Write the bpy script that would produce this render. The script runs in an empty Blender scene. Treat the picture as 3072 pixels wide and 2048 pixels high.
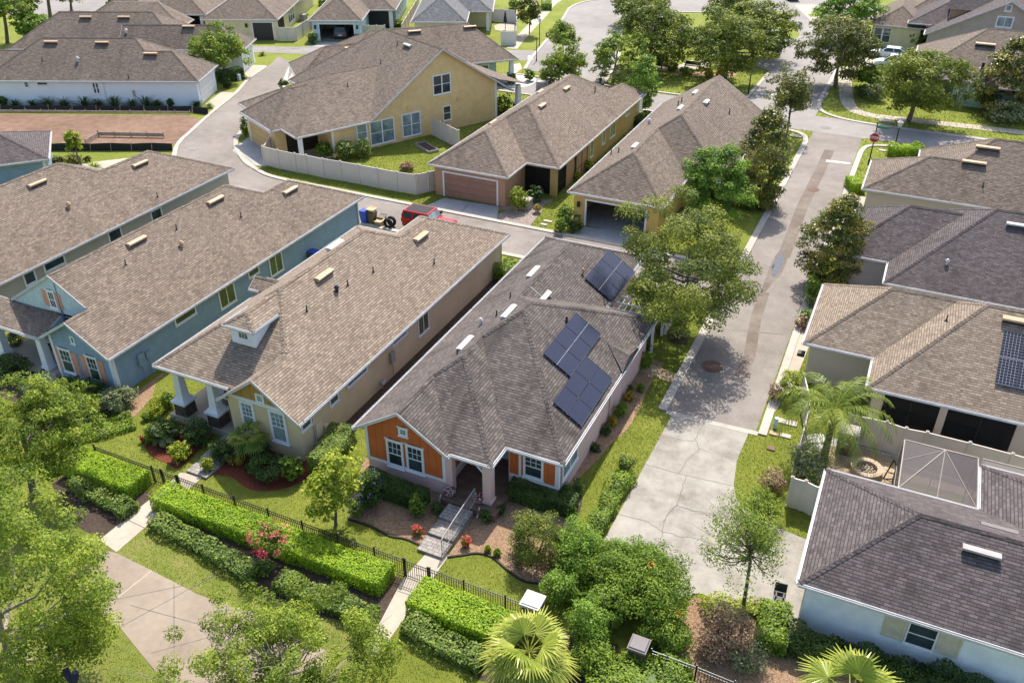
import bpy, math, random
import numpy as np
from mathutils import Vector
SC = bpy.context.scene
COL = SC.collection
RNG = np.random.default_rng(7)
random.seed(7)

# ------------------------------------------------------------------ camera, sky, sun, exposure
CAM_H, PITCH, YAW, FPX = 29.0, math.radians(32.092), math.radians(25.071), 2622.86
cam = bpy.data.cameras.new('camera')
cam.sensor_width = 36; cam.lens = FPX / 3072 * 36; cam.clip_end = 3000; cam.clip_start = 0.5
co = bpy.data.objects.new('camera', cam); COL.objects.link(co)
co.location = (0, 0, CAM_H); co.rotation_euler = (math.pi / 2 - PITCH, 0, YAW)
SC.camera = co
SUN_DIR = Vector((0.22, -1.0, -1.40)).normalized()          # the way the light travels
EL = math.asin(-SUN_DIR.z)
world = bpy.data.worlds.new('World'); SC.world = world; world.use_nodes = True
wn = world.node_tree.nodes; wl = world.node_tree.links
sky = wn.new('ShaderNodeTexSky'); sky.sky_type = 'NISHITA'; sky.sun_disc = False
sky.sun_elevation = EL; sky.sun_rotation = math.radians(-12); sky.air_density = 1.0; sky.dust_density = 2.2; sky.ozone_density = 0.9
wl.new(sky.outputs[0], wn['Background'].inputs[0]); wn['Background'].inputs[1].default_value = 0.15
sun = bpy.data.lights.new('sun', 'SUN'); sun.energy = 3.8; sun.angle = math.radians(0.55); sun.color = (1.0, 0.945, 0.85)
so = bpy.data.objects.new('sun', sun); COL.objects.link(so); so.location = (-20, 90, 120)
so.rotation_euler = SUN_DIR.to_track_quat('-Z', 'Y').to_euler()
SC.view_settings.view_transform = 'Standard'; SC.view_settings.look = 'None'
SC.view_settings.exposure = 0.84; SC.view_settings.gamma = 1.0
SC.cycles.max_bounces = 6; SC.cycles.transparent_max_bounces = 12

# ------------------------------------------------------------------ surveying: where a sight line meets the ground or a wall
_f = np.array([-math.sin(YAW) * math.cos(PITCH), math.cos(YAW) * math.cos(PITCH), -math.sin(PITCH)])
_r = np.array([math.cos(YAW), math.sin(YAW), 0.0]); _u = np.cross(_r, _f)
ZT = {'a': (0, 0, .34057), 'b': (700, 0, .34057), 'c': (1400, 0, .34057), 'd': (2200, 0, .37122), 'e': (0, 400, .34057), 'f': (700, 450, .34057),
      'g': (1250, 450, .34057), 'h': (2200, 550, .37122), 'i': (0, 850, .34057), 'j': (650, 950, .34057), 'k': (1000, 1150, .34057), 'l': (1550, 700, .34057),
      'm': (2200, 1000, .37122), 'n': (0, 1514, .34057), 'o': (750, 1514, .34057), 'p': (1500, 1466, .37122), 'q': (2272, 1514, .34057),
      'r': (400, 1250, .34057), 's': (1750, 1100, .29787), 't': (1050, 680, .45916), 'v': (2440, 1300, .53559), 'z1': (900, 560, .49107),
      'z2': (600, 800, .44643), 'z3': (600, 440, .44643), 'z4': (2500, 560, .44653), 'D': (0, 0, 1.30612)}
def ray(k, x, y):
    a, b, s = ZT[k]; px, py = a + x * s, b + y * s
    return _f + _r * (px - 1536) / FPX - _u * (py - 1024) / FPX
def W(k, x, y, z=0.0):
    d = ray(k, x, y); t = (z - CAM_H) / d[2]
    return (d[0] * t, d[1] * t, z)
def D(x, y, z=0.0): return W('D', x, y, z)
def rot2(x, y, th):
    t = math.radians(th); c, s = math.cos(t), math.sin(t)
    return c * x - s * y, s * x + c * y
def hit(k, x, y, axis, c, th=0):
    """sight line meets the plane axis=c of a frame turned by th: frame coordinates"""
    d = ray(k, x, y); dx, dy = rot2(d[0], d[1], -th)
    t = c / (dx if axis == 'x' else dy)
    return (dx * t, dy * t, CAM_H + d[2] * t)
def height(k, bx, by, tx, ty):
    P = W(k, bx, by); d = ray(k, tx, ty); q = math.hypot(P[0], P[1]) / math.hypot(d[0], d[1])
    return max(0.05, CAM_H + d[2] * q)

# ------------------------------------------------------------------ tagging and mesh building
def tag(o, label=None, cat=None, group=None, kind=None):
    if label: o['label'] = label
    if cat: o['category'] = cat
    if group: o['group'] = group
    if kind: o['kind'] = kind
    return o
def empty(name, loc, label, cat, group=None, rz=0.0):
    o = bpy.data.objects.new(name, None); COL.objects.link(o)
    o.location = loc; o.rotation_euler = (0, 0, rz); o.empty_display_size = 0.3
    return tag(o, label, cat, group)
def link(name, me, mat, parent=None):
    o = bpy.data.objects.new(name, me); COL.objects.link(o)
    if mat is not None: me.materials.append(mat)
    if parent is not None: o.parent = parent
    return o
class MB:
    def __init__(s, ox=0, oy=0, oz=0): s.v = []; s.f = []; s.o = (ox, oy, oz); s.sm = False
    def poly(s, pts):
        b = len(s.v); s.v += [tuple(p) for p in pts]; s.f.append(tuple(range(b, b + len(pts)))); return s
    def hexa(s, p):
        b = len(s.v); s.v += [tuple(q) for q in p]
        for q in ((3, 2, 1, 0), (4, 5, 6, 7), (0, 1, 5, 4), (1, 2, 6, 5), (2, 3, 7, 6), (3, 0, 4, 7)): s.f.append(tuple(b + i for i in q))
        return s
    def box(s, x0, x1, y0, y1, z0, z1):
        return s.hexa([(x0, y0, z0), (x1, y0, z0), (x1, y1, z0), (x0, y1, z0), (x0, y0, z1), (x1, y0, z1), (x1, y1, z1), (x0, y1, z1)])
    def taper(s, cx, cy, z0, z1, a0, a1, b0=None, b1=None):
        b0 = a0 if b0 is None else b0; b1 = a1 if b1 is None else b1
        return s.hexa([(cx - a0, cy - b0, z0), (cx + a0, cy - b0, z0), (cx + a0, cy + b0, z0), (cx - a0, cy + b0, z0),
                       (cx - a1, cy - b1, z1), (cx + a1, cy - b1, z1), (cx + a1, cy + b1, z1), (cx - a1, cy + b1, z1)])
    def beam(s, p, q, w, h, up=(0, 0, 1)):
        p = Vector(p); q = Vector(q); d = (q - p).normalized(); u = Vector(up)
        a = d.cross(u)
        if a.length < 1e-4: a = d.cross(Vector((1, 0, 0)))
        a.normalize(); b = a.cross(d).normalized(); a = a * w / 2; b = b * h / 2
        return s.hexa([p - a - b, p + a - b, p + a + b, p - a + b, q - a - b, q + a - b, q + a + b, q - a + b])
    def tube(s, pts, rad, n=8, cap=True):
        pts = [Vector(p) for p in pts]; rings = []
        for i, p in enumerate(pts):
            d = (pts[min(i + 1, len(pts) - 1)] - pts[max(i - 1, 0)]).normalized()
            a = d.cross(Vector((0, 0, 1)))
            if a.length < 1e-3: a = Vector((1, 0, 0))
            a.normalize(); b = d.cross(a); r = rad[i] if hasattr(rad, '__len__') else rad; k = len(s.v)
            for j in range(n):
                t = 2 * math.pi * j / n; s.v.append(tuple(p + a * (r * math.cos(t)) + b * (r * math.sin(t))))
            rings.append(k)
        for k, l in zip(rings, rings[1:]):
            for j in range(n): s.f.append((k + j, k + (j + 1) % n, l + (j + 1) % n, l + j))
        if cap:
            s.f.append(tuple(rings[0] + j for j in range(n))); s.f.append(tuple(rings[-1] + n - 1 - j for j in range(n)))
        return s
    def lathe(s, cx, cy, prof, n=16):
        rings = []
        for r, z in prof:
            rings.append(len(s.v)); s.v += [(cx + r * math.cos(2 * math.pi * j / n), cy + r * math.sin(2 * math.pi * j / n), z) for j in range(n)]
        for k, l in zip(rings, rings[1:]):
            for j in range(n): s.f.append((k + j, k + (j + 1) % n, l + (j + 1) % n, l + j))
        s.f.append(tuple(rings[0] + n - 1 - j for j in range(n))); s.f.append(tuple(rings[-1] + j for j in range(n)))
        return s
    def ellip(s, cx, cy, cz, rx, ry, rz, n=12, m=7):
        return s.lathe_scaled(cx, cy, cz, rx, ry, rz, n, m)
    def lathe_scaled(s, cx, cy, cz, rx, ry, rz, n, m):
        rings = []
        for i in range(1, m):
            t = math.pi * i / m; r = math.sin(t); rings.append(len(s.v))
            s.v += [(cx + rx * r * math.cos(2 * math.pi * j / n), cy + ry * r * math.sin(2 * math.pi * j / n), cz - rz * math.cos(t)) for j in range(n)]
        for k, l in zip(rings, rings[1:]):
            for j in range(n): s.f.append((k + j, k + (j + 1) % n, l + (j + 1) % n, l + j))
        s.f.append(tuple(rings[0] + n - 1 - j for j in range(n))); s.f.append(tuple(rings[-1] + j for j in range(n)))
        return s
    def ribbon(s, pts, w0, w1, z0, z1=None):
        """a flat (or, with z1, solid) strip along a line, from w0 to w1 metres to the left of it"""
        n = len(pts); L = []; R = []
        for i, p in enumerate(pts):
            a = pts[max(i - 1, 0)]; b = pts[min(i + 1, n - 1)]
            dx, dy = b[0] - a[0], b[1] - a[1]; l = math.hypot(dx, dy) or 1; nx, ny = -dy / l, dx / l
            L.append((p[0] + nx * w0, p[1] + ny * w0)); R.append((p[0] + nx * w1, p[1] + ny * w1))
        for i in range(n - 1):
            q = [L[i], L[i + 1], R[i + 1], R[i]]
            if z1 is None: s.poly([(x, y, z0) for x, y in reversed(q)])
            else: s.hexa([(x, y, z0) for x, y in q] + [(x, y, z1) for x, y in q])
        return s
    def sheet(s, pts, z):
        pts = [(p[0], p[1]) for p in pts]
        ar = sum(pts[i - 1][0] * pts[i][1] - pts[i][0] * pts[i - 1][1] for i in range(len(pts)))
        if ar < 0: pts = pts[::-1]
        return s.poly([(x, y, z) for x, y in pts])
    def build(s, name, mat, parent=None, smooth=False):
        ox, oy, oz = s.o
        me = bpy.data.meshes.new(name)
        me.from_pydata([(x - ox, y - oy, z - oz) for x, y, z in s.v], [], s.f)
        uv = me.uv_layers.new(name='UVMap')
        d = []
        for p in me.polygons:
            n = p.normal
            if abs(n.z) > 0.995: t = Vector((1, 0, 0)); u = Vector((0, 1, 0))
            else:
                t = Vector((-n.y, n.x, 0)).normalized(); u = n.cross(t)
            for vi in p.vertices:
                q = me.vertices[vi].co; d += [q.dot(t), q.dot(u)]
        uv.data.foreach_set('uv', d)
        if smooth or s.sm: me.polygons.foreach_set('use_smooth', [True] * len(me.polygons))
        me.update()
        return link(name, me, mat, parent)
def struct(name, mb, mat): return tag(mb.build(name, mat), kind='structure')

# ------------------------------------------------------------------ materials
class N:
    def __init__(s, name):
        s.m = bpy.data.materials.new(name); s.m.use_nodes = True; s.t = s.m.node_tree
        s.b = s.t.nodes['Principled BSDF']; s.b.inputs['Roughness'].default_value = 0.85
        s.b.inputs['Specular IOR Level'].default_value = 0.25
    def n(s, kind, **kw):
        o = s.t.nodes.new('ShaderNode' + kind)
        for k, v in kw.items():
            if k in o.inputs: 
                o.inputs[k].default_value = v
            else: setattr(o, k, v)
        return o
    def l(s, a, b): s.t.links.new(a, b)
    def val(s, x):
        return x
    def math(s, op, a, b=None, c=None):
        o = s.t.nodes.new('ShaderNodeMath'); o.operation = op
        for i, x in enumerate((a, b, c)):
            if x is None: continue
            if hasattr(x, 'links'): s.l(x, o.inputs[i])
            else: o.inputs[i].default_value = x
        return o.outputs[0]
    def mix(s, fac, a, b, mode='MIX'):
        o = s.t.nodes.new('ShaderNodeMix'); o.data_type = 'RGBA'; o.blend_type = mode
        for i, x in ((0, fac), (6, a), (7, b)):
            if hasattr(x, 'links'): s.l(x, o.inputs[i])
            else: o.inputs[i].default_value = x if i == 0 else (*x[:3], 1)
        return o.outputs[2]
    def noise(s, scale, detail=4, rough=0.6, vec=None, dim='3D'):
        o = s.n('TexNoise'); o.inputs['Scale'].default_value = scale; o.inputs['Detail'].default_value = detail; o.inputs['Roughness'].default_value = rough
        s.l(vec if vec is not None else s.geo(), o.inputs['Vector']); return o.outputs['Fac']
    def geo(s):
        if not hasattr(s, '_g'): s._g = s.n('NewGeometry').outputs['Position']
        return s._g
    def uv(s):
        if not hasattr(s, '_uv'): s._uv = s.n('UVMap').outputs[0]
        return s._uv
    def ramp(s, fac, stops):
        o = s.n('ValToRGB'); e = o.color_ramp.elements
        while len(e) < len(stops): e.new(0.5)
        for i, (p, c) in enumerate(stops): e[i].position = p; e[i].color = (*c[:3], 1)
        s.l(fac, o.inputs[0]); return o.outputs[0]
    def color(s, c): s.l(c, s.b.inputs['Base Color'])
    def bump(s, h, strength=0.5, dist=0.02):
        o = s.n('Bump'); o.inputs['Strength'].default_value = strength; o.inputs['Distance'].default_value = dist
        s.l(h, o.inputs['Height']); s.l(o.outputs[0], s.b.inputs['Normal'])
def mul(c, k): return tuple(min(1, x * k) for x in c)
def m_plain(name, c, rough=0.7, metal=0.0, var=0.12, scale=3.0, spec=0.3):
    m = N(name); m.b.inputs['Roughness'].default_value = rough; m.b.inputs['Metallic'].default_value = metal; m.b.inputs['Specular IOR Level'].default_value = spec
    m.color(m.ramp(m.noise(scale, 5), [(0.3, mul(c, 1 - var)), (0.7, mul(c, 1 + var))])); return m.m
def m_shingle(name, c1, c2, dark, stain=0.25, sc=(0.32, 0.145)):
    m = N(name); uv = m.uv(); m.b.inputs['Roughness'].default_value = 0.95
    def brick(w, h, off, frac, a, b, mort, ms):
        mp = m.n('Mapping'); m.l(uv, mp.inputs[0]); mp.inputs['Location'].default_value = off
        o = m.n('TexBrick'); m.l(mp.outputs[0], o.inputs['Vector'])
        o.offset = frac; o.inputs['Scale'].default_value = 1; o.inputs['Brick Width'].default_value = w; o.inputs['Row Height'].default_value = h
        o.inputs['Mortar Size'].default_value = ms; o.inputs['Mortar Smooth'].default_value = 0.3; o.inputs['Bias'].default_value = 0
        o.inputs['Color1'].default_value = (*a, 1); o.inputs['Color2'].default_value = (*b, 1); o.inputs['Mortar'].default_value = (*mort, 1)
        return o
    A = brick(sc[0], sc[1], (0.13, 0.02, 0), 0.37, c1, c2, mul(c2, .62), 0.010)
    B = brick(sc[0] * 0.55, sc[1], (0.41, 0.02, 0), 0.61, (0.82, 0.82, 0.82), (1.17, 1.165, 1.16), (0.95, 0.95, 0.95), 0.0)
    col = m.mix(1.0, A.outputs[0], B.outputs[0], 'MULTIPLY')
    mp = m.n('Mapping'); m.l(uv, mp.inputs[0]); mp.inputs['Scale'].default_value = (1.1, 0.16, 1)
    streak = m.noise(0.9, 5, 0.62, mp.outputs[0]); big = m.noise(0.22, 3, 0.5)
    f = m.math('ADD', m.math('MULTIPLY', streak, 0.6), m.math('MULTIPLY', big, 0.4))
    col = m.mix(1.0, col, m.ramp(f, [(0.36, (1 - stain,) * 3), (0.5, (1, 1, 1)), (0.66, (1 + stain * 0.35,) * 3)]), 'MULTIPLY')
    # each course is thicker at its lower edge
    sep = m.n('SeparateXYZ'); m.l(uv, sep.inputs[0])
    fr = m.math('FRACT', m.math('DIVIDE', m.math('ADD', sep.outputs[1], 0.02), sc[1]))
    h = m.math('ADD', m.math('MULTIPLY', m.math('SUBTRACT', 1.0, fr), 0.7), m.math('MULTIPLY', A.outputs[1], -0.4))
    line = m.math('LESS_THAN', fr, m.math('ADD', 0.1, m.math('MULTIPLY', m.noise(2.5, 3, .6), 0.2)))
    col = m.mix(m.math('MULTIPLY', line, 0.62), col, dark)  # shadow line of each course, painted in as a dark band
    col = m.mix(0.5, col, m.ramp(m.noise(38, 3, .7), [(0.3, (.75, .75, .75)), (0.7, (1.25, 1.24, 1.23))]), 'MULTIPLY')
    m.color(col); m.bump(h, 0.5, 0.02)
    return m.m
def m_siding(name, c, period=0.19, depth=0.6):
    m = N(name); sep = m.n('SeparateXYZ'); m.l(m.uv(), sep.inputs[0])
    fr = m.math('FRACT', m.math('DIVIDE', sep.outputs[1], period))
    m.color(m.mix(m.math('MULTIPLY', m.math('LESS_THAN', fr, 0.09), 0.45), m.ramp(m.noise(1.6, 5), [(0.3, mul(c, 0.9)), (0.7, mul(c, 1.08))]), mul(c, 0.35)))
    m.bump(m.math('SUBTRACT', 1.0, fr), depth, 0.03); m.b.inputs['Roughness'].default_value = 0.65; return m.m
def m_batten(name, c, period=0.42):
    m = N(name); sep = m.n('SeparateXYZ'); m.l(m.uv(), sep.inputs[0])
    fr = m.math('FRACT', m.math('DIVIDE', sep.outputs[0], period)); e = m.math('LESS_THAN', fr, 0.1)
    m.color(m.mix(m.math('MULTIPLY', e, 0.4), m.ramp(m.noise(2, 5), [(0.3, mul(c, 0.9)), (0.7, mul(c, 1.08))]), mul(c, 0.45)))
    m.bump(e, 0.6, 0.03); m.b.inputs['Roughness'].default_value = 0.6; return m.m
def m_stucco(name, c, stain=0.1):
    m = N(name); big = m.noise(0.5, 5, 0.6)
    m.color(m.ramp(big, [(0.3, mul(c, 1 - stain)), (0.55, c), (0.75, mul(c, 1 + stain))])); m.bump(m.noise(45, 3), 0.25, 0.02)
    m.b.inputs['Roughness'].default_value = 0.9; return m.m
def m_leaf(name, dark, mid, light, trans=0.3, rough=0.5):
    m = N(name); at = m.n('Attribute'); at.attribute_name = 'tone'
    c = m.ramp(at.outputs['Fac'], [(0.05, dark), (0.5, mid), (0.95, light)])
    m.color(c); m.b.inputs['Roughness'].default_value = rough; m.b.inputs['Specular IOR Level'].default_value = 0.18
    tr = m.n('BsdfTranslucent'); m.l(m.mix(1.0, c, (1.0, 1.15, 0.55), 'MULTIPLY'), tr.inputs[0])
    mx = m.n('MixShader'); mx.inputs[0].default_value = trans
    m.l(m.b.outputs[0], mx.inputs[1]); m.l(tr.outputs[0], mx.inputs[2])
    m.l(mx.outputs[0], m.t.nodes['Material Output'].inputs[0]); return m.m
def m_ground(name, cols, scales=(0.25, 2.2, 22), weights=(0.45, 0.3, 0.25), bump=0.4, bd=0.05, rough=0.95, stretch=None):
    m = N(name); v = m.geo()
    if stretch:
        mp = m.n('Mapping'); m.l(v, mp.inputs[0]); mp.inputs['Scale'].default_value = stretch; v = mp.outputs[0]
    f = None
    for s, w in zip(scales, weights):
        t = m.math('MULTIPLY', m.noise(s, 5, 0.62, v), w); f = t if f is None else m.math('ADD', f, t)
    n = len(cols); m.color(m.ramp(f, [(0.36 + 0.28 * i / (n - 1), c) for i, c in enumerate(cols)]))
    m.bump(m.noise(scales[-1] * 1.7, 4, 0.7, v), bump, bd); m.b.inputs['Roughness'].default_value = rough; return m.m
def m_glass(name, c, rough=0.06):
    m = N(name); m.color(m.ramp(m.noise(0.9, 3), [(0.35, mul(c, 0.6)), (0.65, mul(c, 1.5))]))
    m.b.inputs['Roughness'].default_value = rough; m.b.inputs['Specular IOR Level'].default_value = 0.6; return m.m
def m_pavers(name, c1, c2, w, h, mort=(0.12, 0.10, 0.08)):
    m = N(name); o = m.n('TexBrick'); m.l(m.uv(), o.inputs['Vector']); o.inputs['Scale'].default_value = 1
    o.inputs['Brick Width'].default_value = w; o.inputs['Row Height'].default_value = h; o.inputs['Mortar Size'].default_value = 0.012
    o.inputs['Color1'].default_value = (*c1, 1); o.inputs['Color2'].default_value = (*c2, 1); o.inputs['Mortar'].default_value = (*mort, 1)
    m.color(m.mix(0.6, o.outputs[0], m.ramp(m.noise(1.5, 4), [(0.3, (0.6, 0.6, 0.6)), (0.7, (1.2, 1.2, 1.2))]), 'MULTIPLY')); m.bump(o.outputs[1], -0.4, 0.01); return m.m
def m_stone(name, cols):
    m = N(name); o = m.n('TexVoronoi'); o.inputs['Scale'].default_value = 4.5; m.l(m.geo(), o.inputs['Vector'])
    sp = m.n('SeparateColor'); m.l(o.outputs['Color'], sp.inputs[0])
    m.color(m.ramp(sp.outputs[0], [(i / (len(cols) - 1), c) for i, c in enumerate(cols)])); m.bump(o.outputs['Distance'], -0.8, 0.08); return m.m
M = {}
# roofs
M['r_tan'] = m_shingle('shingle_tan', (0.315, 0.25, 0.19), (0.215, 0.165, 0.124), (0.085, 0.064, 0.05), 0.12)
M['r_tan2'] = m_shingle('shingle_greybrown', (0.25, 0.197, 0.152), (0.165, 0.128, 0.102), (0.065, 0.05, 0.041), 0.2)
M['r_brown'] = m_shingle('shingle_brown', (0.205, 0.162, 0.13), (0.132, 0.104, 0.086), (0.05, 0.039, 0.034), 0.26)
M['r_old'] = m_shingle('shingle_weathered', (0.158, 0.134, 0.12), (0.1, 0.083, 0.077), (0.032, 0.027, 0.026), 0.55)
M['r_purple'] = m_shingle('shingle_purple_grey', (0.135, 0.114, 0.113), (0.085, 0.07, 0.07), (0.024, 0.02, 0.021), 0.25)
M['r_grey'] = m_shingle('shingle_slate_grey', (0.2, 0.2, 0.2), (0.13, 0.13, 0.135), (0.05, 0.05, 0.05), 0.2)
M['r_mid'] = m_shingle('shingle_taupe', (0.23, 0.182, 0.142), (0.145, 0.114, 0.092), (0.046, 0.036, 0.03), 0.2)
# walls
M['white'] = m_plain('white_trim', (0.76, 0.77, 0.79), 0.5, var=0.04)
M['fascia_white'] = m_plain('fascia_paint', (0.52, 0.52, 0.53), 0.55, var=0.12, scale=1.5)
M['brick'] = m_pavers('dark_brick', (0.10, 0.055, 0.04), (0.065, 0.04, 0.032), 0.22, 0.08, (0.16, 0.14, 0.12))
M['white_wall'] = m_stucco('white_wall_paint', (0.8, 0.83, 0.86), 0.04)
M['pink'] = m_stucco('pink_stucco', (0.72, 0.49, 0.45), 0.08)
M['orange'] = m_batten('orange_boards', (0.56, 0.145, 0.045))
M['tan_wall'] = m_stucco('tan_stucco', (0.68, 0.54, 0.34), 0.12)
M['ochre'] = m_batten('ochre_boards', (0.42, 0.26, 0.08), 0.6)
M['blue'] = m_siding('blue_siding', (0.25, 0.36, 0.475))
M['pale_blue'] = m_batten('pale_blue_boards', (0.5, 0.62, 0.65), 0.3)
M['grey_wall'] = m_stucco('grey_stucco', (0.45, 0.41, 0.36))
M['yellow_wall'] = m_siding('yellow_siding', (0.76, 0.54, 0.26), 0.2)
M['gold'] = m_stucco('gold_stucco', (0.60, 0.43, 0.13), 0.08)
M['brown_wall'] = m_stucco('brown_stucco', (0.46, 0.28, 0.17), 0.07)
M['olive_wall'] = m_stucco('ochre_stucco', (0.52, 0.36, 0.14), 0.1)
M['cream'] = m_siding('cream_siding', (0.70, 0.62, 0.38), 0.2)
M['mint'] = m_siding('mint_siding', (0.40, 0.56, 0.44), 0.2)
M['sky_wall'] = m_siding('sky_blue_siding', (0.52, 0.68, 0.72), 0.2)
M['rose'] = m_siding('rose_siding', (0.42, 0.26, 0.25), 0.2)
M['beige'] = m_stucco('beige_stucco', (0.6, 0.51, 0.41), 0.06)
M['taupe'] = m_siding('taupe_siding', (0.44, 0.37, 0.32), 0.2, 0.35)
M['brick_white'] = m_siding('white_brick_wall', (0.8, 0.86, 0.89), 0.1, 0.3)
M['lilac'] = m_stucco('lilac_grey_stucco', (0.5, 0.48, 0.5), 0.06)
M['glass'] = m_glass('window_glass', (0.035, 0.05, 0.055))
M['glass_green'] = m_glass('window_glass_green', (0.06, 0.09, 0.05))
M['glass_blind'] = m_glass('window_glass_blind', (0.19, 0.25, 0.26), 0.12)
M['screen'] = m_plain('dark_screen', (0.012, 0.012, 0.014), 0.6, var=0.3)
def m_screen():
    m = N('dark_screen'); m.color(m.ramp(m.noise(2, 3), [(0.3, (.012, .012, .014)), (0.7, (.03, .03, .032))])); t = m.n('BsdfTransparent'); t.inputs[0].default_value = (.5, .5, .5, 1)
    x = m.n('MixShader'); x.inputs[0].default_value = 0.62; m.l(t.outputs[0], x.inputs[1]); m.l(m.b.outputs[0], x.inputs[2]); m.l(x.outputs[0], m.t.nodes['Material Output'].inputs[0]); return m.m
M['screen'] = m_screen()
M['coral'] = m_plain('coral_shutter', (0.62, 0.30, 0.20), 0.6)
M['cream_shutter'] = m_plain('cream_shutter_paint', (0.58, 0.53, 0.40), 0.6)
M['gdoor_brown'] = m_siding('brown_garage_door', (0.33, 0.185, 0.125), 0.55, 0.2)
M['gdoor_black'] = m_plain('black_garage_door', (0.03, 0.03, 0.035), 0.4)
M['gdoor_white'] = m_siding('white_garage_door', (0.70, 0.71, 0.70), 0.55, 0.2)
M['gdoor_tan'] = m_siding('tan_garage_door', (0.60, 0.40, 0.18), 0.55, 0.2)
M['vent_tan'] = m_plain('tan_roof_vent', (0.5, 0.335, 0.2), 0.5)
M['vent_white'] = m_plain('pale_roof_vent', (0.55, 0.53, 0.5), 0.5)
M['r_vent'] = m_plain('dark_grey_vent', (0.16, 0.14, 0.14), 0.6)
M['vent_grey'] = m_plain('grey_roof_vent', (0.36, 0.33, 0.31), 0.5)
M['dark'] = m_plain('dark_metal', (0.03, 0.03, 0.032), 0.5)
M['pipe'] = m_plain('pipe_boot', (0.05, 0.04, 0.035), 0.6)
M['stone'] = m_stone('stacked_stone', [(0.04, 0.035, 0.03), (0.12, 0.09, 0.06), (0.07, 0.065, 0.06), (0.16, 0.13, 0.1)])
M['iron'] = m_plain('black_iron', (0.018, 0.024, 0.024), 0.35, 0.2)
M['vinyl'] = m_plain('beige_vinyl', (0.62, 0.55, 0.47), 0.5, var=0.06, scale=1.2)
M['vinyl_white'] = m_plain('white_vinyl', (0.72, 0.68, 0.63), 0.45, var=0.05)
M['wood'] = m_plain('raw_lumber', (0.42, 0.33, 0.26), 0.8, var=0.25)
M['silt'] = m_plain('black_silt_fabric', (0.02, 0.02, 0.022), 0.7, var=0.3)
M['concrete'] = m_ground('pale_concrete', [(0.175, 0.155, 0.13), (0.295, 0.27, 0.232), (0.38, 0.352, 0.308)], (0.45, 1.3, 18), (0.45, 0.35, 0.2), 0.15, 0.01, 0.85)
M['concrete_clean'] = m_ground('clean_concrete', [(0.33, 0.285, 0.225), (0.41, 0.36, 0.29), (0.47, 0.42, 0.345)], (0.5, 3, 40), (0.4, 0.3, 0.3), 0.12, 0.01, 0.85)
M['drive'] = m_ground('grey_driveway', [(0.28, 0.275, 0.27), (0.38, 0.37, 0.355), (0.46, 0.44, 0.42)], (0.6, 3, 40), (0.4, 0.3, 0.3), 0.12, 0.01, 0.85)
M['kerb'] = m_ground('kerb_concrete', [(0.33, 0.295, 0.25), (0.42, 0.38, 0.33), (0.48, 0.44, 0.385)], (0.6, 3, 30), (0.4, 0.3, 0.3), 0.1, 0.01, 0.85)
M['asphalt'] = m_ground('worn_asphalt', [(0.145, 0.124, 0.106), (0.225, 0.197, 0.173), (0.30, 0.268, 0.24)], (0.16, 1.0, 16), (0.34, 0.24, 0.42), 0.4, 0.012, 0.9)
M['asphalt2'] = m_ground('pale_street', [(0.20, 0.182, 0.168), (0.26, 0.238, 0.222), (0.315, 0.29, 0.272)], (0.1, 0.7, 26), (0.45, 0.3, 0.25), 0.2, 0.012, 0.9)
M['stain'] = m_ground('damp_stain', [(0.095, 0.072, 0.056), (0.155, 0.122, 0.098), (0.22, 0.185, 0.155)], (0.3, 1.6, 22), (0.4, 0.3, 0.3), 0.2, 0.01, 0.8)
M['puddle'] = m_plain('puddle_water', (0.06, 0.06, 0.06), 0.03, var=0.3, spec=0.6)
M['mark'] = m_plain('road_paint', (0.72, 0.70, 0.67), 0.7, var=0.1)
M['crack'] = m_plain('crack_fill', (0.17, 0.15, 0.13), 0.9)
M['expo'] = m_ground('exposed_aggregate', [(0.19, 0.145, 0.108), (0.275, 0.22, 0.17), (0.345, 0.285, 0.225)], (0.35, 3, 55), (0.35, 0.2, 0.45), 0.4, 0.008, 0.9)
M['grass'] = m_ground('lawn_grass', [(0.115, 0.14, 0.02), (0.195, 0.228, 0.03), (0.29, 0.285, 0.06)], (0.3, 2.5, 34), (0.3, 0.25, 0.45), 0.9, 0.06)
M['grass_dry'] = m_ground('dry_grass', [(0.10, 0.14, 0.022), (0.20, 0.235, 0.04), (0.33, 0.27, 0.11)], (0.6, 3, 36), (0.35, 0.25, 0.4), 0.9, 0.06)
M['mulch'] = m_ground('wood_mulch', [(0.12, 0.07, 0.04), (0.34, 0.215, 0.13), (0.56, 0.40, 0.27)], (0.9, 7, 20), (0.15, 0.3, 0.55), 1.0, 0.06)
M['mulch_red'] = m_ground('red_mulch', [(0.09, 0.022, 0.014), (0.20, 0.05, 0.03), (0.32, 0.10, 0.06)], (0.9, 9, 34), (0.2, 0.25, 0.55), 1.0, 0.06)
M['mulch_dark'] = m_ground('dark_mulch', [(0.035, 0.025, 0.02), (0.09, 0.062, 0.048), (0.17, 0.12, 0.09)], (0.9, 9, 34), (0.2, 0.3, 0.5), 1.0, 0.06)
M['dirt'] = m_ground('bare_soil', [(0.13, 0.078, 0.05), (0.22, 0.135, 0.092), (0.30, 0.20, 0.142)], (0.16, 1.2, 12), (0.3, 0.35, 0.35), 0.7, 0.08)
M['gravel_white'] = m_ground('white_pebbles', [(0.18, 0.18, 0.18), (0.6, 0.59, 0.57), (0.75, 0.74, 0.72)], (1, 11, 40), (0.1, 0.4, 0.5), 0.8, 0.05)
M['gravel'] = m_ground('river_gravel', [(0.12, 0.10, 0.09), (0.34, 0.27, 0.23), (0.55, 0.46, 0.40)], (1, 8, 25), (0.1, 0.5, 0.4), 1.0, 0.08)
M['paver_grey'] = m_pavers('grey_pavers', (0.36, 0.33, 0.30), (0.25, 0.225, 0.21), 0.3, 0.2)
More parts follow.
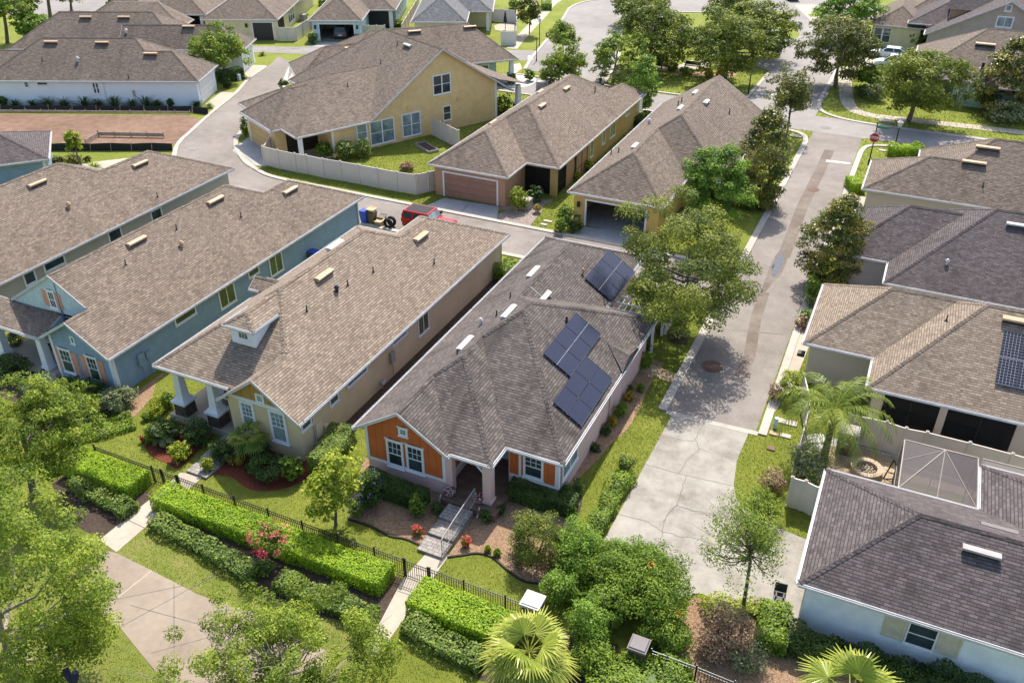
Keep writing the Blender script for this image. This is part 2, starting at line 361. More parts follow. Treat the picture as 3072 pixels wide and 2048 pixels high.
M['paver_tan'] = m_pavers('tan_pavers', (0.52, 0.38, 0.23), (0.42, 0.31, 0.20), 0.26, 0.17, (0.2, 0.15, 0.1))
M['paver_brown'] = m_pavers('brown_porch_pavers', (0.22, 0.13, 0.09), (0.15, 0.09, 0.065), 0.4, 0.3)
M['bark'] = m_ground('tree_bark', [(0.07, 0.055, 0.042), (0.16, 0.13, 0.105), (0.27, 0.235, 0.20)], (2, 12, 40), (0.3, 0.4, 0.3), 0.8, 0.04, stretch=(1, 1, 0.2))
M['bark_pale'] = m_ground('pale_bark', [(0.18, 0.15, 0.12), (0.32, 0.27, 0.23), (0.45, 0.40, 0.34)], (2, 12, 40), (0.3, 0.4, 0.3), 0.6, 0.03, stretch=(1, 1, 0.2))
# foliage
M['l_oak'] = m_leaf('oak_leaves', (0.0689, 0.0936, 0.0187), (0.1609, 0.2017, 0.0331), (0.324, 0.3227, 0.0496))
M['l_oak2'] = m_leaf('olive_oak_leaves', (0.0712, 0.0832, 0.0255), (0.1494, 0.1678, 0.0406), (0.2988, 0.2684, 0.0637))
M['l_lite'] = m_leaf('light_oak_leaves', (0.0869, 0.1333, 0.022), (0.21, 0.2806, 0.0396), (0.3621, 0.4139, 0.0605), 0.35)
M['l_bright'] = m_leaf('bright_green_leaves', (0.0675, 0.1313, 0.0171), (0.162, 0.275, 0.0325), (0.3105, 0.425, 0.0641), 0.3)
M['l_spring'] = m_leaf('spring_leaves', (0.0815, 0.1265, 0.0152), (0.2007, 0.2702, 0.0285), (0.3763, 0.414, 0.057), 0.35)
M['l_mag'] = m_leaf('magnolia_leaves', (0.0566, 0.0799, 0.0178), (0.1335, 0.1618, 0.0281), (0.404, 0.295, 0.051), 0.15, 0.35)
M['l_lime'] = m_leaf('lime_hedge_leaves', (0.1292, 0.2254, 0.0162), (0.2813, 0.4227, 0.0255), (0.4411, 0.5496, 0.0406), 0.35)
M['l_hedge'] = m_leaf('green_hedge_leaves', (0.0685, 0.1263, 0.0166), (0.1565, 0.2441, 0.027), (0.2933, 0.3704, 0.0417), 0.25)
M['l_dark'] = m_leaf('dark_hedge_leaves', (0.0291, 0.058, 0.0153), (0.0646, 0.1144, 0.0255), (0.1374, 0.1982, 0.0383), 0.2)
M['l_jun'] = m_leaf('juniper_sprays', (0.0572, 0.104, 0.023), (0.1339, 0.2013, 0.0383), (0.2587, 0.3188, 0.0574), 0.2)
M['l_yel'] = m_leaf('yellow_green_leaves', (0.1423, 0.183, 0.0174), (0.3104, 0.366, 0.0348), (0.4656, 0.4758, 0.0695), 0.35)
M['l_gold'] = m_leaf('golden_croton_leaves', (0.1552, 0.122, 0.0174), (0.4397, 0.2928, 0.0348), (0.6466, 0.4392, 0.058), 0.3)
M['l_grey'] = m_leaf('grey_green_leaves', (0.0905, 0.122, 0.058), (0.2069, 0.244, 0.1159), (0.375, 0.3904, 0.2086), 0.25)
M['l_palm'] = m_leaf('palm_fronds', (0.0818, 0.1342, 0.0232), (0.1933, 0.2617, 0.0406), (0.4164, 0.416, 0.0869), 0.3, 0.35)
M['l_sabal'] = m_leaf('sabal_fronds', (0.1164, 0.1586, 0.0232), (0.2457, 0.305, 0.0406), (0.4914, 0.488, 0.1043), 0.3, 0.3)
M['f_pink'] = m_leaf('pink_flowers', (0.45, 0.03, 0.07), (0.62, 0.08, 0.14), (0.75, 0.18, 0.22), 0.3)
M['f_red'] = m_leaf('red_flowers', (0.40, 0.02, 0.02), (0.62, 0.06, 0.05), (0.72, 0.22, 0.15), 0.3)
M['f_blue'] = m_leaf('blue_flowers', (0.16, 0.18, 0.5), (0.26, 0.30, 0.62), (0.45, 0.48, 0.75), 0.3)
M['f_white'] = m_leaf('white_flowers', (0.45, 0.05, 0.1), (0.7, 0.66, 0.66), (0.8, 0.78, 0.78), 0.3)
M['f_orange'] = m_leaf('orange_flowers', (0.45, 0.12, 0.02), (0.60, 0.20, 0.03), (0.70, 0.32, 0.06), 0.3)
M['f_dry'] = m_leaf('dry_stems', (0.1552, 0.0915, 0.058), (0.3233, 0.2074, 0.1275), (0.4656, 0.3294, 0.2086), 0.2)
M['solar'] = None
def m_solar(name, line, cell=0.165, base=(0.012, 0.014, 0.035), rough=0.12):
    m = N(name); o = m.n('TexBrick'); m.l(m.uv(), o.inputs['Vector']); o.offset = 0; o.inputs['Scale'].default_value = 1
    o.inputs['Brick Width'].default_value = cell; o.inputs['Row Height'].default_value = cell; o.inputs['Mortar Size'].default_value = 0.006
    o.inputs['Color1'].default_value = (*base, 1); o.inputs['Color2'].default_value = (*mul(base, 1.25), 1); o.inputs['Mortar'].default_value = (*line, 1)
    m.color(o.outputs[0]); m.b.inputs['Roughness'].default_value = rough; m.b.inputs['Specular IOR Level'].default_value = 0.5; return m.m
M['solar'] = m_solar('solar_cells_blue', (0.028, 0.030, 0.05), 0.1, (0.014, 0.016, 0.036), 0.16)
M['solar_grid'] = m_solar('solar_cells_white_grid', (0.42, 0.42, 0.45), 0.16, (0.012, 0.013, 0.02))
M['panel_edge'] = m_plain('dark_panel_edge', (0.05, 0.055, 0.08), 0.4, 0.5)
M['alu'] = m_plain('aluminium_edge', (0.6, 0.6, 0.62), 0.35, 0.6)

# ------------------------------------------------------------------ roofs
class Wing:
    def __init__(s, x0, x1, y0, y1, L=None, R=None, F=None, B=None, z=2.8, nosub=False):
        s.x0, s.x1, s.y0, s.y1, s.nosub = x0, x1, y0, y1, nosub
        s.side = {}; s.pl = []
        for k, v in (('L', L), ('R', R), ('F', F), ('B', B)):
            if v is None: continue
            ze, sl = v if isinstance(v, tuple) else (z, v)
            p = {'L': (sl, 0, ze - sl * x0), 'R': (-sl, 0, ze + sl * x1), 'F': (0, sl, ze - sl * y0), 'B': (0, -sl, ze + sl * y1)}[k]
            s.side[k] = p; s.pl.append(p)
    def h(s, x, y): return min(a * x + b * y + c for a, b, c in s.pl)
    def inside(s, x, y, e=0.0): return s.x0 - e <= x <= s.x1 + e and s.y0 - e <= y <= s.y1 + e
    def rect(s): return [(s.x0, s.y0), (s.x1, s.y0), (s.x1, s.y1), (s.x0, s.y1)]
def clip(P, a, b, c):
    out = []
    for i in range(len(P)):
        p, q = P[i - 1], P[i]; u = a * p[0] + b * p[1] + c; v = a * q[0] + b * q[1] + c
        if (u >= 0) != (v >= 0):
            t = u / (u - v); out.append((p[0] + (q[0] - p[0]) * t, p[1] + (q[1] - p[1]) * t))
        if v >= 0: out.append(q)
    return out
def area(P): return abs(sum(P[i - 1][0] * P[i][1] - P[i][0] * P[i - 1][1] for i in range(len(P)))) / 2
class House:
    def __init__(s, name, label, wings, th=0, group='houses of the neighbourhood', roof='r_tan', trim='fascia_white', gut=True):
        s.w = wings; s.th = th
        s.cx = (min(w.x0 for w in wings) + max(w.x1 for w in wings)) / 2; s.cy = (min(w.y0 for w in wings) + max(w.y1 for w in wings)) / 2
        wx, wy = rot2(s.cx, s.cy, th)
        s.root = empty(name, (wx, wy, 0), label, 'house', group, math.radians(th))
        s.roofing(roof, trim, gut)
    def mb(s): return MB(s.cx, s.cy, 0)
    def env(s, x, y, e=0.0):
        hs = [w.h(x, y) for w in s.w if w.inside(x, y, e) and not w.nosub]
        return max(hs) if hs else 2.7
    def roofing(s, rm, trim, gut):
        mb = s.mb()
        for i, w in enumerate(s.w):
            for p in w.pl:
                P = w.rect()
                for q in w.pl:
                    if q is not p: P = clip(P, q[0] - p[0], q[1] - p[1], q[2] - p[2])
                parts = [P] if len(P) > 2 else []
                for j, o in enumerate(s.w):
                    if j == i or w.nosub or o.nosub: continue
                    e = 1e-5 if j > i else -1e-5
                    hp = [(1, 0, -o.x0), (-1, 0, o.x1), (0, 1, -o.y0), (0, -1, o.y1)] + [(q[0] - p[0], q[1] - p[1], q[2] - p[2] - e) for q in o.pl]
                    new = []
                    for A in parts:
                        rem = A
                        for (a, b, c) in hp:
                            out = clip(rem, -a, -b, -c)
                            if len(out) > 2 and area(out) > 1e-4: new.append(out)
                            rem = clip(rem, a, b, c)
                            if len(rem) < 3 or area(rem) < 1e-4: break
                    parts = new
                for A in parts:
                    if area(A) > 1e-3: mb.poly([(x, y, p[0] * x + p[1] * y + p[2]) for x, y in A])
        # ridge and hip caps
        cap = mb
        for i, w in enumerate(s.w):
            for m in range(len(w.pl)):
                for n in range(m):
                    p, q = w.pl[m], w.pl[n]; a, b, c = p[0] - q[0], p[1] - q[1], p[2] - q[2]
                    l2 = a * a + b * b
                    if l2 < 1e-9: continue
                    ox, oy = -a * c / l2, -b * c / l2; dx, dy = -b / math.sqrt(l2), a / math.sqrt(l2)
                    ok = []
                    ts = np.arange(-150, 150, 0.15)
                    t0 = (w.x0 + w.x1) / 2 - ox, (w.y0 + w.y1) / 2 - oy; tc = t0[0] * dx + t0[1] * dy
                    for t in ts / 5 + tc:
                        x, y = ox + dx * t, oy + dy * t
                        if not w.inside(x, y): continue
                        z = p[0] * x + p[1] * y + p[2]
                        if z > w.h(x, y) + 1e-3: continue
                        if any(o.h(x, y) > z - 0.02 for j, o in enumerate(s.w) if j != i and o.inside(x, y)): continue
                        ok.append(t)
                    run = []
                    for t in ok + [1e9]:
                        if run and t - run[-1] > 0.1:
                            if run[-1] - run[0] > 0.4: s._cap(cap, p, q, ox, oy, dx, dy, run[0], run[-1])
                            run = []
                        run.append(t)
        s.roof = mb.build('roof', M[rm], s.root)
        # fascia boards and gutters
        fa, gu = s.mb(), s.mb()
        for i, w in enumerate(s.w):
            for k, (a, b, nx, ny) in {'L': ((w.x0, w.y1), (w.x0, w.y0), -1, 0), 'F': ((w.x0, w.y0), (w.x1, w.y0), 0, -1), 'R': ((w.x1, w.y0), (w.x1, w.y1), 1, 0), 'B': ((w.x1, w.y1), (w.x0, w.y1), 0, 1)}.items():
                L = math.hypot(b[0] - a[0], b[1] - a[1]); n = max(2, int(L / 0.08)); ts = set(np.linspace(0, 1, n + 1))
                ex = (b[0] - a[0], b[1] - a[1]); pl = w.pl
                for m in range(len(pl)):
                    for o in range(m):
                        d = [pl[m][r] - pl[o][r] for r in range(3)]; den = d[0] * ex[0] + d[1] * ex[1]
                        if abs(den) > 1e-6:
                            t = -(d[0] * a[0] + d[1] * a[1] + d[2]) / den
                            if 0 < t < 1: ts.add(t)
                run = []
                for t in sorted(ts) + [None]:
                    vis = False
                    if t is not None:
                        x, y = a[0] + ex[0] * t, a[1] + ex[1] * t; z = w.h(x, y)
                        vis = not any(j < i and k in o.side and abs({'L': o.x0 - w.x0, 'R': o.x1 - w.x1, 'F': o.y0 - w.y0, 'B': o.y1 - w.y1}[k]) < 1e-3 and o.inside(x, y, 1e-3) for j, o in enumerate(s.w)) and not any(o.inside(x + nx * 0.03, y + ny * 0.03) and o.h(x + nx * .03, y + ny * .03) > z - 0.12 for j, o in enumerate(s.w) if j != i)
                    if vis: run.append((x, y, z))
                    else:
                        if len(run) > 2: s._edge(run, nx, ny, fa, gu if (gut and k in w.side) else None)
                        run = []
        if fa.f: fa.build('fascia', M[trim], s.root)
        if gu.f: gu.build('gutter', M[trim], s.root)
    def _cap(s, cap, p, q, ox, oy, dx, dy, t0, t1):
        zf = lambda t: p[0] * (ox + dx * t) + p[1] * (oy + dy * t) + p[2]
        n = max(1, int((t1 - t0) / 0.22)); dt = (t1 - t0) / n
        A = Vector((ox + dx * t0, oy + dy * t0, zf(t0))); B = Vector((ox + dx * t1, oy + dy * t1, zf(t1))); d = (B - A).normalized()
        n1 = Vector((-p[0], -p[1], 1)).normalized(); n2 = Vector((-q[0], -q[1], 1)).normalized()
        s1 = d.cross(n1); s2 = d.cross(n2)
        if s1.dot(Vector((p[0], p[1], 0))) > 0: s1 = -s1
        if s2.dot(Vector((q[0], q[1], 0))) > 0: s2 = -s2
        up = (n1 + n2).normalized()
        if zf(t1) < zf(t0): A, B = B, A
        for i in range(n):
            e = 0.012
            a = A.lerp(B, i / n); b = A.lerp(B, (i + 1) / n)
            for sv, nn in ((s1, n1), (s2, n2)):
                cap.poly([a + up * 0.04, b + up * 0.028, b + sv * 0.15 + nn * 0.014, a + sv * 0.15 + nn * 0.026])
    def _edge(s, run, nx, ny, fa, gu):
        P = [run[0]]
        for i in range(1, len(run) - 1):
            a, b, c = P[-1], run[i], run[i + 1]
            t = math.dist(a[:2], b[:2]) / max(1e-6, math.dist(a[:2], c[:2]))
            if abs(a[2] + (c[2] - a[2]) * t - b[2]) > 0.004: P.append(b)
        P.append(run[-1])
        def band(mb, o0, o1, z0, z1):
            for a, b in zip(P, P[1:]):
                q = []
                for zz in (z0, z1):
                    q += [(a[0] + nx * o0, a[1] + ny * o0, a[2] + zz), (b[0] + nx * o0, b[1] + ny * o0, b[2] + zz), (b[0] + nx * o1, b[1] + ny * o1, b[2] + zz), (a[0] + nx * o1, a[1] + ny * o1, a[2] + zz)]
                mb.hexa(q)
        band(fa, 0.0, 0.03, -0.17, 0.012)
        if gu is not None: band(gu, 0.037, 0.115, -0.12, -0.09); band(gu, 0.097, 0.115, -0.0895, -0.01)
    def wall(s, loop, mat, z0=0.0, zt=None, opens=None, closed=True, name='wall', off=0.0, drop=0.05, skip=()):
        mb = s.mb(); n = len(loop); opens = opens or {}
        for i in range(n if closed else n - 1):
            if i in skip: continue
            a, b = loop[i], loop[(i + 1) % n]; L = math.dist(a, b)
            if L < 1e-3: continue
            ux, uy = (b[0] - a[0]) / L, (b[1] - a[1]) / L; nx, ny = uy, -ux
            def top(u):
                if zt is not None: return zt
                return s.env(a[0] + ux * u, a[1] + uy * u, 0.02) - drop
            def face(u0, u1, zb, ztop=None):
                us = list(np.linspace(u0, u1, max(2, int((u1 - u0) / 0.1) + 1))); T = [(u, top(u) if ztop is None else min(ztop, top(u))) for u in us]
                Q = [T[0]]
                for k in range(1, len(T) - 1):
                    p, c = Q[-1], T[k + 1]; t = (T[k][0] - p[0]) / (c[0] - p[0])
                    if abs(p[1] + (c[1] - p[1]) * t - T[k][1]) > 0.006: Q.append(T[k])
                Q.append(T[-1])
                pts = [(u0, zb), (u1, zb)] + Q[::-1]
                mb.poly([(a[0] + ux * u + nx * off, a[1] + uy * u + ny * off, z) for u, z in pts])
            cur = 0.0
            for (u0, u1, zb, zo) in sorted(opens.get(i, [])):
                if u0 > cur: face(cur, u0, z0)
                if zb > z0: face(u0, u1, z0, zb)
                face(u0, u1, zo); cur = u1
            if cur < L: face(cur, L, z0)
        return mb.build(name, M[mat] if isinstance(mat, str) else mat, s.root)
    # ---- a point on a wall: side F/R/L/B at coordinate c, along u, height z, d proud of it
    def at(s, side, c, u, z, d=0.0):
        return {'F': (u, c - d, z), 'B': (u, c + d, z), 'R': (c + d, u, z), 'L': (c - d, u, z)}[side]
    def bar(s, mb, side, c, u0, u1, z0, z1, d0, d1):
        P = lambda u, z, d: s.at(side, c, u, z, d)
        return mb.hexa([P(u0, z0, d0), P(u1, z0, d0), P(u1, z0, d1), P(u0, z0, d1), P(u0, z1, d0), P(u1, z1, d0), P(u1, z1, d1), P(u0, z1, d1)])
    def pix(s, side, c, k, q):
        ax = 'y' if side in 'FB' else 'x'; A = hit(k, q[0], q[1], ax, c, s.th); B = hit(k, q[2], q[3], ax, c, s.th); i = 0 if ax == 'y' else 1
        return min(A[i], B[i]), max(A[i], B[i]), min(A[2], B[2]), max(A[2], B[2])
    def window(s, side, c, box, kind='sash', glass='glass', trim='white', cw=0.1, grid=None, head=0.0, d=0.05, parent=None, label=None):
        u0, u1, z0, z1 = box; mb = s.mb()
        s.bar(mb, side, c, u0 - cw, u0, z0 - cw, z1 + cw, 0.0, d); s.bar(mb, side, c, u1, u1 + cw, z0 - cw, z1 + cw, 0.0, d)
        s.bar(mb, side, c, u0, u1, z0 - cw, z0, 0.0, d); s.bar(mb, side, c, u0, u1, z1, z1 + cw + head, 0.0, d)
        s.bar(mb, side, c, u0 - cw - 0.04, u1 + cw + 0.04, z0 - cw - 0.05, z0 - cw - 0.002, 0.0, d + 0.04)
        if head: s.bar(mb, side, c, u0 - cw - 0.06, u1 + cw + 0.06, z1 + cw + 0.002, z1 + cw + head, 0.0, d + 0.03)
        zm = (z0 + z1) / 2; um = (u0 + u1) / 2
        if kind in ('sash', 'twin'): s.bar(mb, side, c, u0 + 0.002, u1 - 0.002, zm - 0.025, zm + 0.025, 0.027, d * 0.8 + .006)
        if kind in ('slide', 'twin'): s.bar(mb, side, c, um - (0.06 if kind == 'twin' else 0.03), um + (0.06 if kind == 'twin' else 0.03), z0 + 0.002, z1 - 0.002, 0.027, d * 0.8 + .008)
        if grid:
            nx, nz, zb = grid; za = zm if zb else z0
            segs = [(u0, um), (um, u1)] if kind == 'twin' else [(u0, u1)]
            for (p, q) in segs:
                for i in range(1, nx): u = p + (q - p) * i / nx; s.bar(mb, side, c, u - 0.011, u + 0.011, za, z1 - 0.003, 0.028, d * 0.4 + .02)
                for i in range(1, nz): z = za + (z1 - za) * i / nz; s.bar(mb, side, c, p + .003, q - .003, z - 0.011, z + 0.011, 0.028, d * 0.4 + .019)
        o = mb.build('window', M[trim], parent or s.root)
        pb = s.mb(); zsplit = zm if kind in ('sash', 'twin') else None
        pb.poly([s.at(side, c, u, z, 0.026) for u, z in ((u0, z0), (u1, z0), (u1, z1), (u0, z1))])
        pb.build('pane', M[glass], o)
        if label: o['label'] = label
        return o
    def panel(s, name, side, c, u0, u1, z0, z1, mat, d=0.03, parent=None, frame=None):
        mb = s.mb(); s.bar(mb, side, c, u0, u1, z0, z1, 0.0, d)
        if frame:
            for q in ((u0, u1, z0, z0 + frame), (u0, u1, z1 - frame, z1), (u0, u0 + frame, z0 + frame, z1 - frame), (u1 - frame, u1, z0 + frame, z1 - frame)): s.bar(mb, side, c, *q, d, d + 0.02)
        return mb.build(name, M[mat], parent or s.root)
    def screen(s, side, c, u0, u1, z0, z1, posts=2, mat='screen', fr='dark'):
        sp = s.mb(); sp.poly([s.at(side, c, u, z, .005) for u, z in ((u0, z0), (u1, z0), (u1, z1), (u0, z1))]); o = sp.build('screen_panel', M[mat], s.root); mb = s.mb()
        for i in range(posts + 1):
            u = u0 + (u1 - u0) * i / posts; s.bar(mb, side, c, u - .025, u + .025, z0, z1, 0.012, 0.05)
        s.bar(mb, side, c, u0, u1, z0 + 0.7, z0 + 0.74, 0.012, 0.045); mb.build('screen_frame', M[fr], o); return o
    def garage(s, side, c, u0, u1, z1, mat, trim='white'):
        mb = s.mb(); s.bar(mb, side, c, u0, u1, 0.02, z1, 0.0, 0.03); o = mb.build('garage_door', M[mat], s.root)
        t = s.mb(); s.bar(t, side, c, u0 - .14, u0 - .002, 0, z1 + .14, 0, .06); s.bar(t, side, c, u1 + .002, u1 + .14, 0, z1 + .14, 0, .06); s.bar(t, side, c, u0, u1, z1 + .002, z1 + .14, 0, .06)
        t.build('door_trim', M[trim], o); return o
    def boards(s, side, c, segs, mat='white', name='trim_board', d=0.045):
        for q in segs:
            mb = s.mb(); s.bar(mb, side, c, *q, 0.0, d); o = mb.build(name, M[mat], s.root)
        return o
    def rz(s, k, x, y, lift=0.0):
        """where a sight line meets this roof (marching along it), frame coordinates"""
        d = ray(k, x, y); dx, dy = rot2(d[0], d[1], -s.th)
        t0 = (9.5 - CAM_H) / d[2]; t1 = (2.0 - CAM_H) / d[2]
        for t in np.linspace(t0, t1, 500):
            X, Y, Z = dx * t, dy * t, CAM_H + d[2] * t
            hs = [(w.h(X, Y), w) for w in s.w if w.inside(X, Y)]
            if hs:
                h, w = max(hs, key=lambda q: q[0])
                if Z <= h:
                    p = min(w.pl, key=lambda q: q[0] * X + q[1] * Y + q[2]); return X, Y, h, p
        return None
    def roofbox(s, name, k, x, y, L, Wd, H, mat, kind='vent'):
        """a vent hood (long side along the eave) or a pipe on the roof, seen at this point"""
        r = s.rz(k, x, y)
        if not r: return None
        X, Y, Z, p = r; n = Vector((-p[0], -p[1], 1)).normalized(); t = Vector((-n.y, n.x, 0)).normalized(); u = n.cross(t)
        if u.z < 0: u = -u
        C = Vector((X, Y, Z)); mb = s.mb()
        if kind == 'vent':
            a = t * L / 2; b = u * Wd / 2
            # curved hood: high at the lower edge, running flush into the roof above
            pr = [(-1.0, 0.02), (-1.0, H * 0.72), (-0.72, H), (0.0, H * 0.86), (0.6, H * 0.5), (1.0, 0.02)]
            for (p0, h0), (p1, h1) in zip(pr, pr[1:]):
                mb.poly([C - a + b * p0 + n * h0, C + a + b * p0 + n * h0, C + a + b * p1 + n * h1, C - a + b * p1 + n * h1])
            for sg in (-1, 1): mb.poly([C + a * sg + b * q + n * h for q, h in (pr if sg > 0 else pr[::-1])])
            o = mb.build('roof_vent', M[mat], s.roof)
            ob = s.mb(); e = -b * 1.012
            ob.poly([C - a * .96 + e + n * .03, C + a * .96 + e + n * .03, C + a * .96 + e + n * H * .66, C - a * .96 + e + n * H * .66]); ob.build('vent_opening', M['dark'], o)
        elif kind == 'pipe':
            mb.tube([C - Vector((0, 0, .05)), C + Vector((0, 0, H))], Wd, 8); mb.tube([C, C + n * .06], [Wd * 2.6, Wd * 1.2], 8); o = mb.build('vent_pipe', M[mat], s.roof)
        else:
            mb.tube([C - Vector((0, 0, .05)), C + Vector((0, 0, H * .6))], Wd * .6, 10); mb.tube([C + Vector((0, 0, H * .55)), C + Vector((0, 0, H * .7)), C + Vector((0, 0, H))], [Wd, Wd, Wd * .45], 12)
            o = mb.build('roof_fan', M[mat], s.roof)
        return o
    def downspout(s, x, y, nx, ny, ztop=2.75, mat='white'):
        mb = s.mb(); o = 0.06
        mb.tube([(x + nx * .42, y + ny * .42, ztop), (x + nx * o, y + ny * o, ztop - .35), (x + nx * o, y + ny * o, 0.15), (x + nx * .3, y + ny * .3, 0.05)], 0.045, 6)
        return mb.build('downspout', M[mat], s.root)
    def solar(s, k, corners, nu, nv, mat='solar'):
        """an array of panels on one roof slope: corner pixels (upper near-ridge a, b along the ridge, c downslope of a)"""
        r = s.rz(k, *corners[0]); p = r[3]
        def on(q):
            d = ray(k, *q); dx, dy = rot2(d[0], d[1], -s.th); t = (p[2] - CAM_H) / (d[2] - p[0] * dx - p[1] * dy); return Vector((dx * t, dy * t, CAM_H + d[2] * t))
        A, Bq, Cq = [on(q) for q in corners]; n = Vector((-p[0], -p[1], 1)).normalized()
        tu = Vector((-n.y, n.x, 0)).normalized(); tv = n.cross(tu)
        U = tu * (Bq - A).dot(tu) / nu; V = tv * (Cq - A).dot(tv) / nv; h = n * 0.12
        rail = s.mb()
        for j in range(nv):
            for f in (.25, .75): rail.beam(A + V * (j + f) + n * .06, A + V * (j + f) + U * nu + n * .06, .04, .05, n)
        for j in range(1, nv): rail.beam(A + V * j + n * .115, A + V * j + U * nu + n * .115, .03, .03, n)
        rail.beam(A + V * nv + n * .1, A + V * nv + U * nu + n * .1, .02, .03, n)
        rb = rail.build('panel_rail', M['alu'], s.roof)
        for i in range(nu):
            for j in range(nv):
                P0 = A + U * (i + .012) + V * (j + .012) + h; u = U * .976; v = V * .976; mb = s.mb()
                q = [P0, P0 + u, P0 + u + v, P0 + v]
                if (q[1] - q[0]).cross(q[3] - q[0]).dot(n) < 0: q = q[::-1]
                mb.hexa([x - n * .04 for x in q] + q); o = mb.build('solar_panel', M[mat], s.roof)
                fb = s.mb()
                for a, b in zip(q, q[1:] + q[:1]): fb.beam(a + n * .004, b + n * .004, .022, .012, n)
                fb.build('panel_edge', M['panel_edge'], o)
# ------------------------------------------------------------------ foliage
def leaf_object(name, C, Nrm, size, tone, mat, parent, org, aspect=0.5, rng=None, up=0.6, droop=None):
    """many separate leaves: one diamond-shaped blade at each point C, roughly facing Nrm"""
    rng = rng or RNG; n = len(C)
    nn = Nrm + rng.normal(0, 0.55, (n, 3)); nn[:, 2] += up
    nn /= np.linalg.norm(nn, axis=1)[:, None] + 1e-9
    t = rng.normal(0, 1, (n, 3))
    if droop is not None: t = droop + rng.normal(0, 0.45, (n, 3))
    t -= nn * (t * nn).sum(1)[:, None]; t /= np.linalg.norm(t, axis=1)[:, None] + 1e-9
    b = np.cross(nn, t); s = (size * rng.uniform(0.65, 1.25, n))[:, None]
    org = np.array(org)
    V = np.empty((n, 4, 3)); base = C - org
    V[:, 0] = base - t * s * .5; V[:, 1] = base + b * s * aspect * .5 + nn * s * .06; V[:, 2] = base + t * s * .5; V[:, 3] = base - b * s * aspect * .5 + nn * s * .06
    me = bpy.data.meshes.new(name); me.vertices.add(n * 4); me.vertices.foreach_set('co', V.ravel())
    me.loops.add(n * 4); me.loops.foreach_set('vertex_index', np.arange(n * 4, dtype=np.int32))
    me.polygons.add(n); me.polygons.foreach_set('loop_start', np.arange(0, n * 4, 4, dtype=np.int32))
    at = me.attributes.new('tone', 'FLOAT', 'FACE'); at.data.foreach_set('value', np.clip(tone, 0, 1).astype(np.float32))
    me.update(calc_edges=True)
    return link(name, me, M[mat], parent)
def sph(n, rng):
    v = rng.normal(0, 1, (n, 3)); return v / np.linalg.norm(v, axis=1)[:, None]
def crown_points(rng, c, rx, ry, rz, kind, nleaf, clump=0.2):
    """leaf positions gathered in clumps through the crown's volume; returns points, outward normals, tones, clump centres"""
    c = np.array(c); lob = rng.normal(0, 1, (5, 3)); ph = rng.uniform(0, 6.28, 5)
    def rad(d):
        return 1 + 0.27 * np.sin(d @ lob.T * 1.9 + ph).sum(1) / 2.2
    ncl = {'cone': 150, 'sparse': 75, 'oak': 150, 'round': 120}[kind]
    if clump < .13: ncl = int(ncl * 2.3)
    d = sph(ncl * 3, rng); d = d[d[:, 2] > (-0.92 if kind != 'sparse' else -0.75)][:ncl]
    rr = rng.uniform(0.25, 1.0, len(d)) ** (0.42 if kind != 'sparse' else .8) * rad(d) * (1 if kind != 'sparse' else rng.uniform(.75, 1.18, len(d))) * (1 - clump * .55)
    P = d * rr[:, None]
    if kind == 'cone':
        z = rng.uniform(0, 1, len(d)) ** 1.25; a = rng.uniform(0, 6.283, len(d)); r = (np.sin(math.pi * (z * .84 + .13)) ** .85) * np.sqrt(rng.uniform(.25, 1, len(d))) * (0.75 + .25 * rng.random(len(d)))
        P = np.stack([r * np.cos(a), r * np.sin(a), z * 2 - 1], 1)
    cl = P * [rx, ry, rz] + c
    k = rng.uniform(0.6, 1.25, len(cl)); w = k ** 2 / (k ** 2).sum(); m = np.maximum(4, (w * nleaf).astype(int))
    idx = np.repeat(np.arange(len(cl)), m); n = len(idx); q = sph(n, rng)
    if kind != 'sparse': q[:, 2] = np.where(q[:, 2] < -0.3, -q[:, 2] * .6, q[:, 2])
    cr = clump * 1.12 * (rx + ry + rz) / 3 * k[idx]
    rad_ = rng.uniform(0.3, 1.05, n) ** 0.5
    X = cl[idx] + q * (cr * rad_)[:, None] * [1, 1, 0.75]
    ct = rng.uniform(0.15, 0.8, len(cl)); tone = ct[idx] + rng.normal(0, 0.18, n)
    return X, q * .7 + (X - c) / [rx, ry, rz] * .4, tone, cl
HEAD = (-math.sin(YAW), math.cos(YAW))
def span(box, base, k='D'):
    """crown box in the view and a ground point -> centre, horizontal radius, vertical radius"""
    x0, y0, x1, y1 = box; d = ray(k, (x0 + x1) / 2, (y0 + y1) / 2)
    q = (base[0] * HEAD[0] + base[1] * HEAD[1]) / (d[0] * HEAD[0] + d[1] * HEAD[1]); c = np.array([0, 0, CAM_H]) + d * q
    s = ZT[k][2]; dist = np.linalg.norm(c - [0, 0, CAM_H]); px = dist / FPX * 1.0
    e = math.asin((CAM_H - c[2]) / dist)
    rx = (x1 - x0) * s * px / 2; hy = (y1 - y0) * s * px / 2
    rz = math.sqrt(max((0.45 * rx) ** 2, hy * hy - (rx * math.sin(e)) ** 2)) / math.cos(e)
    return c, rx, min(rz, hy * 1.05 / math.cos(e)), dist
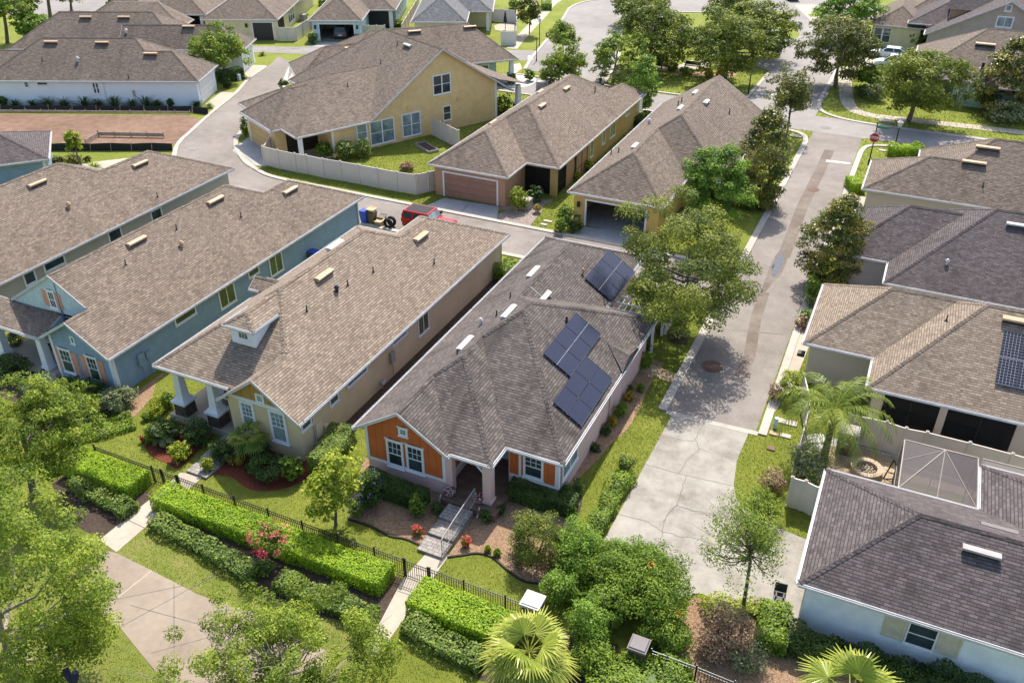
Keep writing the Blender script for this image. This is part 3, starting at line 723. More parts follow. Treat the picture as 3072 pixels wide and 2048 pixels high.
def tree(name, label, box, base, mat='l_oak', kind='oak', bark='bark', group='trees of the streets and yards', dens=1.0, cat='tree', k='D', clump=0.2, tr=None, leaf=None, seed=0, aspect=0.5, flowers=None, rzs=1.0, limbs=9, asp_y=1.0):
    rng = np.random.default_rng(abs(int(1000 + seed + box[0] * 7 + box[1])))
    base = np.array(base if not isinstance(base[0], str) else W(*base)); c, rx, rz, dist = span(box, base, k); rz *= rzs
    if c[2] - rz < 0.25: rz = max(0.3, c[2] - 0.25) if c[2] - rz < -0.5 else rz
    root = empty(name, tuple(base), label, cat, group)
    sz = leaf or max(0.13, dist * 0.0030)
    nl = int(min(60000, dens * 3.6 * 4 * math.pi * (rx * rx + 2 * rx * rz) / 3 / (sz * sz * aspect)))
    X, nr, tone, cl = crown_points(rng, c, rx, rx * asp_y, rz, kind, nl, clump)
    keep = X[:, 2] > 0.1; X, nr, tone = X[keep], nr[keep], tone[keep]
    leaf_object('crown', X, nr, sz, tone, mat, root, base, aspect, rng)
    mb = MB(*base); r0 = tr or max(0.07, rx * 0.055); fork = base + (c - base) * [.35, .35, 0]; fork[2] = max(0.4, (c[2] - rz * .55))
    top = c + np.array([0, 0, rz * .45])
    mb.tube([base - [0, 0, .1], base + [0, 0, .25], (base + fork) / 2 + rng.normal(0, .06, 3) * [1, 1, 0], fork, (fork + top) / 2 + rng.normal(0, .12, 3), top], [r0 * 1.5, r0 * 1.08, r0 * .9, r0 * .8, r0 * .45, r0 * .12], 8)
    for i in rng.permutation(len(cl))[:limbs * (2 if kind == 'sparse' else 1)]:
        e = cl[i]; s0 = fork + (top - fork) * max(0, min(.75, (e[2] - fork[2]) / (rz * 2.2 + .01)))
        if kind == 'cone': s0 = np.array([c[0], c[1], max(.3, e[2] - .3)])
        m = (s0 + e) / 2 + rng.normal(0, .1, 3) + [0, 0, -.08 * rx]
        mb.tube([s0, m, e], [r0 * .42, r0 * .27, r0 * .07], 6)
        if kind == 'sparse':
            for _ in range(2):
                e2 = e + rng.normal(0, .3, 3) * rx * .5 + [0, 0, .1]; mb.tube([m, (m + e2) / 2 + rng.normal(0, .05, 3), e2], [r0 * .16, r0 * .1, r0 * .035], 5)
    mb.build('trunk', M[bark], root, True)
    if flowers:
        fm, fn, fs = flowers; d = sph(fn * 3, rng); d = d[d[:, 2] > -.1][:fn]
        F = c + d * [rx, rx, rz] * rng.uniform(.85, 1.05, (len(d), 1)); I = np.repeat(np.arange(len(d)), 14); Q = F[I] + rng.normal(0, fs, (len(I), 3))
        leaf_object('flowers', Q, d[I], fs * 1.2, rng.random(len(I)), fm, root, base, .8, rng)
    return root
def shrub(name, label, box, mat='l_hedge', k='D', group='shrubs and garden plants', dens=1.0, cat='shrub', leaf=None, flowers=None, back=0.7, lumps=None, clump=0.26, aspect=0.55, stem='bark', seed=0, flat=1.0):
    """a bush standing on the ground: its bottom edge in the view is its near edge"""
    rng = np.random.default_rng(abs(int(5000 + seed + box[0] * 3 + box[1] * 5)))
    x0, y0, x1, y1 = box; s = ZT[k][2]
    g = np.array(W(k, (x0 + x1) / 2, y1)); dist = math.dist(g, (0, 0, CAM_H)); rx = (x1 - x0) * s * dist / FPX / 2
    base = g + np.array([HEAD[0], HEAD[1], 0]) * rx * back
    t = np.array([0, 0, CAM_H]) ; d = ray(k, (x0 + x1) / 2, y0); q = (base[0] * HEAD[0] + base[1] * HEAD[1] ) / (d[0] * HEAD[0] + d[1] * HEAD[1])
    H = max(0.25, (CAM_H + d[2] * q) * flat + rx * .1); rz = H * .56; c = base + [0, 0, H * .48]
    root = empty(name, tuple(base), label, cat, group)
    sz = leaf or max(0.10, dist * 0.0026); A = 4 * math.pi * (rx * rx + 2 * rx * rz) / 3
    nl = int(min(14000, max(60, dens * 2.4 * A / (sz * sz * aspect))))
    X, nr, tone, cl = crown_points(rng, c, rx, rx * .95, rz, 'round', nl, clump); keep = X[:, 2] > 0.02; X, nr, tone = X[keep], nr[keep], tone[keep]
    leaf_object('foliage', X, nr, sz, tone, mat, root, base, aspect, rng)
    mb = MB(*base)
    for i in rng.permutation(len(cl))[:7]: mb.tube([base + [0, 0, -.05], (base + cl[i]) / 2 + rng.normal(0, .04, 3), cl[i]], [.035, .025, .012], 5)
    mb.build('stem', M[stem], root)
    if flowers:
        fm, fn, fs = flowers; dd = sph(fn * 3, rng); dd = dd[dd[:, 2] > 0.0][:fn]; F = c + dd * [rx, rx, rz]
        I = np.repeat(np.arange(len(dd)), 9); Q = F[I] + rng.normal(0, fs, (len(I), 3)); leaf_object('flowers', Q, dd[I], fs * 1.4, rng.random(len(I)), fm, root, base, .8, rng)
    return root
def hedge(name, label, line, width, h, mat='l_lime', leaf=0.11, dens=1.0, group='clipped hedges', rough=0.045, cat='hedge', round_=0.12, wob=0.025, z0=0.0, bare=None):
    """a clipped hedge along a line on the ground"""
    rng = np.random.default_rng(int(abs(line[0][0] * 31 + line[0][1] * 17 + h * 100))); line = [np.array(p[:2], float) for p in line]
    L = [np.linalg.norm(b - a) for a, b in zip(line, line[1:])]; T = sum(L); hw = width / 2
    per = 2 * h + width; A = T * per + 2 * width * h; n = int(min(42000, dens * 3.2 * A / (leaf * leaf * .55)))
    u = rng.uniform(-hw * .0, T, n); w = rng.uniform(0, per, n)
    y = np.where(w < h, -hw, np.where(w < h + width, w - h - hw, hw)); z = np.where(w < h, w, np.where(w < h + width, h, per - w))
    ny = np.where(w < h, -1.0, np.where(w < h + width, 0, 1.0)); nz = np.where((w >= h) & (w < h + width), 1.0, 0.15)
    ec = rng.random(n) < (2 * width * h) / A   # the two ends
    ye = rng.uniform(-hw, hw, n); ze = rng.uniform(0, h, n); ue = np.where(rng.random(n) < .5, 0.0, T)
    u = np.where(ec, ue, u); y = np.where(ec, ye, y); z = np.where(ec, ze, z); nu = np.where(ec, np.where(ue == 0, -1.0, 1.0), 0.0); ny = np.where(ec, 0, ny); nz = np.where(ec, .15, nz)
    # round the shoulders
    ex = np.maximum(0, np.abs(y) - (hw - round_)); ez = np.maximum(0, z - (h - round_)); r = np.sqrt(ex ** 2 + ez ** 2); f = np.where(r > round_, round_ / np.maximum(r, 1e-6), 1)
    y = np.sign(y) * (np.abs(y) - ex * (1 - f)); z = z - ez * (1 - f)
    dep = rng.exponential(rough, n); wv = wob * (np.sin(u * 2.1 + y * 3) + np.sin(u * 4.7 + z * 5 + 1) + np.sin(u * 0.9 + 2))
    y = y - ny * dep + wv * ny; z = np.maximum(0.02, z - np.clip(nz, 0, 1) * dep + wv * nz); u = u - nu * dep
    cum = np.concatenate([[0], np.cumsum(L)]); seg = np.clip(np.searchsorted(cum, np.clip(u, 0, T - 1e-6), 'right') - 1, 0, len(L) - 1)
    A0 = np.array(line)[seg]; B0 = np.array(line)[seg + 1]; dr = (B0 - A0) / np.array(L)[seg][:, None]; nm = np.stack([-dr[:, 1], dr[:, 0]], 1)
    # offsets measured so that -y is the right-hand side of the line
    XY = A0 + dr * (u - cum[seg])[:, None] + nm * y[:, None]
    X = np.stack([XY[:, 0], XY[:, 1], z + z0], 1); Nn = np.stack([nm[:, 0] * ny + dr[:, 0] * nu, nm[:, 1] * ny + dr[:, 1] * nu, nz], 1)
    tone = 0.5 + 0.16 * np.sin(u * 3.3) * np.sin(y * 7 + u) + 0.12 * np.sin(u * .7 + 1) + rng.normal(0, .2, n)
    mid = line[len(line) // 2] if len(line) > 2 else (line[0] + line[1]) / 2; base = (mid[0], mid[1], z0)
    root = empty(name, base, label, cat, group); leaf_object('foliage', X, Nn, leaf, tone, mat, root, base, .55, rng)
    core = MB(*base); i = 0.16
    core.ribbon([tuple(p) for p in [line[0] + (line[1] - line[0]) / L[0] * i] + line[1:-1] + [line[-1] - (line[-1] - line[-2]) / L[-1] * i]], -hw + i, hw - i, z0, z0 + h - i * 2.2)
    me = core.build('dark_core', M[mat], root); at = me.data.attributes.new('tone', 'FLOAT', 'FACE'); at.data.foreach_set('value', [0.15] * len(me.data.polygons))  # solid filler core, the hedge's inner shade painted as a dark leaf tone
    return root
def blade_object(name, quads, tone, mat, parent, org):
    V = np.array(quads, float) - np.array(org); n = len(V)
    me = bpy.data.meshes.new(name); me.vertices.add(n * 4); me.vertices.foreach_set('co', V.ravel()); me.loops.add(n * 4)
    me.loops.foreach_set('vertex_index', np.arange(n * 4, dtype=np.int32)); me.polygons.add(n); me.polygons.foreach_set('loop_start', np.arange(0, n * 4, 4, dtype=np.int32))
    at = me.attributes.new('tone', 'FLOAT', 'FACE'); at.data.foreach_set('value', np.clip(tone, 0, 1).astype(np.float32)); me.update(calc_edges=True)
    return link(name, me, M[mat], parent)
def feather_palm(name, label, base, h, nf, L, mat='l_palm', seed=0, droop=1.0, lw=0.035, group='palms', trunk=0.17, cat='palm', leafl=0.5):
    rng = np.random.default_rng(seed); base = np.array(base); top = base + [0, 0, h]; root = empty(name, tuple(base), label, cat, group)
    mb = MB(*base); mb.tube([base, base + [0, 0, h * .5], top], [trunk * 1.25, trunk, trunk * .85], 10); mb.build('trunk', M['bark'], root, True)
    for i in range(nf):
        a = 6.283 * i / nf + rng.uniform(-.25, .25); el = rng.uniform(-.1, 1.2); Lf = L * rng.uniform(.8, 1.1); P = []; 
        hd = np.array([math.cos(a), math.sin(a), 0])
        for t in np.linspace(0, 1, 12):
            ang = el - droop * 1.75 * t ** 1.3; q = P[-1] if P else top
            P.append(q + (hd * math.cos(ang) + np.array([0, 0, math.sin(ang)])) * Lf / 11 if len(P) else top.copy())
        P = np.array(P); mbf = MB(*base); mbf.tube([tuple(p) for p in P], list(np.linspace(.03, .008, 12)), 5)
        fr = mbf.build('frond', M['l_palm'], root); at = fr.data.attributes.new('tone', 'FLOAT', 'FACE'); at.data.foreach_set('value', [.75] * len(fr.data.polygons))
        Q = []; tn = []; side = np.cross(hd, [0, 0, 1]); tw = rng.uniform(-.5, .5); dead = rng.uniform(-.12, .2)
        for t in np.linspace(.12, 1, 46):
            j = min(10, int(t * 11)); fpt = P[j] + (P[j + 1] - P[j]) * (t * 11 - j); dr = P[j + 1] - P[j]; dr /= np.linalg.norm(dr)
            ll = leafl * (math.sin(math.pi * (t * .86 + .1)) ** .7) * rng.uniform(.8, 1.1)
            for sg in (-1, 1):
                d = side * sg * .75 + dr * .55 + np.array([0, 0, .25 * math.sin(tw + sg) - .1]) + rng.normal(0, .12, 3); d /= np.linalg.norm(d)
                m = fpt + d * ll * .55; e = m + (d + np.array([0, 0, -.75 * droop])) * ll * .5; w = dr * lw
                Q.append([fpt - w * .4, fpt + w * .4, m + w * .6, m - w * .6]); Q.append([m - w * .6, m + w * .6, e + w * .1, e - w * .1]); v = rng.uniform(.25, .7) + dead; tn += [v, v + .12]
        blade_object('leaflets', Q, np.array(tn), mat, fr, base)
    return root
def fan_palm(name, label, base, h, nf, pet, rad, mat='l_sabal', seed=0, group='palms', trunk=0.2, nb=26, lift=(-.5, 1.2)):
    rng = np.random.default_rng(seed); base = np.array(base); top = base + [0, 0, h]; root = empty(name, tuple(base), label, 'palm', group)
    mb = MB(*base); mb.tube([base, base + [0, 0, h * .6], top], [trunk, trunk * .95, trunk], 10); mb.build('trunk', M['bark'], root, True)
    for i in range(nf):
        a = 2.399963 * i + rng.uniform(-.2, .2); el = lift[0] + (lift[1] - lift[0]) * (i + .5) / nf + rng.uniform(-.3, .3); hd = np.array([math.cos(a), math.sin(a), 0])
        d0 = hd * math.cos(el) + np.array([0, 0, math.sin(el)]); p1 = top + d0 * pet * .5; d1 = hd * math.cos(el - .35) + np.array([0, 0, math.sin(el - .35)]); p2 = p1 + d1 * pet * .5
        mbf = MB(*base); mbf.tube([tuple(top), tuple(p1), tuple(p2)], [.03, .022, .016], 5); fr = mbf.build('frond', M[mat], root)
        at = fr.data.attributes.new('tone', 'FLOAT', 'FACE'); at.data.foreach_set('value', [.8] * len(fr.data.polygons))
        side = np.cross(d1, [0, 0, 1]); side /= np.linalg.norm(side) + 1e-9; nrm = np.cross(side, d1); R = rad * rng.uniform(.85, 1.1); Q = []; tn = []; v0 = rng.uniform(.2, .7)
        for j in range(nb):
            b = -2.05 + 4.1 * j / (nb - 1); d = d1 * math.cos(b) + side * math.sin(b) - nrm * .12 * abs(b); d /= np.linalg.norm(d); l = R * (1 - .16 * abs(b) / 2) * rng.uniform(.92, 1.06)
            w = (side * math.cos(b) - d1 * math.sin(b)); ww = l * 4.1 / nb * .5; fold = nrm * ww * .35 * (1 if j % 2 else -1)
            m = p2 + d * l * .6 - np.array([0, 0, .03]); e = p2 + d * l + np.array([0, 0, -.3 * l * rng.uniform(.5, 1.3)])
            Q.append([p2 - w * .008, p2 + w * .008, m + w * ww * .56 + fold, m - w * ww * .56]); Q.append([m - w * ww * .56, m + w * ww * .56 + fold, e + w * .008, e - w * .008])
            v = v0 * min(1, .55 + i / nf) + rng.normal(0, .1); tn += [v, v + .22]
        blade_object('fan_blades', Q, np.array(tn), mat, fr, base)
    return root
def grass_clump(name, label, k, x, y, rad, h, mat='l_hedge', n=90, group='ornamental grasses', seed=0, cat='plant', lw=0.03):
    rng = np.random.default_rng(abs(seed + int(x))); base = np.array(W(k, x, y)); root = empty(name, tuple(base), label, cat, group); Q = []; tn = []
    for i in range(n):
        a = rng.uniform(0, 6.283); el = rng.uniform(.35, 1.5); hd = np.array([math.cos(a), math.sin(a), 0]); l = (h + rad) * .62 * rng.uniform(.7, 1.1); w = np.array([-hd[1], hd[0], 0]) * lw
        p0 = base + hd * rad * .12; p1 = p0 + (hd * math.cos(el) + np.array([0, 0, math.sin(el)])) * l * .6; p2 = p1 + (hd * math.cos(el - .8) + np.array([0, 0, math.sin(el - .8)])) * l * .5
        Q.append([p0 - w * .6, p0 + w * .6, p1 + w, p1 - w]); Q.append([p1 - w, p1 + w, p2 + w * .1, p2 - w * .1]); v = rng.uniform(.2, .8); tn += [v, v]
    blade_object('blades', Q, np.array(tn), mat, root, base); return root
# ------------------------------------------------------------------ ground, roads, paths
def P_(*pts, k='D'): return [W(k, *p)[:2] for p in pts]
g = MB(); g.sheet([(-700, -200), (700, -200), (700, 900), (-700, 900)], 0); struct('ground', g, M['grass'])
PAVED = []
def pave(name, pts, mat, z):
    if mat not in ('grass_dry', 'grass'): PAVED.append(np.array([p[:2] for p in pts]))
    return struct(name, MB().sheet(pts, z), M[mat])
def curve(pts, n=8):
    """a smooth line through points"""
    P = [np.array(p, float) for p in pts]; out = []
    for i in range(len(P) - 1):
        p0, p1, p2, p3 = P[max(i - 1, 0)], P[i], P[i + 1], P[min(i + 2, len(P) - 1)]
        for t in np.linspace(0, 1, n, endpoint=False):
            out.append(tuple(.5 * ((2 * p1) + (-p0 + p2) * t + (2 * p0 - 5 * p1 + 4 * p2 - p3) * t * t + (-p0 + 3 * p1 - 3 * p2 + p3) * t ** 3)))
    return out + [tuple(P[-1])]
def kerb(pts, w=0.45, h=0.09, z=0.0): return struct('kerb', MB().ribbon(pts, 0, w, z, h), M['kerb'])
# front road between the houses
road = pave('road', [(-8.9, 38.95), (-3.9, 39.15), (-4.2, 91), (-8.9, 91)], 'asphalt', 0.010)
kl = [(-8.75, 38.9), (-8.8, 52.0)]; kerb(kl, 0.5)
kerb([(-8.8, 57.6), (-8.85, 87.3)] + curve([(-8.85, 87.3), (-9.2, 89.0), (-10.2, 90.2), (-12.0, 90.6)], 4)[1:], 0.5)
kerb([(-11.5, 90.6), (-27.2, 90.6), (-44.0, 90.6)][::1], 0.45)
kerb(curve([(14, 90.2), (2, 90.2), (-2.2, 89.6), (-3.7, 88.6), (-4.1, 86.5)], 5) + [(-4.05, 60), (-3.75, 39.0)], 0.45)
kerb([(-8.75, 38.65), (-3.75, 38.85)], 0.35, 0.03)
kerb([(-27, 91.05), (-4.2, 91.05), (-4.1, 91.0)][1:], 0.3, 0.022)
pave('street', [(-60, 90.9), (120, 90.9), (120, 96.2), (-9.5, 96.2), (-9.5, 160), (-17.4, 165), (-17.2, 96.9), (-60, 96.9)], 'asphalt2', 0.018)
tk = curve([(-9.8, 140), (-9.7, 112), (-9.7, 103), (-9.3, 99.2), (-8.0, 97.3), (-5.2, 96.2), (0, 95.75)], 6) + [(10, 95.7), (60, 95.7)]
kerb(tk[::-1], 0.45)
pave('street', [(-26, 160), (-18.5, 136), (-9.8, 118), (-9.8, 150), (-14, 175), (-22, 175)], 'asphalt2', 0.022)
pave('parking_bay', [(-17.3, 112.0), (-19.6, 113.5), (-19.9, 128), (-17.0, 131)], 'asphalt2', 0.026)
kerb(curve([(-25, 97.3), (-19, 97.6), (-17.6, 98.6), (-17.3, 101), (-17.1, 111.0)], 5), 0.4)
kerb([(-46, 97.3), (-25, 97.3)], 0.4)
# the alley behind the front row and its bend
al_in = curve([(-9.0, 57.5), (-30, 57.5), (-45, 57.5), (-50.5, 57.6), (-53.2, 58.5), (-56.1, 60.1), (-60.3, 64.2), (-63.8, 72), (-67.5, 81.2), (-71.8, 90)], 6)
al_out = curve([(-9.0, 52.9), (-30, 52.9), (-48, 52.9), (-55, 53.2), (-59.5, 55.4), (-62.9, 59.15), (-64.5, 61.5), (-65.5, 63.9), (-68.05, 70.2), (-70.4, 76.7), (-72.9, 82), (-74.6, 87.4), (-76.6, 92)], 6)
pave('alley', al_in + al_out[::-1], 'asphalt', 0.012)
kerb(al_in, -0.42); kerb(al_out[:-6], 0.42)
pave('alley', [(-104, 84.6), (-44.5, 104.4), (-46.8, 109.3), (-86, 93.8), (-104, 89)], 'asphalt2', 0.016)
cl = curve([(-44.8, 100), (-46.4, 106), (-48.5, 116), (-51.5, 129), (-53.4, 137), (-52.3, 143), (-47, 149), (-36, 154)], 6)
cr = curve([(-34, 97), (-36, 108), (-39, 118), (-41.5, 126), (-42.5, 133), (-40, 139), (-33, 142)], 6)
pave('street', cl + cr[::-1], 'asphalt2', 0.02); kerb(cl, 0.4); kerb(cr, -0.4)
pave('street', [(-55, 146), (-20, 148), (80, 150), (80, 160), (-60, 158)], 'asphalt2', 0.024)
pave('avenue', [rot2(x, y, 24.3) for x, y in ((-150, 140), (-62, 140), (-30, 168), (-30, 215), (-150, 215))], 'asphalt2', 0.02)
sid = curve([(-50.8, 108.5), (-52.8, 117), (-55.3, 129), (-57.5, 139), (-57, 147), (-50, 155)], 6)
struct('path', MB().ribbon(sid, -0.75, 0.75, 0.028), M['concrete_clean'])
# corner pavement at the upper right
sw = curve([W('d', 900, 590)[:2], W('d', 905, 700)[:2], W('d', 930, 840)[:2], W('d', 1050, 920)[:2], W('d', 1400, 970)[:2], W('d', 2349, 1075)[:2], (40, 99.5)], 6)
struct('path', MB().ribbon(sw, -0.75, 0.75, 0.03), M['concrete_clean'])
pave('driveway', P_((890, 560), (1010, 470), (1160, 470), (1160, 540), (1000, 540), (960, 640), (870, 640), k='d'), 'concrete_clean', 0.026)
pave('driveway', P_((490, 40), (660, 40), (740, 130), (745, 210), (700, 240), k='d'), 'concrete_clean', 0.028)
pave('grass_island', P_((600, 120), (650, 108), (725, 136), (625, 140), k='d'), 'grass', 0.034)
for q in (((220, 752), (345, 765), (345, 778), (215, 764)), ((750, 1295), (945, 1318), (940, 1330), (750, 1308))): struct('road_marking', MB().sheet(P_(*q, k='d'), 0.03), M['mark'])
struct('road_marking', MB().sheet(P_((540, 495), (585, 495), (585, 528), (540, 528), k='c'), 0.03), M['mark'])
# concrete pad in front, and its joints and cracks
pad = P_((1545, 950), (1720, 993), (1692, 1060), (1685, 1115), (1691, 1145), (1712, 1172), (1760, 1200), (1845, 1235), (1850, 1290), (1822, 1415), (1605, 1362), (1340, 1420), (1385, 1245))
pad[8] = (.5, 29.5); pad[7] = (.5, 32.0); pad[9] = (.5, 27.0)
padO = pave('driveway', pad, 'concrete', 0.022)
def line(parent, pts, w, z, mat='crack', name='crack'):
    rng = np.random.default_rng(len(pts) + int(abs(pts[0][0]) * 10)); P = []
    for a, b in zip(pts, pts[1:]):
        for t in np.linspace(0, 1, 7, endpoint=False): P.append((a[0] + (b[0] - a[0]) * t + (rng.normal(0, .025) if name == 'crack' else 0), a[1] + (b[1] - a[1]) * t + (rng.normal(0, .025) if name == 'crack' else 0)))
    o = MB().ribbon(P + [pts[-1]], -w / 2, w / 2, z).build(name, M[mat], parent); return o
for c in ([(1235, 550), (1160, 650), (1130, 730), (1150, 800), (1170, 830)], [(1130, 745), (1000, 745), (860, 705), (745, 685)], [(1170, 830), (1040, 945), (960, 1075)], [(1030, 1100), (990, 1250), (940, 1395), (860, 1470), (800, 1568)],
          [(940, 1395), (1080, 1445), (1200, 1490), (1330, 1500)], [(1170, 830), (1270, 860)]): line(padO, P_(*c, k='s'), 0.03, 0.026)
for c in ([(590, 975), (960, 1078), (1500, 1200)], ): line(padO, P_(*c, k='s'), 0.035, 0.026, name='joint')
for c in ([(940, 200), (1180, 265), (1320, 350), (1420, 375), (1600, 405), (1780, 470)], [(1320, 355), (1280, 460), (1200, 530)], [(1475, 0), (1430, 130), (1340, 230), (1310, 350)], [(1430, 140), (1600, 185), (1760, 210)]): line(padO, P_(*c, k='p'), 0.03, 0.027)
# stains, puddle and covers on the road
line(road, P_((1905, 345), (1880, 400), (1845, 470), (1800, 590)), 0.9, 0.014, 'stain', 'stain')
struct('puddle', MB().sheet(curve(P_((400, 575), (370, 570), (335, 620), (310, 690), (312, 745), (330, 760), (365, 720), (400, 660), (412, 600), k='h'), 4), 0.016), M['puddle'])
struct('stain', MB().sheet(curve(P_((450, 545), (390, 535), (330, 600), (285, 700), (250, 800), (215, 885), (250, 890), (320, 800), (380, 740), (430, 640), k='h'), 4), 0.0135), M['stain'])
def manhole(label, k, x, y, r=0.42, mat='stain', ring='kerb', z=0.02):
    b = W(k, x, y, z); t = empty('manhole_cover', b, label, 'manhole cover', 'covers set into the roads'); m = MB(*b); m.lathe(b[0], b[1], [(r, z), (r, z + .012), (r * .9, z + .016)], 20); m.build('lid', M[mat], t)
    q = MB(*b); n = 20
    for j in range(n):
        a0, a1 = 2 * math.pi * j / n, 2 * math.pi * (j + 1) / n; q.poly([(b[0] + r * f * math.cos(a), b[1] + r * f * math.sin(a), z + .002) for f, a in ((1.01, a0), (1.3, a0), (1.3, a1), (1.01, a1))])
    q.build('collar', M[ring], t)
M['rust'] = m_ground('rusty_iron', [(0.09, 0.05, 0.035), (0.16, 0.095, 0.07), (0.22, 0.15, 0.12)], (1, 6, 30), (.3, .4, .3), .4, .01)
manhole('reddish iron cover in the tree shadow on the front road', 'l', 1722, 1170, .5, 'rust', 'rust')
manhole('round cover in the bend of the alley by the building lot', 'a', 1710, 1308, .5, 'asphalt', 'asphalt2')
manhole('round cover at the street crossing near the young corner tree', 'd', 748, 1032, .5, 'asphalt', 'asphalt2')
manhole('round cover in the front road below the white stop line', 'd', 642, 1530, .45, 'rust', 'stain')
manhole('small dark cover beside the puddle on the front road', 'h', 145, 820, .3, 'stain', 'asphalt')
manhole('round cover on the back street by the blue garage house', 'b', 545, 425, .5, 'asphalt', 'asphalt')
# gutter pan on the right of the front road and pale strip beyond it
pave('pavement', [(-3.72, 39.0), (-2.85, 44.0), (-2.6, 52.5), (-2.75, 55.5), (-3.9, 55.5)], 'concrete_clean', 0.03)
pave('driveway', P_((895, 95), (1110, 105), (1080, 215), (830, 215), k='h'), 'concrete_clean', 0.027)
# drives in front of the garages
dbr = pave('driveway', P_((240, 425), (725, 500), (705, 630), (95, 490), k='g'), 'drive', 0.03)
pave('driveway', P_((1490, 675), (1860, 730), (2060, 790), (2010, 880), (1790, 850), (1340, 765), k='g'), 'drive', 0.03)
for c in ([(465, 472), (375, 570)],): line(dbr, P_(*c, k='g'), .05, .034, name='joint')
pave('driveway', P_((2070, 1300), (2190, 1210), (2300, 1270), (2349, 1470), (2250, 1460), k='a'), 'drive', 0.03)
pave('driveway', P_((2070, 1300), (2250, 1465), (2215, 1490), (2050, 1330), k='a'), 'concrete_clean', 0.034)
pave('driveway', P_((1810, 920), (1950, 810), (2080, 820), (1890, 965), k='a'), 'concrete_clean', 0.03)
pave('driveway', P_((2140, 640), (2225, 575), (2349, 580), (2200, 700), k='a'), 'concrete_clean', 0.03)
pave('driveway', P_((765, 372), (1070, 370), (1110, 380), (1000, 420), (640, 415), k='b'), 'drive', 0.03)
pave('driveway', P_((640, 1450), (1170, 1390), (930, 1490), k='a'), 'concrete_clean', 0.03)
pave('driveway', P_((500, 555), (470, 760), (395, 790), (440, 700), k='b'), 'kerb', 0.028)
# building lot
pave('dirt_lot', P_((-200, 1000), (1100, 1015), (1650, 1015), (1790, 1055), (1680, 1150), (1540, 1270), (745, 1275), (430, 1255), (-300, 1150), k='a'), 'dirt', 0.012)
# front gardens
pave('garden_bed', P_((1420, 800), (1480, 790), (1380, 860), (1340, 1010), (1270, 1085), (1180, 1180), (1050, 1150), (1150, 1000), k='i'), 'mulch', 0.012)
pave('garden_bed', P_((0, 700), (200, 640), (320, 770), (480, 830), (900, 900), (1100, 1000), (1180, 1180), (900, 1370), (640, 1300), (300, 1100), (0, 1000), k='i'), 'mulch_dark', 0.010)
pave('garden_bed', curve(P_((100, 180), (80, 200), (110, 280), (180, 360), (300, 410), (410, 450), (640, 230), (720, 150), (660, 80), (300, 60), (100, 180), k='r'), 3), 'mulch_red', 0.014)
pave('garden_bed', curve(P_((640, 440), (620, 490), (780, 520), (880, 540), (970, 610), (1100, 655), (1300, 640), (1450, 590), (1600, 510), (1560, 400), (1480, 330), (1200, 290), (900, 220), (800, 250), (700, 350), k='r'), 3), 'mulch_red', 0.014)
bedL = P_((2000, 380), (2080, 380), (2349, 480), k='r')
pave('garden_bed', curve(P_((275, 620), (330, 680), (850, 860), (930, 960), (1020, 1000), (900, 1200), (815, 1440), (640, 1370), (400, 1280), (330, 1230), (170, 1200), (150, 1090), (230, 800), k='k'), 3), 'mulch', 0.014)
pave('garden_bed', curve(P_((1010, 1530), (1150, 1510), (1270, 1495), (1400, 1530), (1530, 1640), (1680, 1740), (1850, 1750), (1990, 1650), (2060, 1380), (2130, 1200), (2180, 1040), (2160, 960), (2000, 900), (1500, 800), (1400, 1080), (1210, 1200), (1100, 1350), k='k'), 3), 'mulch', 0.014)
pave('garden_bed', [(-11.45, 29.8)] + curve(P_((120, 960), (190, 880), (300, 755), (440, 635), (560, 430), (640, 240), (760, 20), k='s'), 3) + [(-10.2, 43.6), (-11.45, 43.6)], 'mulch', 0.016)
pave('garden_bed', [(-24.25, 30.2), (-20.95, 31.0), (-20.95, 50.6), (-24.25, 50.4)], 'mulch_dark', 0.01)
pave('garden_bed', P_((705, 515), (860, 545), (1010, 640), (1130, 480), (1380, 340), (1500, 200), (1460, 180), (1230, 400), (950, 430), (800, 500), (710, 620), (1000, 690), (1050, 600), k='g')[:5] + P_((1380, 340), (1200, 440), (960, 430), (800, 470), k='g'), 'gravel', 0.014)
pave('garden_bed', P_((710, 620), (985, 690), (1110, 530), (860, 520), (720, 560), k='g'), 'gravel', 0.016)
# foreground: paths, plaza, dry grass
pa = pave('path', P_((415, 1085), (470, 1092), (268, 1268), (228, 1240), (365, 1130)), 'concrete_clean', 0.018)
pb = pave('path', P_((987, 1262), (1032, 1275), (865, 1510), (835, 1500), (925, 1330)), 'concrete_clean', 0.018)
for a, b in (((285, 1190), (338, 1215)), ((336, 1135), (372, 1150))): line(pa, P_(a, b), .04, .022, name='joint')
for a, b in (((913, 1357), (962, 1372)), ((955, 1320), (1003, 1330))): line(pb, P_(a, b), .04, .022, name='joint')
pave('dry_verge', P_((-60, 1130), (250, 1180), (610, 1380), (900, 1420), (830, 1580), (-60, 1620)), 'grass_dry', 0.006)
plz = pave('plaza', P_((240, 1262), (268, 1270), (345, 1308), (455, 1365), (615, 1420), (760, 1500), (700, 1640), (470, 1640), (360, 1545), (275, 1440), (205, 1405), (150, 1330)), 'expo', 0.02)
line(plz, P_((349, 1310), (196, 1432)), .05, .024, 'concrete_clean', 'joint')
for a, b in (((285, 1435), (530, 1300)), ((345, 1500), (640, 1420)), ((300, 1390), (700, 1500)), ((400, 1340), (400, 1560)), ((520, 1390), (540, 1600)), ((250, 1380), (420, 1345))): line(plz, P_(a, b), .035, .024, name='joint')
pave('garden_bed', curve(P_((120, 1110), (180, 1090), (360, 1140), (305, 1205), (240, 1240), (150, 1190)), 2), 'mulch_dark', 0.012)
pave('garden_bed', P_((330, 1180), (365, 1140), (930, 1330), (880, 1440), (640, 1400), (560, 1335)), 'mulch_dark', 0.012)
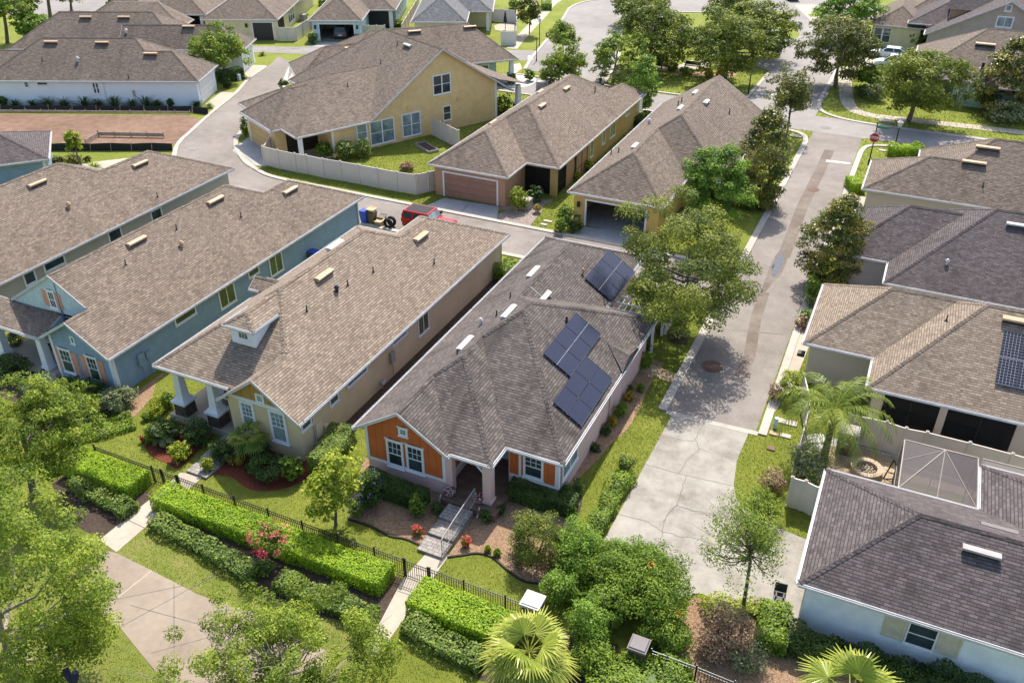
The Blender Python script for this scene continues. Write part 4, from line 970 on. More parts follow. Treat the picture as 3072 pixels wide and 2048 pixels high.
pave('garden_bed', P_((910, 1400), (950, 1340), (1200, 1420), (1420, 1480), (1420, 1640), (1100, 1560)), 'mulch_dark', 0.012)
pave('garden_bed', P_((1590, 1370), (1830, 1420), (2352, 1600), (2300, 1700), (1700, 1700), (1540, 1480)), 'mulch', 0.012)
# patio by the small walled yard
pave('patio', P_((770, 920), (950, 900), (1330, 1010), (1320, 1240), (1100, 1200), (745, 1100), k='m'), 'paver_tan', 0.03)
pave('pebble_bed', P_((560, 820), (700, 810), (900, 880), (1370, 1000), (1330, 1030), (950, 920), (770, 930), (740, 1000), (550, 960), k='m'), 'gravel_white', 0.024)
pave('patio', [(1.2, 38.4), (12, 38.4), (12, 41.9), (1.2, 41.9)], 'paver_tan', 0.02)
pave('patio', P_((395, 570), (470, 560), (490, 610), (430, 650), (395, 640), k='c'), 'concrete_clean', 0.03)
pave('pebble_bed', curve(P_((370, 770), (500, 770), (590, 740), (610, 700), (560, 660), (400, 660), (340, 720), k='c'), 3), 'gravel_white', 0.026)
pave('garden_bed', curve(P_((1600, 600), (1800, 600), (2000, 640), (2349, 620), (2349, 680), (2050, 680), (1800, 640), k='c'), 2), 'mulch', 0.02)
pave('path', P_((1600, 575), (1780, 580), (1900, 570), (1910, 545), (2060, 525), (2150, 560), (2100, 610), (1800, 610), k='c'), 'concrete_clean', 0.024)
pave('patio', P_((240, 230), (330, 195), (420, 200), (430, 275), (300, 275), (250, 265), k='c'), 'concrete_clean', 0.024)

M['edging'] = m_plain('black_bed_edging', (.04, .032, .028), .8)
for q in ([(130, 1195), (330, 1262), (500, 1345), (640, 1372), (815, 1448)], [(1005, 1532), (1150, 1512), (1270, 1497), (1400, 1532), (1530, 1642), (1680, 1742), (1850, 1752), (1990, 1652), (2062, 1382), (2132, 1202), (2182, 1042), (2165, 960)]):
    struct('bed_edging', MB().ribbon(curve(P_(*q, k='k'), 4), -.04, .04, 0, .07), M['edging'])
line(road, P_((1690, 835), (2349, 890), k='l'), .03, .0145, name='joint'); line(road, P_((95, 1190), (410, 1225), k='h'), .03, .0145, name='joint')
line(road, P_((1015, 1830), (1030, 1700), (1075, 1560), k='D')[:0] or P_((250, 880), (180, 1100), (130, 1400), (60, 1560), k='h'), .7, .0138, 'stain', 'stain')
# ------------------------------------------------------------------ houses
HG = 'houses of the neighbourhood'
# the pink and orange house with solar panels
h = PINK = House('house', 'pink house with orange boarded gable and two groups of dark blue solar panels', [
    Wing(-21.3, -16.1, 27.3, 40.0, L=.655, R=.655, z=2.9), Wing(-21.3, -13.95, 27.55, 40.0, L=.655, R=.655, F=.53, z=2.9),
    Wing(-21.3, -11.0, 29.1, 43.6, L=.655, R=.655, F=.49, B=.495, z=2.9), Wing(-21.3, -14.2, 38.0, 51.1, L=.655, R=.655, B=.5, z=2.9)], roof='r_old')
h.wall([(-20.9, 27.75), (-16.5, 27.75), (-16.5, 31.0), (-14.0, 31.0), (-14.0, 29.55), (-11.4, 29.55), (-11.4, 43.2), (-14.6, 43.2), (-14.6, 50.7), (-20.9, 50.7)], 'pink')
h.wall([(-20.87, 27.75), (-16.53, 27.75)], 'orange', 1.0, closed=False, off=.012, name='board_siding', drop=.08)
h.wall([(-16.5, 27.80), (-16.5, 30.97)], 'orange', 1.0, closed=False, off=.012, name='board_siding', drop=.08)
h.wall([(-13.95, 29.55), (-11.43, 29.55)], 'orange', 1.0, closed=False, off=.012, name='board_siding', drop=.08)
h.boards('F', 27.75, [(-20.93, -16.47, .86, 1.0), (-20.93, -20.77, 1.002, 3.0), (-16.63, -16.47, 1.002, 3.0)]); h.boards('F', 29.55, [(-13.9, -11.37, .86, 1.0), (-11.56, -11.37, 1.002, 2.75), (-13.45, -13.33, 1.002, 2.75)])
h.boards('R', -16.5, [(27.72, 31.0, .86, 1.0), (27.72, 27.86, 1.002, 2.9)]); h.boards('R', -11.4, [(29.5, 30.0, .86, 1.0), (29.5, 29.64, 1.002, 2.75)])
for b in ((478, 505, 608, 742), (652, 555, 785, 790)):
    h.window('F', 27.75, h.pix('F', 27.7, 'k', b), 'sash', 'glass', cw=.12, grid=(3, 2, True), head=.06, d=.06)
h.window('F', 27.75, h.pix('F', 27.7, 'k', (588, 405, 635, 455)), 'fixed', 'glass_green', cw=.12, grid=(2, 2, False), head=.06, d=.06)
h.window('F', 29.55, h.pix('F', 29.5, 'k', (1692, 637, 1828, 840)), 'sash', 'glass', cw=.12, grid=(3, 2, True), d=.06)
h.window('R', -11.4, (30.1, 31.9, 1.1, 2.35), 'slide', 'glass_blind', cw=.1)
h.panel('door', 'F', 31.0, -15.7, -14.8, 0.45, 2.5, 'sky_wall', .04)
fl = h.mb(); fl.box(-16.45, -13.55, 27.05, 31.0, 0.0, 0.42); fl.build('porch_floor', M['paver_brown'], h.root)
cb = h.mb(); cb.box(-14.45, -14.02, 27.62, 28.05, .45, 2.78); cb.box(-14.5, -13.97, 27.57, 28.1, .45, .62); cb.build('porch_column', M['pink'], h.root)
cb = h.mb(); cb.box(-16.46, -16.1, 27.70, 28.05, .45, 2.78); cb.build('porch_column', M['pink'], h.root)
br = h.mb(); br.beam((-16.1, 27.9, 2.55), (-14.4, 27.9, 2.55), .18, .22); br.beam((-14.25, 28.0, 2.55), (-14.25, 29.5, 2.55), .18, .22); br.beam((-14.45, 27.9, 2.0), (-14.95, 27.9, 2.5), .1, .12); br.build('porch_beam', M['white'], h.root)
h.downspout(-11.4, 36.6, 1, 0, 2.8, 'vent_grey'); h.downspout(-11.4, 29.75, 1, 0, 2.8, 'vent_grey')
h.solar('t', [(1467, 568), (1255, 835), (1632, 712)], 3, 2); h.solar('t', [(1535, 852), (1327, 1160), (1710, 995)], 3, 2); h.solar('t', [(1685, 155), (1530, 345), (1860, 300)], 3, 2)
for x, y in ((1200, 300), (1040, 560), (755, 765)): h.roofbox('vent', 't', x, y, 1.45, .36, .17, 'vent_white')
h.roofbox('vent', 't', 1265, 470, 1.75, .3, .1, 'vent_white')
for x, y in ((1048, 462), (958, 582)): h.roofbox('p', 't', x, y, 0, .04, .35, 'pipe', 'pipe')
h.roofbox('f', 't', 855, 640, 0, .14, .42, 'vent_white', 'fan'); h.roofbox('f', 't', 1522, 310, 0, .1, .4, 'vent_tan', 'fan'); h.roofbox('p', 't', 1415, 615, 0, .06, .3, 'dark', 'pipe'); h.roofbox('p', 't', 703, 828, 0, .03, .25, 'pipe', 'pipe')
ck = h.mb(); A, B_, C_ = (-12.35, 38.0, 3.80), (-10.93, 36.7, 2.98), (-10.93, 38.2, 2.98)
ck.poly([(-12.3, 38.5, 3.79), (-10.95, 37.25, 2.98), (-10.95, 38.3, 3.45)]); ck.poly([(-12.3, 38.5, 3.79), (-10.95, 38.3, 3.45), (-10.95, 40.2, 2.98)]); ck.poly([(-10.95, 37.25, 2.9), (-10.95, 40.2, 2.9), (-10.95, 38.3, 3.45)])
ck.build('roof_cricket', M['r_old'], h.roof)
# tan house
h = TAN = House('house', 'tan stucco house with small white roof dormer and stone porch piers', [
    Wing(-33.5, -23.9, 26.85, 46.2, L=(3.4, .66), R=(2.8, .74), F=(3.4, .57), B=(3.4, .52)), Wing(-29.05, -23.9, 26.45, 36, L=.74, R=.74), Wing(-31.1, -23.9, 40, 50.65, L=.74, R=.74, B=.52),
    Wing(-29.95, -28.0, 28.75, 34.5, L=(5.78, .55), R=(5.78, .55), F=(5.78, .6), nosub=True), Wing(-33.95, -31.5, 35.2, 36.7, F=(3.75, .7), B=(3.75, .7))], roof='r_tan')
h.wall([(-28.7, 26.9), (-24.3, 26.9), (-24.3, 50.25), (-30.7, 50.25), (-30.7, 45.8), (-33.1, 45.8), (-33.1, 30.3), (-28.7, 30.3)], 'tan_wall')
h.wall([(-29.75, 29.0), (-28.2, 29.0), (-28.2, 33.5), (-29.75, 33.5)], 'white', 4.2, zt=5.9, name='dormer_wall')
h.window('F', 29.0, (-29.2, -28.65, 5.05, 5.62), 'fixed', 'glass', cw=.06, grid=(3, 2, False), d=.03)
h.wall([(-28.67, 26.9), (-24.33, 26.9)], 'ochre', 3.05, closed=False, off=.012, name='gable_boards', drop=.08)
h.boards('F', 26.9, [(-28.72, -24.28, 2.85, 3.05), (-27.55, -27.35, 1.0, 2.85)][:1])
for b in ((218, 780, 345, 1010), (475, 860, 622, 1120)):
    q = h.pix('F', 26.85, 'j', b); h.window('F', 26.9, (q[0], q[1], q[2] + .1, 2.7), 'sash', 'glass_blind', cw=.14, grid=(3, 3, True), d=.07)
h.window('F', 26.9, h.pix('F', 26.85, 'j', (352, 692, 402, 752)), 'fixed', 'glass', cw=.12, grid=(3, 3, False), d=.06)
for q in ((26.98, 27.75, 1.9, 2.32), (29.4, 30.15, 1.85, 2.3), (31.0, 32.9, 2.02, 2.38), (35.6, 37.2, 2.05, 2.38)): h.window('R', -24.3, (q[0] + .12, q[1], q[2], q[3]), 'fixed', 'glass_green', cw=.09)
h.window('R', -24.3, (38.6, 39.7, 1.05, 2.3), 'slide', 'glass_green', cw=.09)
el = h.mb(); h.bar(el, 'R', -24.3, 35.2, 35.6, 1.05, 1.75, .01, .2); el.tube([(-24.2, 35.4, 1.05), (-24.2, 35.4, .1)], .03); el.build('meter_box', M['vent_grey'], h.root)
el = h.mb(); el.tube([(-24.1, 34.0, .1), (-24.05, 34.0, .7)], .05); el.tube([(-24.05, 33.85, .5), (-24.05, 34.2, .5)], .13, 10); el.build('gas_meter', M['vent_grey'], h.root)
el = h.mb(); h.bar(el, 'R', -24.3, 28.0, 28.5, .75, 1.6, .01, .14); h.bar(el, 'R', -24.3, 28.62, 28.9, .9, 1.15, .01, .22); el.build('meter_box', M['tan_wall'], h.root)
pf = h.mb(); pf.box(-33.1, -28.72, 26.75, 30.3, 0, .38); pf.build('porch_floor', M['concrete_clean'], h.root)
for x in (-32.35, -30.05):
    p = h.mb(); p.taper(x, 27.25, 0, 1.15, .42, .38); o = p.build('porch_pier', M['stone'], h.root)
    p = h.mb(); p.taper(x, 27.25, 1.16, 1.3, .48, .48); p.taper(x, 27.25, 1.302, 1.5, .36, .3); p.taper(x, 27.25, 1.502, 3.2, .25, .17); p.build('porch_column', M['white'], o)
bm = h.mb(); bm.beam((-33.2, 27.25, 3.28), (-28.9, 27.25, 3.28), .3, .22); bm.build('porch_beam', M['white'], h.root)
h.panel('door', 'F', 30.3, -30.2, -29.2, .4, 2.5, 'ochre', .04)
h.downspout(-24.3, 27.95, 1, 0); h.downspout(-24.3, 50.05, 1, 0, 2.8, 'tan_wall'); h.downspout(-28.72, 27.0, 0, -1, 2.9)
for x, y in ((125, 540), (735, 305), (170, 385)): h.roofbox('vent', 'z1', *((142, 545), (735, 310), (220, 365))[(125, 735, 170).index(x)], 1.4, .4, .26, ('vent_tan', 'vent_tan', 'vent_white')[(125, 735, 170).index(x)])
for x, y in ((448, 520), (292, 600), (820, 470), (43, 760)): h.roofbox('p', 'z1', x, y, 0, .035, .35, 'pipe', 'pipe')
h.roofbox('f', 'z1', 226, 640, 0, .15, .4, 'dark', 'fan')
# blue house with coral shutters
h = BLUE = House('house', 'blue house with coral shutters and a shaded front porch', [
    Wing(-47.4, -36.9, 28.42, 49.4, L=.62, R=.62, B=.52), Wing(-42.3, -36.9, 26.8, 36, L=.62, R=.62), Wing(-44.1, -36.9, 42, 52.1, L=.62, R=.62, B=.52), Wing(-47.4, -42.05, 26.78, 28.49, F=(2.8, .4), nosub=True)], roof='r_tan2')
h.wall([(-41.9, 27.25), (-37.3, 27.25), (-37.3, 51.7), (-43.7, 51.7), (-43.7, 49), (-47, 49), (-47, 30.4), (-41.9, 30.4)], 'blue')
h.wall([(-47.0, 28.5), (-38.4, 28.5)], 'pale_blue', 3.38, closed=False, name='gable_boards')
q = h.pix('F', 28.45, 'i', (415, 75, 500, 215)); h.window('F', 28.5, q, 'sash', 'glass', cw=.1, grid=(3, 2, False), head=.08)
for u in (q[0] - .55, q[1] + .13): h.panel('shutter', 'F', 28.5, u, u + .42, q[2] - .05, q[3] + .05, 'coral')
for b in ((515, 580, 660, 790), (755, 650, 890, 860)):
    q = h.pix('F', 27.2, 'i', b); h.window('F', 27.25, q, 'sash', 'glass_green', cw=.09, grid=(3, 2, True), head=.1)
    for u in (q[0] - .56, q[1] + .12): h.panel('shutter', 'F', 27.25, u, u + .43, q[2] - .05, q[3] + .02, 'coral')
h.window('F', 27.25, h.pix('F', 27.2, 'i', (620, 478, 650, 525)), 'fixed', 'glass', cw=.1)
h.boards('F', 27.25, [(-41.95, -41.75, 0, 2.9), (-37.5, -37.25, 0, 2.9)]); h.boards('R', -37.3, [(27.2, 27.42, 0, 2.9), (51.5, 51.7, 0, 2.9)])
for q, kd in (((32.2, 33.8, 2.0, 2.4), 'fixed'), ((36.0, 37.3, 1.15, 2.4), 'slide'), ((41.0, 42.2, 1.1, 2.4), 'slide'), ((38.9, 39.8, 2.0, 2.4), 'fixed')):
    h.window('R', -37.3, q, kd, 'glass_green' if kd == 'slide' else 'glass', cw=.1)
el = h.mb(); h.bar(el, 'R', -37.3, 28.9, 29.35, 1.0, 1.75, .01, .16); h.bar(el, 'R', -37.3, 29.5, 29.85, 1.2, 1.6, .01, .12); el.tube([(-37.2, 29.1, 1), (-37.2, 29.1, .1)], .03); el.tube([(-37.2, 29.65, 1.2), (-37.2, 29.65, .1)], .03); el.build('meter_box', M['blue'], h.root)
pf = h.mb(); pf.box(-47, -41.92, 26.85, 30.4, 0, .35); pf.build('porch_floor', M['concrete_clean'], h.root)
for x in (-46.4, -42.75): p = h.mb(); p.taper(x, 27.2, .35, 2.7, .24, .19); p.taper(x, 27.2, .36, .6, .29, .29); p.build('porch_column', M['white'], h.root)
bm = h.mb(); bm.beam((-47.2, 27.2, 2.72), (-42.2, 27.2, 2.72), .26, .2); bm.build('porch_beam', M['white'], h.root)
h.panel('door', 'F', 30.4, -44.6, -43.6, .36, 2.45, 'rose', .04); h.downspout(-37.3, 51.5, 1, 0, 2.8, 'blue')
for x, y, k in ((100, 365, 'z3'), (603, 300, 'z3')): h.roofbox('vent', k, x, y, 1.4, .4, .26, 'vent_tan')
h.roofbox('vent', 'e', 1200, 960, 1.4, .4, .26, 'vent_tan')
for x, y in ((1110, 1160), (1558, 850), (2125, 740)): h.roofbox('p', 'e', x, y, 0, .035, .35, 'pipe', 'pipe')
h.roofbox('f', 'e', 1605, 1000, 0, .16, .4, 'vent_tan', 'fan')
# grey house at the left edge
h = House('house', 'grey house with a broad brown roof at the left edge of the row', [Wing(-61.4, -49.85, 26, 47.6, L=.6, R=.6, B=.52), Wing(-57.95, -49.85, 40, 52.45, L=.6, R=.6, B=.52)], roof='r_tan2')
h.wall([(-61, 26.5), (-50.25, 26.5), (-50.25, 52.05), (-57.55, 52.05), (-57.55, 47.2), (-61, 47.2)], 'grey_wall')
for q in ((32.3, 33.0, 1.7, 2.4), (33.9, 35.4, 1.95, 2.4), (39.4, 40.4, 1.2, 2.4), (43.5, 44.4, 1.3, 2.35)): h.window('R', -50.25, q, 'fixed', 'glass', cw=.12)
for x, y in ((325, 450), (1230, 275)): h.roofbox('vent', 'e', x, y, 1.4, .4, .26, 'vent_tan')
h.roofbox('f', 'e', 612, 660, 0, .17, .45, 'vent_tan', 'fan'); h.roofbox('p', 'e', 1388, 560, 0, .035, .35, 'pipe', 'pipe')
# small blue house behind it
h = House('house', 'blue sided house with a dark hipped roof beside the building lot', [Wing(-24, -8.5, 80.5, 88.3, L=.42, R=.42, F=.42, B=.42)], th=48, roof='r_purple')
h.wall([(-23.6, 80.9), (-8.9, 80.9), (-8.9, 87.9), (-23.6, 87.9)], 'blue'); h.boards('F', 80.9, [(-9.1, -8.86, 0, 2.7)])
# white house by the building lot
h = House('house', 'long white house behind the building lot with spiky plants along its wall', [Wing(-58.4, -38.2, 93.7, 103.9, L=.66, R=.72, F=.66, B=.66), Wing(-46, -34.9, 93.7, 100.7, F=.66, B=.66, R=.66), Wing(-66, -55.5, 95.6, 102.2, L=.6, F=.6, B=.6, z=2.8)], th=24.3, roof='r_brown')
h.wall([(-65, 96), (-58, 96), (-58, 94.1), (-35.3, 94.1), (-35.3, 100.3), (-38.6, 100.3), (-38.6, 103.5), (-65, 103.5)], 'white_wall')
for b, kd in (((213, 728, 250, 765), 'sash'), ((327, 728, 415, 748), 'fixed'), ((812, 735, 878, 820), 'twin')): h.window('F', 94.1, h.pix('F', 94.05, 'a', b), kd, 'glass', cw=.1)
h.garage('R', -35.3, 94.9, 99.5, 2.15, 'gdoor_white'); h.downspout(-45.4, 94.1, 0, -1)
eb = h.mb(); q = h.pix('F', 94.05, 'a', (1165, 798, 1195, 850)); h.bar(eb, 'F', 94.1, *q, .01, .15); eb.build('meter_box', M['vent_grey'], h.root)
for x, y in ((455, 375), (905, 380), (1330, 478)): h.roofbox('vent', 'a', x, y, 1.5, .45, .28, 'vent_tan')
h.roofbox('f', 'a', 690, 545, 0, .2, .5, 'vent_white', 'fan')
for x, y in ((375, 540), (1135, 690)): h.roofbox('p', 'a', x, y, 0, .04, .4, 'pipe', 'pipe')
h = House('house', 'second white house in the row, its long roof rising behind the first', [Wing(-62.5, -41.2, 107.3, 117.4, L=.66, R=.72, F=.66, B=.66), Wing(-49, -33.8, 107.3, 113.1, F=.78, B=.78, R=.66)], th=24.3, roof='r_brown')
h.wall([(-62, 107.7), (-34.2, 107.7), (-34.2, 112.7), (-41.6, 112.7), (-41.6, 117), (-62, 117)], 'white_wall'); h.garage('R', -34.2, 108.4, 112.0, 2.15, 'gdoor_white')
for x, y in ((760, 158), (1097, 160), (1665, 240)): h.roofbox('vent', 'a', x, y, 1.5, .45, .28, 'vent_tan')
h.roofbox('f', 'a', 1115, 290, 0, .2, .5, 'vent_white', 'fan')
h = House('house', 'rose walled house with white porch columns at the top of the picture', [Wing(-60, -49.2, 121.5, 142, L=.6, R=.6, F=.6), Wing(-52, -44.5, 127, 142, R=.6, F=.6, B=.6), Wing(-60, -45.2, 119.5, 124, L=.5, F=.5, R=.5)], th=24.3, roof='r_mid')
h.wall([(-59.5, 122), (-49.6, 122), (-49.6, 129.5), (-44.9, 129.5), (-44.9, 142), (-59.5, 142)], 'rose')
for x, y in ((-45.3, 127.5), (-48.5, 127.4)): p = h.mb(); p.taper(x, y, 0, 2.7, .22, .18); p.build('porch_column', M['white'], h.root)
h.screen('F', 129.5, -49.2, -46.0, .1, 2.4, 3)
h = House('house', 'pale yellow house with a black garage door near the top', [Wing(-44.2, -33.7, 123.9, 150, L=.6, R=.6, F=.6), Wing(-38.5, -33.0, 137, 143, R=.6, F=.6, B=.6)], th=24.3, roof='r_mid')
h.wall([(-43.8, 124.3), (-34.1, 124.3), (-34.1, 149), (-43.8, 149)], 'cream'); h.garage('F', 124.3, -37.3, -34.6, 2.3, 'gdoor_black')
for u in (131.5, 132.7, 133.9): h.window('R', -34.1, (u, u + 1.0, .7, 2.4), 'sash', 'glass', cw=.09)
h.screen('R', -34.1, 125.5, 128.6, .2, 2.3, 2); lm = h.mb(); lm.box(-38.3, -38.0, 124.05, 124.28, 1.7, 2.2); lm.build('wall_lamp', M['dark'], h.root)
h = House('house', 'light blue house with an open garage holding a grey car', [Wing(-29.4, -22.1, 123.5, 148, L=.66, R=.66, F=.62), Wing(-29.4, -18.4, 130.5, 148, L=.6, R=.6, F=.6)], th=24.3, roof='r_mid')
h.wall([(-29.0, 123.9), (-22.5, 123.9), (-22.5, 131.0), (-22.5, 133.5), (-18.8, 133.5), (-18.8, 148), (-29, 148)], 'sky_wall', opens={0: [(.95, 5.65, 0, 2.2)]})
t = h.mb(); h.bar(t, 'F', 123.9, -28.2, -28.05, 0, 2.35, 0, .06); h.bar(t, 'F', 123.9, -23.35, -23.2, 0, 2.35, 0, .06); h.bar(t, 'F', 123.9, -28.05, -23.35, 2.2, 2.35, 0, .06); t.build('door_trim', M['white'], h.root)
gi = h.mb(); gi.box(-28.98, -22.52, 131.2, 131.3, 0, 3.0); gi.box(-28.97, -22.53, 124, 131.2, .02, .05); gi.build('garage_interior', M['vent_grey'], h.root)
p = h.mb(); p.taper(-19.2, 131.2, 0, 2.7, .25, .25); p.build('porch_column', M['white'], h.root); h.screen('F', 131.3, -22.4, -19.5, .1, 2.4, 2)
for x in (-28.6, -22.85): lm = h.mb(); lm.box(x - .12, x + .12, 123.66, 123.88, 1.6, 2.1); lm.build('wall_lamp', M['dark'], h.root)
for u in (135.5, 138, 140.5): h.window('R', -18.8, (u, u + .9, 1.0, 2.3), 'sash', 'glass', cw=.09)
h = House('house', 'house with a slate grey roof beyond the white vinyl fence', [Wing(-15.3, -7.8, 122.8, 150, L=.66, R=.66, F=.62), Wing(-15.3, -4.5, 129.6, 150, L=.6, R=.6, F=.6)], th=24.3, roof='r_grey')
h.wall([(-14.9, 123.2), (-8.2, 123.2), (-8.2, 132.5), (-4.9, 132.5), (-4.9, 150), (-14.9, 150)], 'cream'); p = h.mb(); p.taper(-5.2, 130.2, 0, 2.7, .22, .22); p.build('porch_column', M['white'], h.root)
# big yellow gable house
h = YEL = House('house', 'large yellow house with a tall side gable and white windows', [
    Wing(-82.45, -75.3, 29.9, 40, L=.7, R=.7, F=.74), Wing(-85.3, -72.25, 30.9, 50, L=.48, R=.48, F=.53), Wing(-90, -72.2, 38.5, 55.4, F=.645, B=.64, L=.8)], th=-27.5, roof='r_mid')
h.wall([(-82.05, 30.3), (-75.7, 30.3), (-75.7, 34.6), (-72.65, 34.6), (-72.65, 53.6), (-89, 53.6), (-89, 40), (-82.05, 40)], 'yellow_wall')
h.garage('F', 30.3, -81.5, -76.6, 2.15, 'gdoor_tan')
p = h.mb(); p.box(-73.0, -72.65, 31.3, 31.65, 0, 2.7); p.build('porch_column', M['white'], h.root); h.screen('R', -75.7, 31.4, 34.5, .1, 2.5, 2)
bm = h.mb(); bm.beam((-72.8, 31.4, 2.65), (-72.8, 38.4, 2.65), .2, .2); bm.build('porch_beam', M['white'], h.root)
pf = h.mb(); pf.box(-75.68, -72.7, 31.2, 34.58, 0, .15); pf.build('porch_floor', M['concrete_clean'], h.root)
for b, kd in (((1088, 1098, 1180, 1235), 'sash'), ((1205, 1075, 1420, 1240), 'twin'), ((1490, 1010, 1650, 1180), 'twin'), ((1762, 668, 1912, 815), 'twin'), ((1852, 942, 1915, 1050), 'sash')):
    q = h.pix('R', -72.6, 'b', b)
    if kd == 'twin' or True:
        q = (q[0], q[1], q[2] + (.12 if kd == 'twin' else .05), q[3] - (.12 if kd == 'twin' else .05))
    h.window('R', -72.65, q, kd, 'glass_blind' if b[0] < 1500 else 'glass', cw=.11)
h.boards('R', -72.65, [(53.35, 53.62, 0, 3.9), (34.55, 34.75, 0, 2.8)]); h.roofbox('vent', 'b', 1540, 405, 1.2, .4, .25, 'vent_white')
for x, y in ((1540, 945), (1985, 868)):
    q = hit('b', x, y, 'x', -72.6, h.th); v = h.mb(); h.bar(v, 'R', -72.65, q[1] - .18, q[1] + .18, q[2] - .12, q[2] + .12, .01, .16); v.build('wall_vent', M['yellow_wall'], h.root)
for x, y in ((1445, 395), (1300, 560), (1010, 765)): h.roofbox('p', 'b', x, y, 0, .04, .4, 'pipe', 'pipe')
pp = h.mb(); pp.taper(-72.9, 56.6, 0, 1.0, .42, .4); o = pp.build('porch_pier', M['stone'], h.root); pp = h.mb(); pp.taper(-72.9, 56.6, 1.0, 1.2, .4, .4); pp.taper(-72.9, 56.6, 1.202, 3.0, .26, .2); pp.build('porch_column', M['white'], o)
h.w.append(Wing(-84, -72.2, 53.6, 57.6, B=(3.0, .3))); mbp = h.mb(); mbp.hexa([(-84, 53.62, 4.12), (-72.2, 53.62, 4.12), (-72.2, 57.4, 3.05), (-84, 57.4, 3.05), (-84, 53.62, 4.2), (-72.2, 53.62, 4.2), (-72.2, 57.4, 3.13), (-84, 57.4, 3.13)]); mbp.build('porch_roof', M['r_mid'], h.root)
# mint house behind it
h = House('house', 'mint green house half hidden behind the big yellow gable', [Wing(-104.4, -97.1, 10.6, 22, L=.66, R=.66, F=.62), Wing(-108.5, -97.1, 14.5, 36, L=.56, R=.56, F=.6, B=.75), Wing(-101, -95.4, 26.0, 30.2, F=.6, B=.6, R=.7)], th=-45, roof='r_mid')
h.wall([(-104, 11), (-97.5, 11), (-97.5, 33.4), (-101, 33.4), (-108, 33.4), (-108, 15), (-104, 15)], 'mint')
p = h.mb(); p.taper(-97.6, 35.3, 0, 1.0, .4, .38); o = p.build('porch_pier', M['stone'], h.root); p = h.mb(); p.taper(-97.6, 35.3, 1, 1.2, .42, .42); p.taper(-97.6, 35.3, 1.2, 2.7, .26, .2); p.build('porch_column', M['white'], o)
h.window('R', -97.5, (31.6, 32.4, 1.6, 2.3), 'fixed', 'glass_green', cw=.12)
for x, y, m_ in ((1040, 428, 'vent_tan'), (1595, 285, 'vent_tan'), (2082, 243, 'vent_tan')): h.roofbox('vent', 'b', x, y, 1.5, .45, .28, m_)
# brown garage house and open garage house
h = House('house', 'brown walled house with a closed brown garage door and screened porch', [Wing(-35.9, -28.55, 60.15, 72, L=.635, R=.635, F=.68), Wing(-35.9, -25.6, 63.85, 84.6, L=.63, R=.63, F=.63, B=.63), Wing(-29.6, -25.6, 74, 87.2, L=.63, R=.63, B=.7)], roof='r_tan2', trim='vent_white')
h.wall([(-35.5, 60.55), (-28.95, 60.55), (-28.95, 66.6), (-26.0, 66.6), (-26.0, 86.8), (-29.2, 86.8), (-29.2, 84.2), (-35.5, 84.2)], 'brown_wall')
h.garage('F', 60.55, *h.pix('F', 60.5, 'g', (240, 215, 705, 480))[:2], 2.12, 'gdoor_brown')
p = h.mb(); p.box(-26.55, -26.0, 64.3, 64.7, 0, 2.75); p.build('porch_column', M['olive_wall'], h.root)
p = h.mb(); p.box(-26.3, -26.0, 68.5, 68.8, 0, 2.75); p.build('porch_column', M['olive_wall'], h.root)
bm = h.mb(); bm.box(-28.9, -26.0, 64.3, 64.55, 2.4, 2.78); bm.box(-26.25, -26.0, 64.7, 71.6, 2.5, 2.78); bm.build('porch_beam', M['olive_wall'], h.root)
h.screen('F', 64.5, -28.9, -26.6, .1, 2.4, 2); h.screen('R', -26.06, 64.8, 68.4, .1, 2.5, 2); h.screen('R', -26.02, 68.9, 71.6, .1, 2.5, 2)
ow = h.mb(); h.bar(ow, 'R', -26.0, 71.7, 86.8, 0, 2.78, .005, .02); ow.build('side_wall', M['olive_wall'], h.root)
for q, kd in (((72.3, 72.9, .9, 2.25), 'fixed'), ((75.5, 76.1, 1.1, 2.25), 'fixed'), ((77.6, 79.0, 1.0, 2.3), 'slide'), ((82.0, 83.2, 1.9, 2.3), 'fixed')): h.window('R', -25.98, q, kd, 'glass_green', cw=.1)
bw = h.mb(); h.bar(bw, 'R', -25.98, 85.6, 86.6, 1.2, 2.9, 0, .3); bw.build('bay_window', M['white'], h.root)
for x, y in ((875, 785), (660, 935)): h.roofbox('vent', 'c', x, y, 1.2, .4, .22, 'vent_tan')
for x, y in ((650, 810), (230, 1080)): h.roofbox('vent', 'c', x, y, 1.2, .35, .15, 'vent_tan')
h.roofbox('p', 'c', 1130, 810, 0, .05, .5, 'pipe', 'pipe')
h = House('house', 'golden stucco house with an open empty garage beside the front road', [Wing(-23.05, -15.4, 59.55, 72, L=.635, R=.635, F=.6), Wing(-23.05, -12.4, 66.3, 84.7, L=.635, R=.635, F=.66)], roof='r_mid')
h.wall([(-22.65, 59.95), (-15.8, 59.95), (-15.8, 66.7), (-12.8, 66.7), (-12.8, 84.3), (-22.65, 84.3)], 'gold', opens={0: [(1.05, 5.8, 0, 2.15)]})
t = h.mb(); h.bar(t, 'F', 59.95, -21.75, -21.6, 0, 2.3, 0, .06); h.bar(t, 'F', 59.95, -16.85, -16.7, 0, 2.3, 0, .06); h.bar(t, 'F', 59.95, -21.6, -16.85, 2.15, 2.3, 0, .06); t.build('door_trim', M['white'], h.root)
gi = h.mb(); gi.box(-22.63, -15.82, 66.6, 66.7, 0, 3); gi.box(-22.62, -15.83, 59.96, 66.6, .032, .05); gi.build('garage_interior', M['drive'], h.root)
lm = h.mb(); lm.box(-22.35, -22.15, 59.72, 59.94, 1.55, 1.95); lm.build('wall_lamp', M['dark'], h.root)
h.window('F', 66.7, (-14.9, -13.9, 1.0, 2.3), 'sash', 'glass', cw=.1)
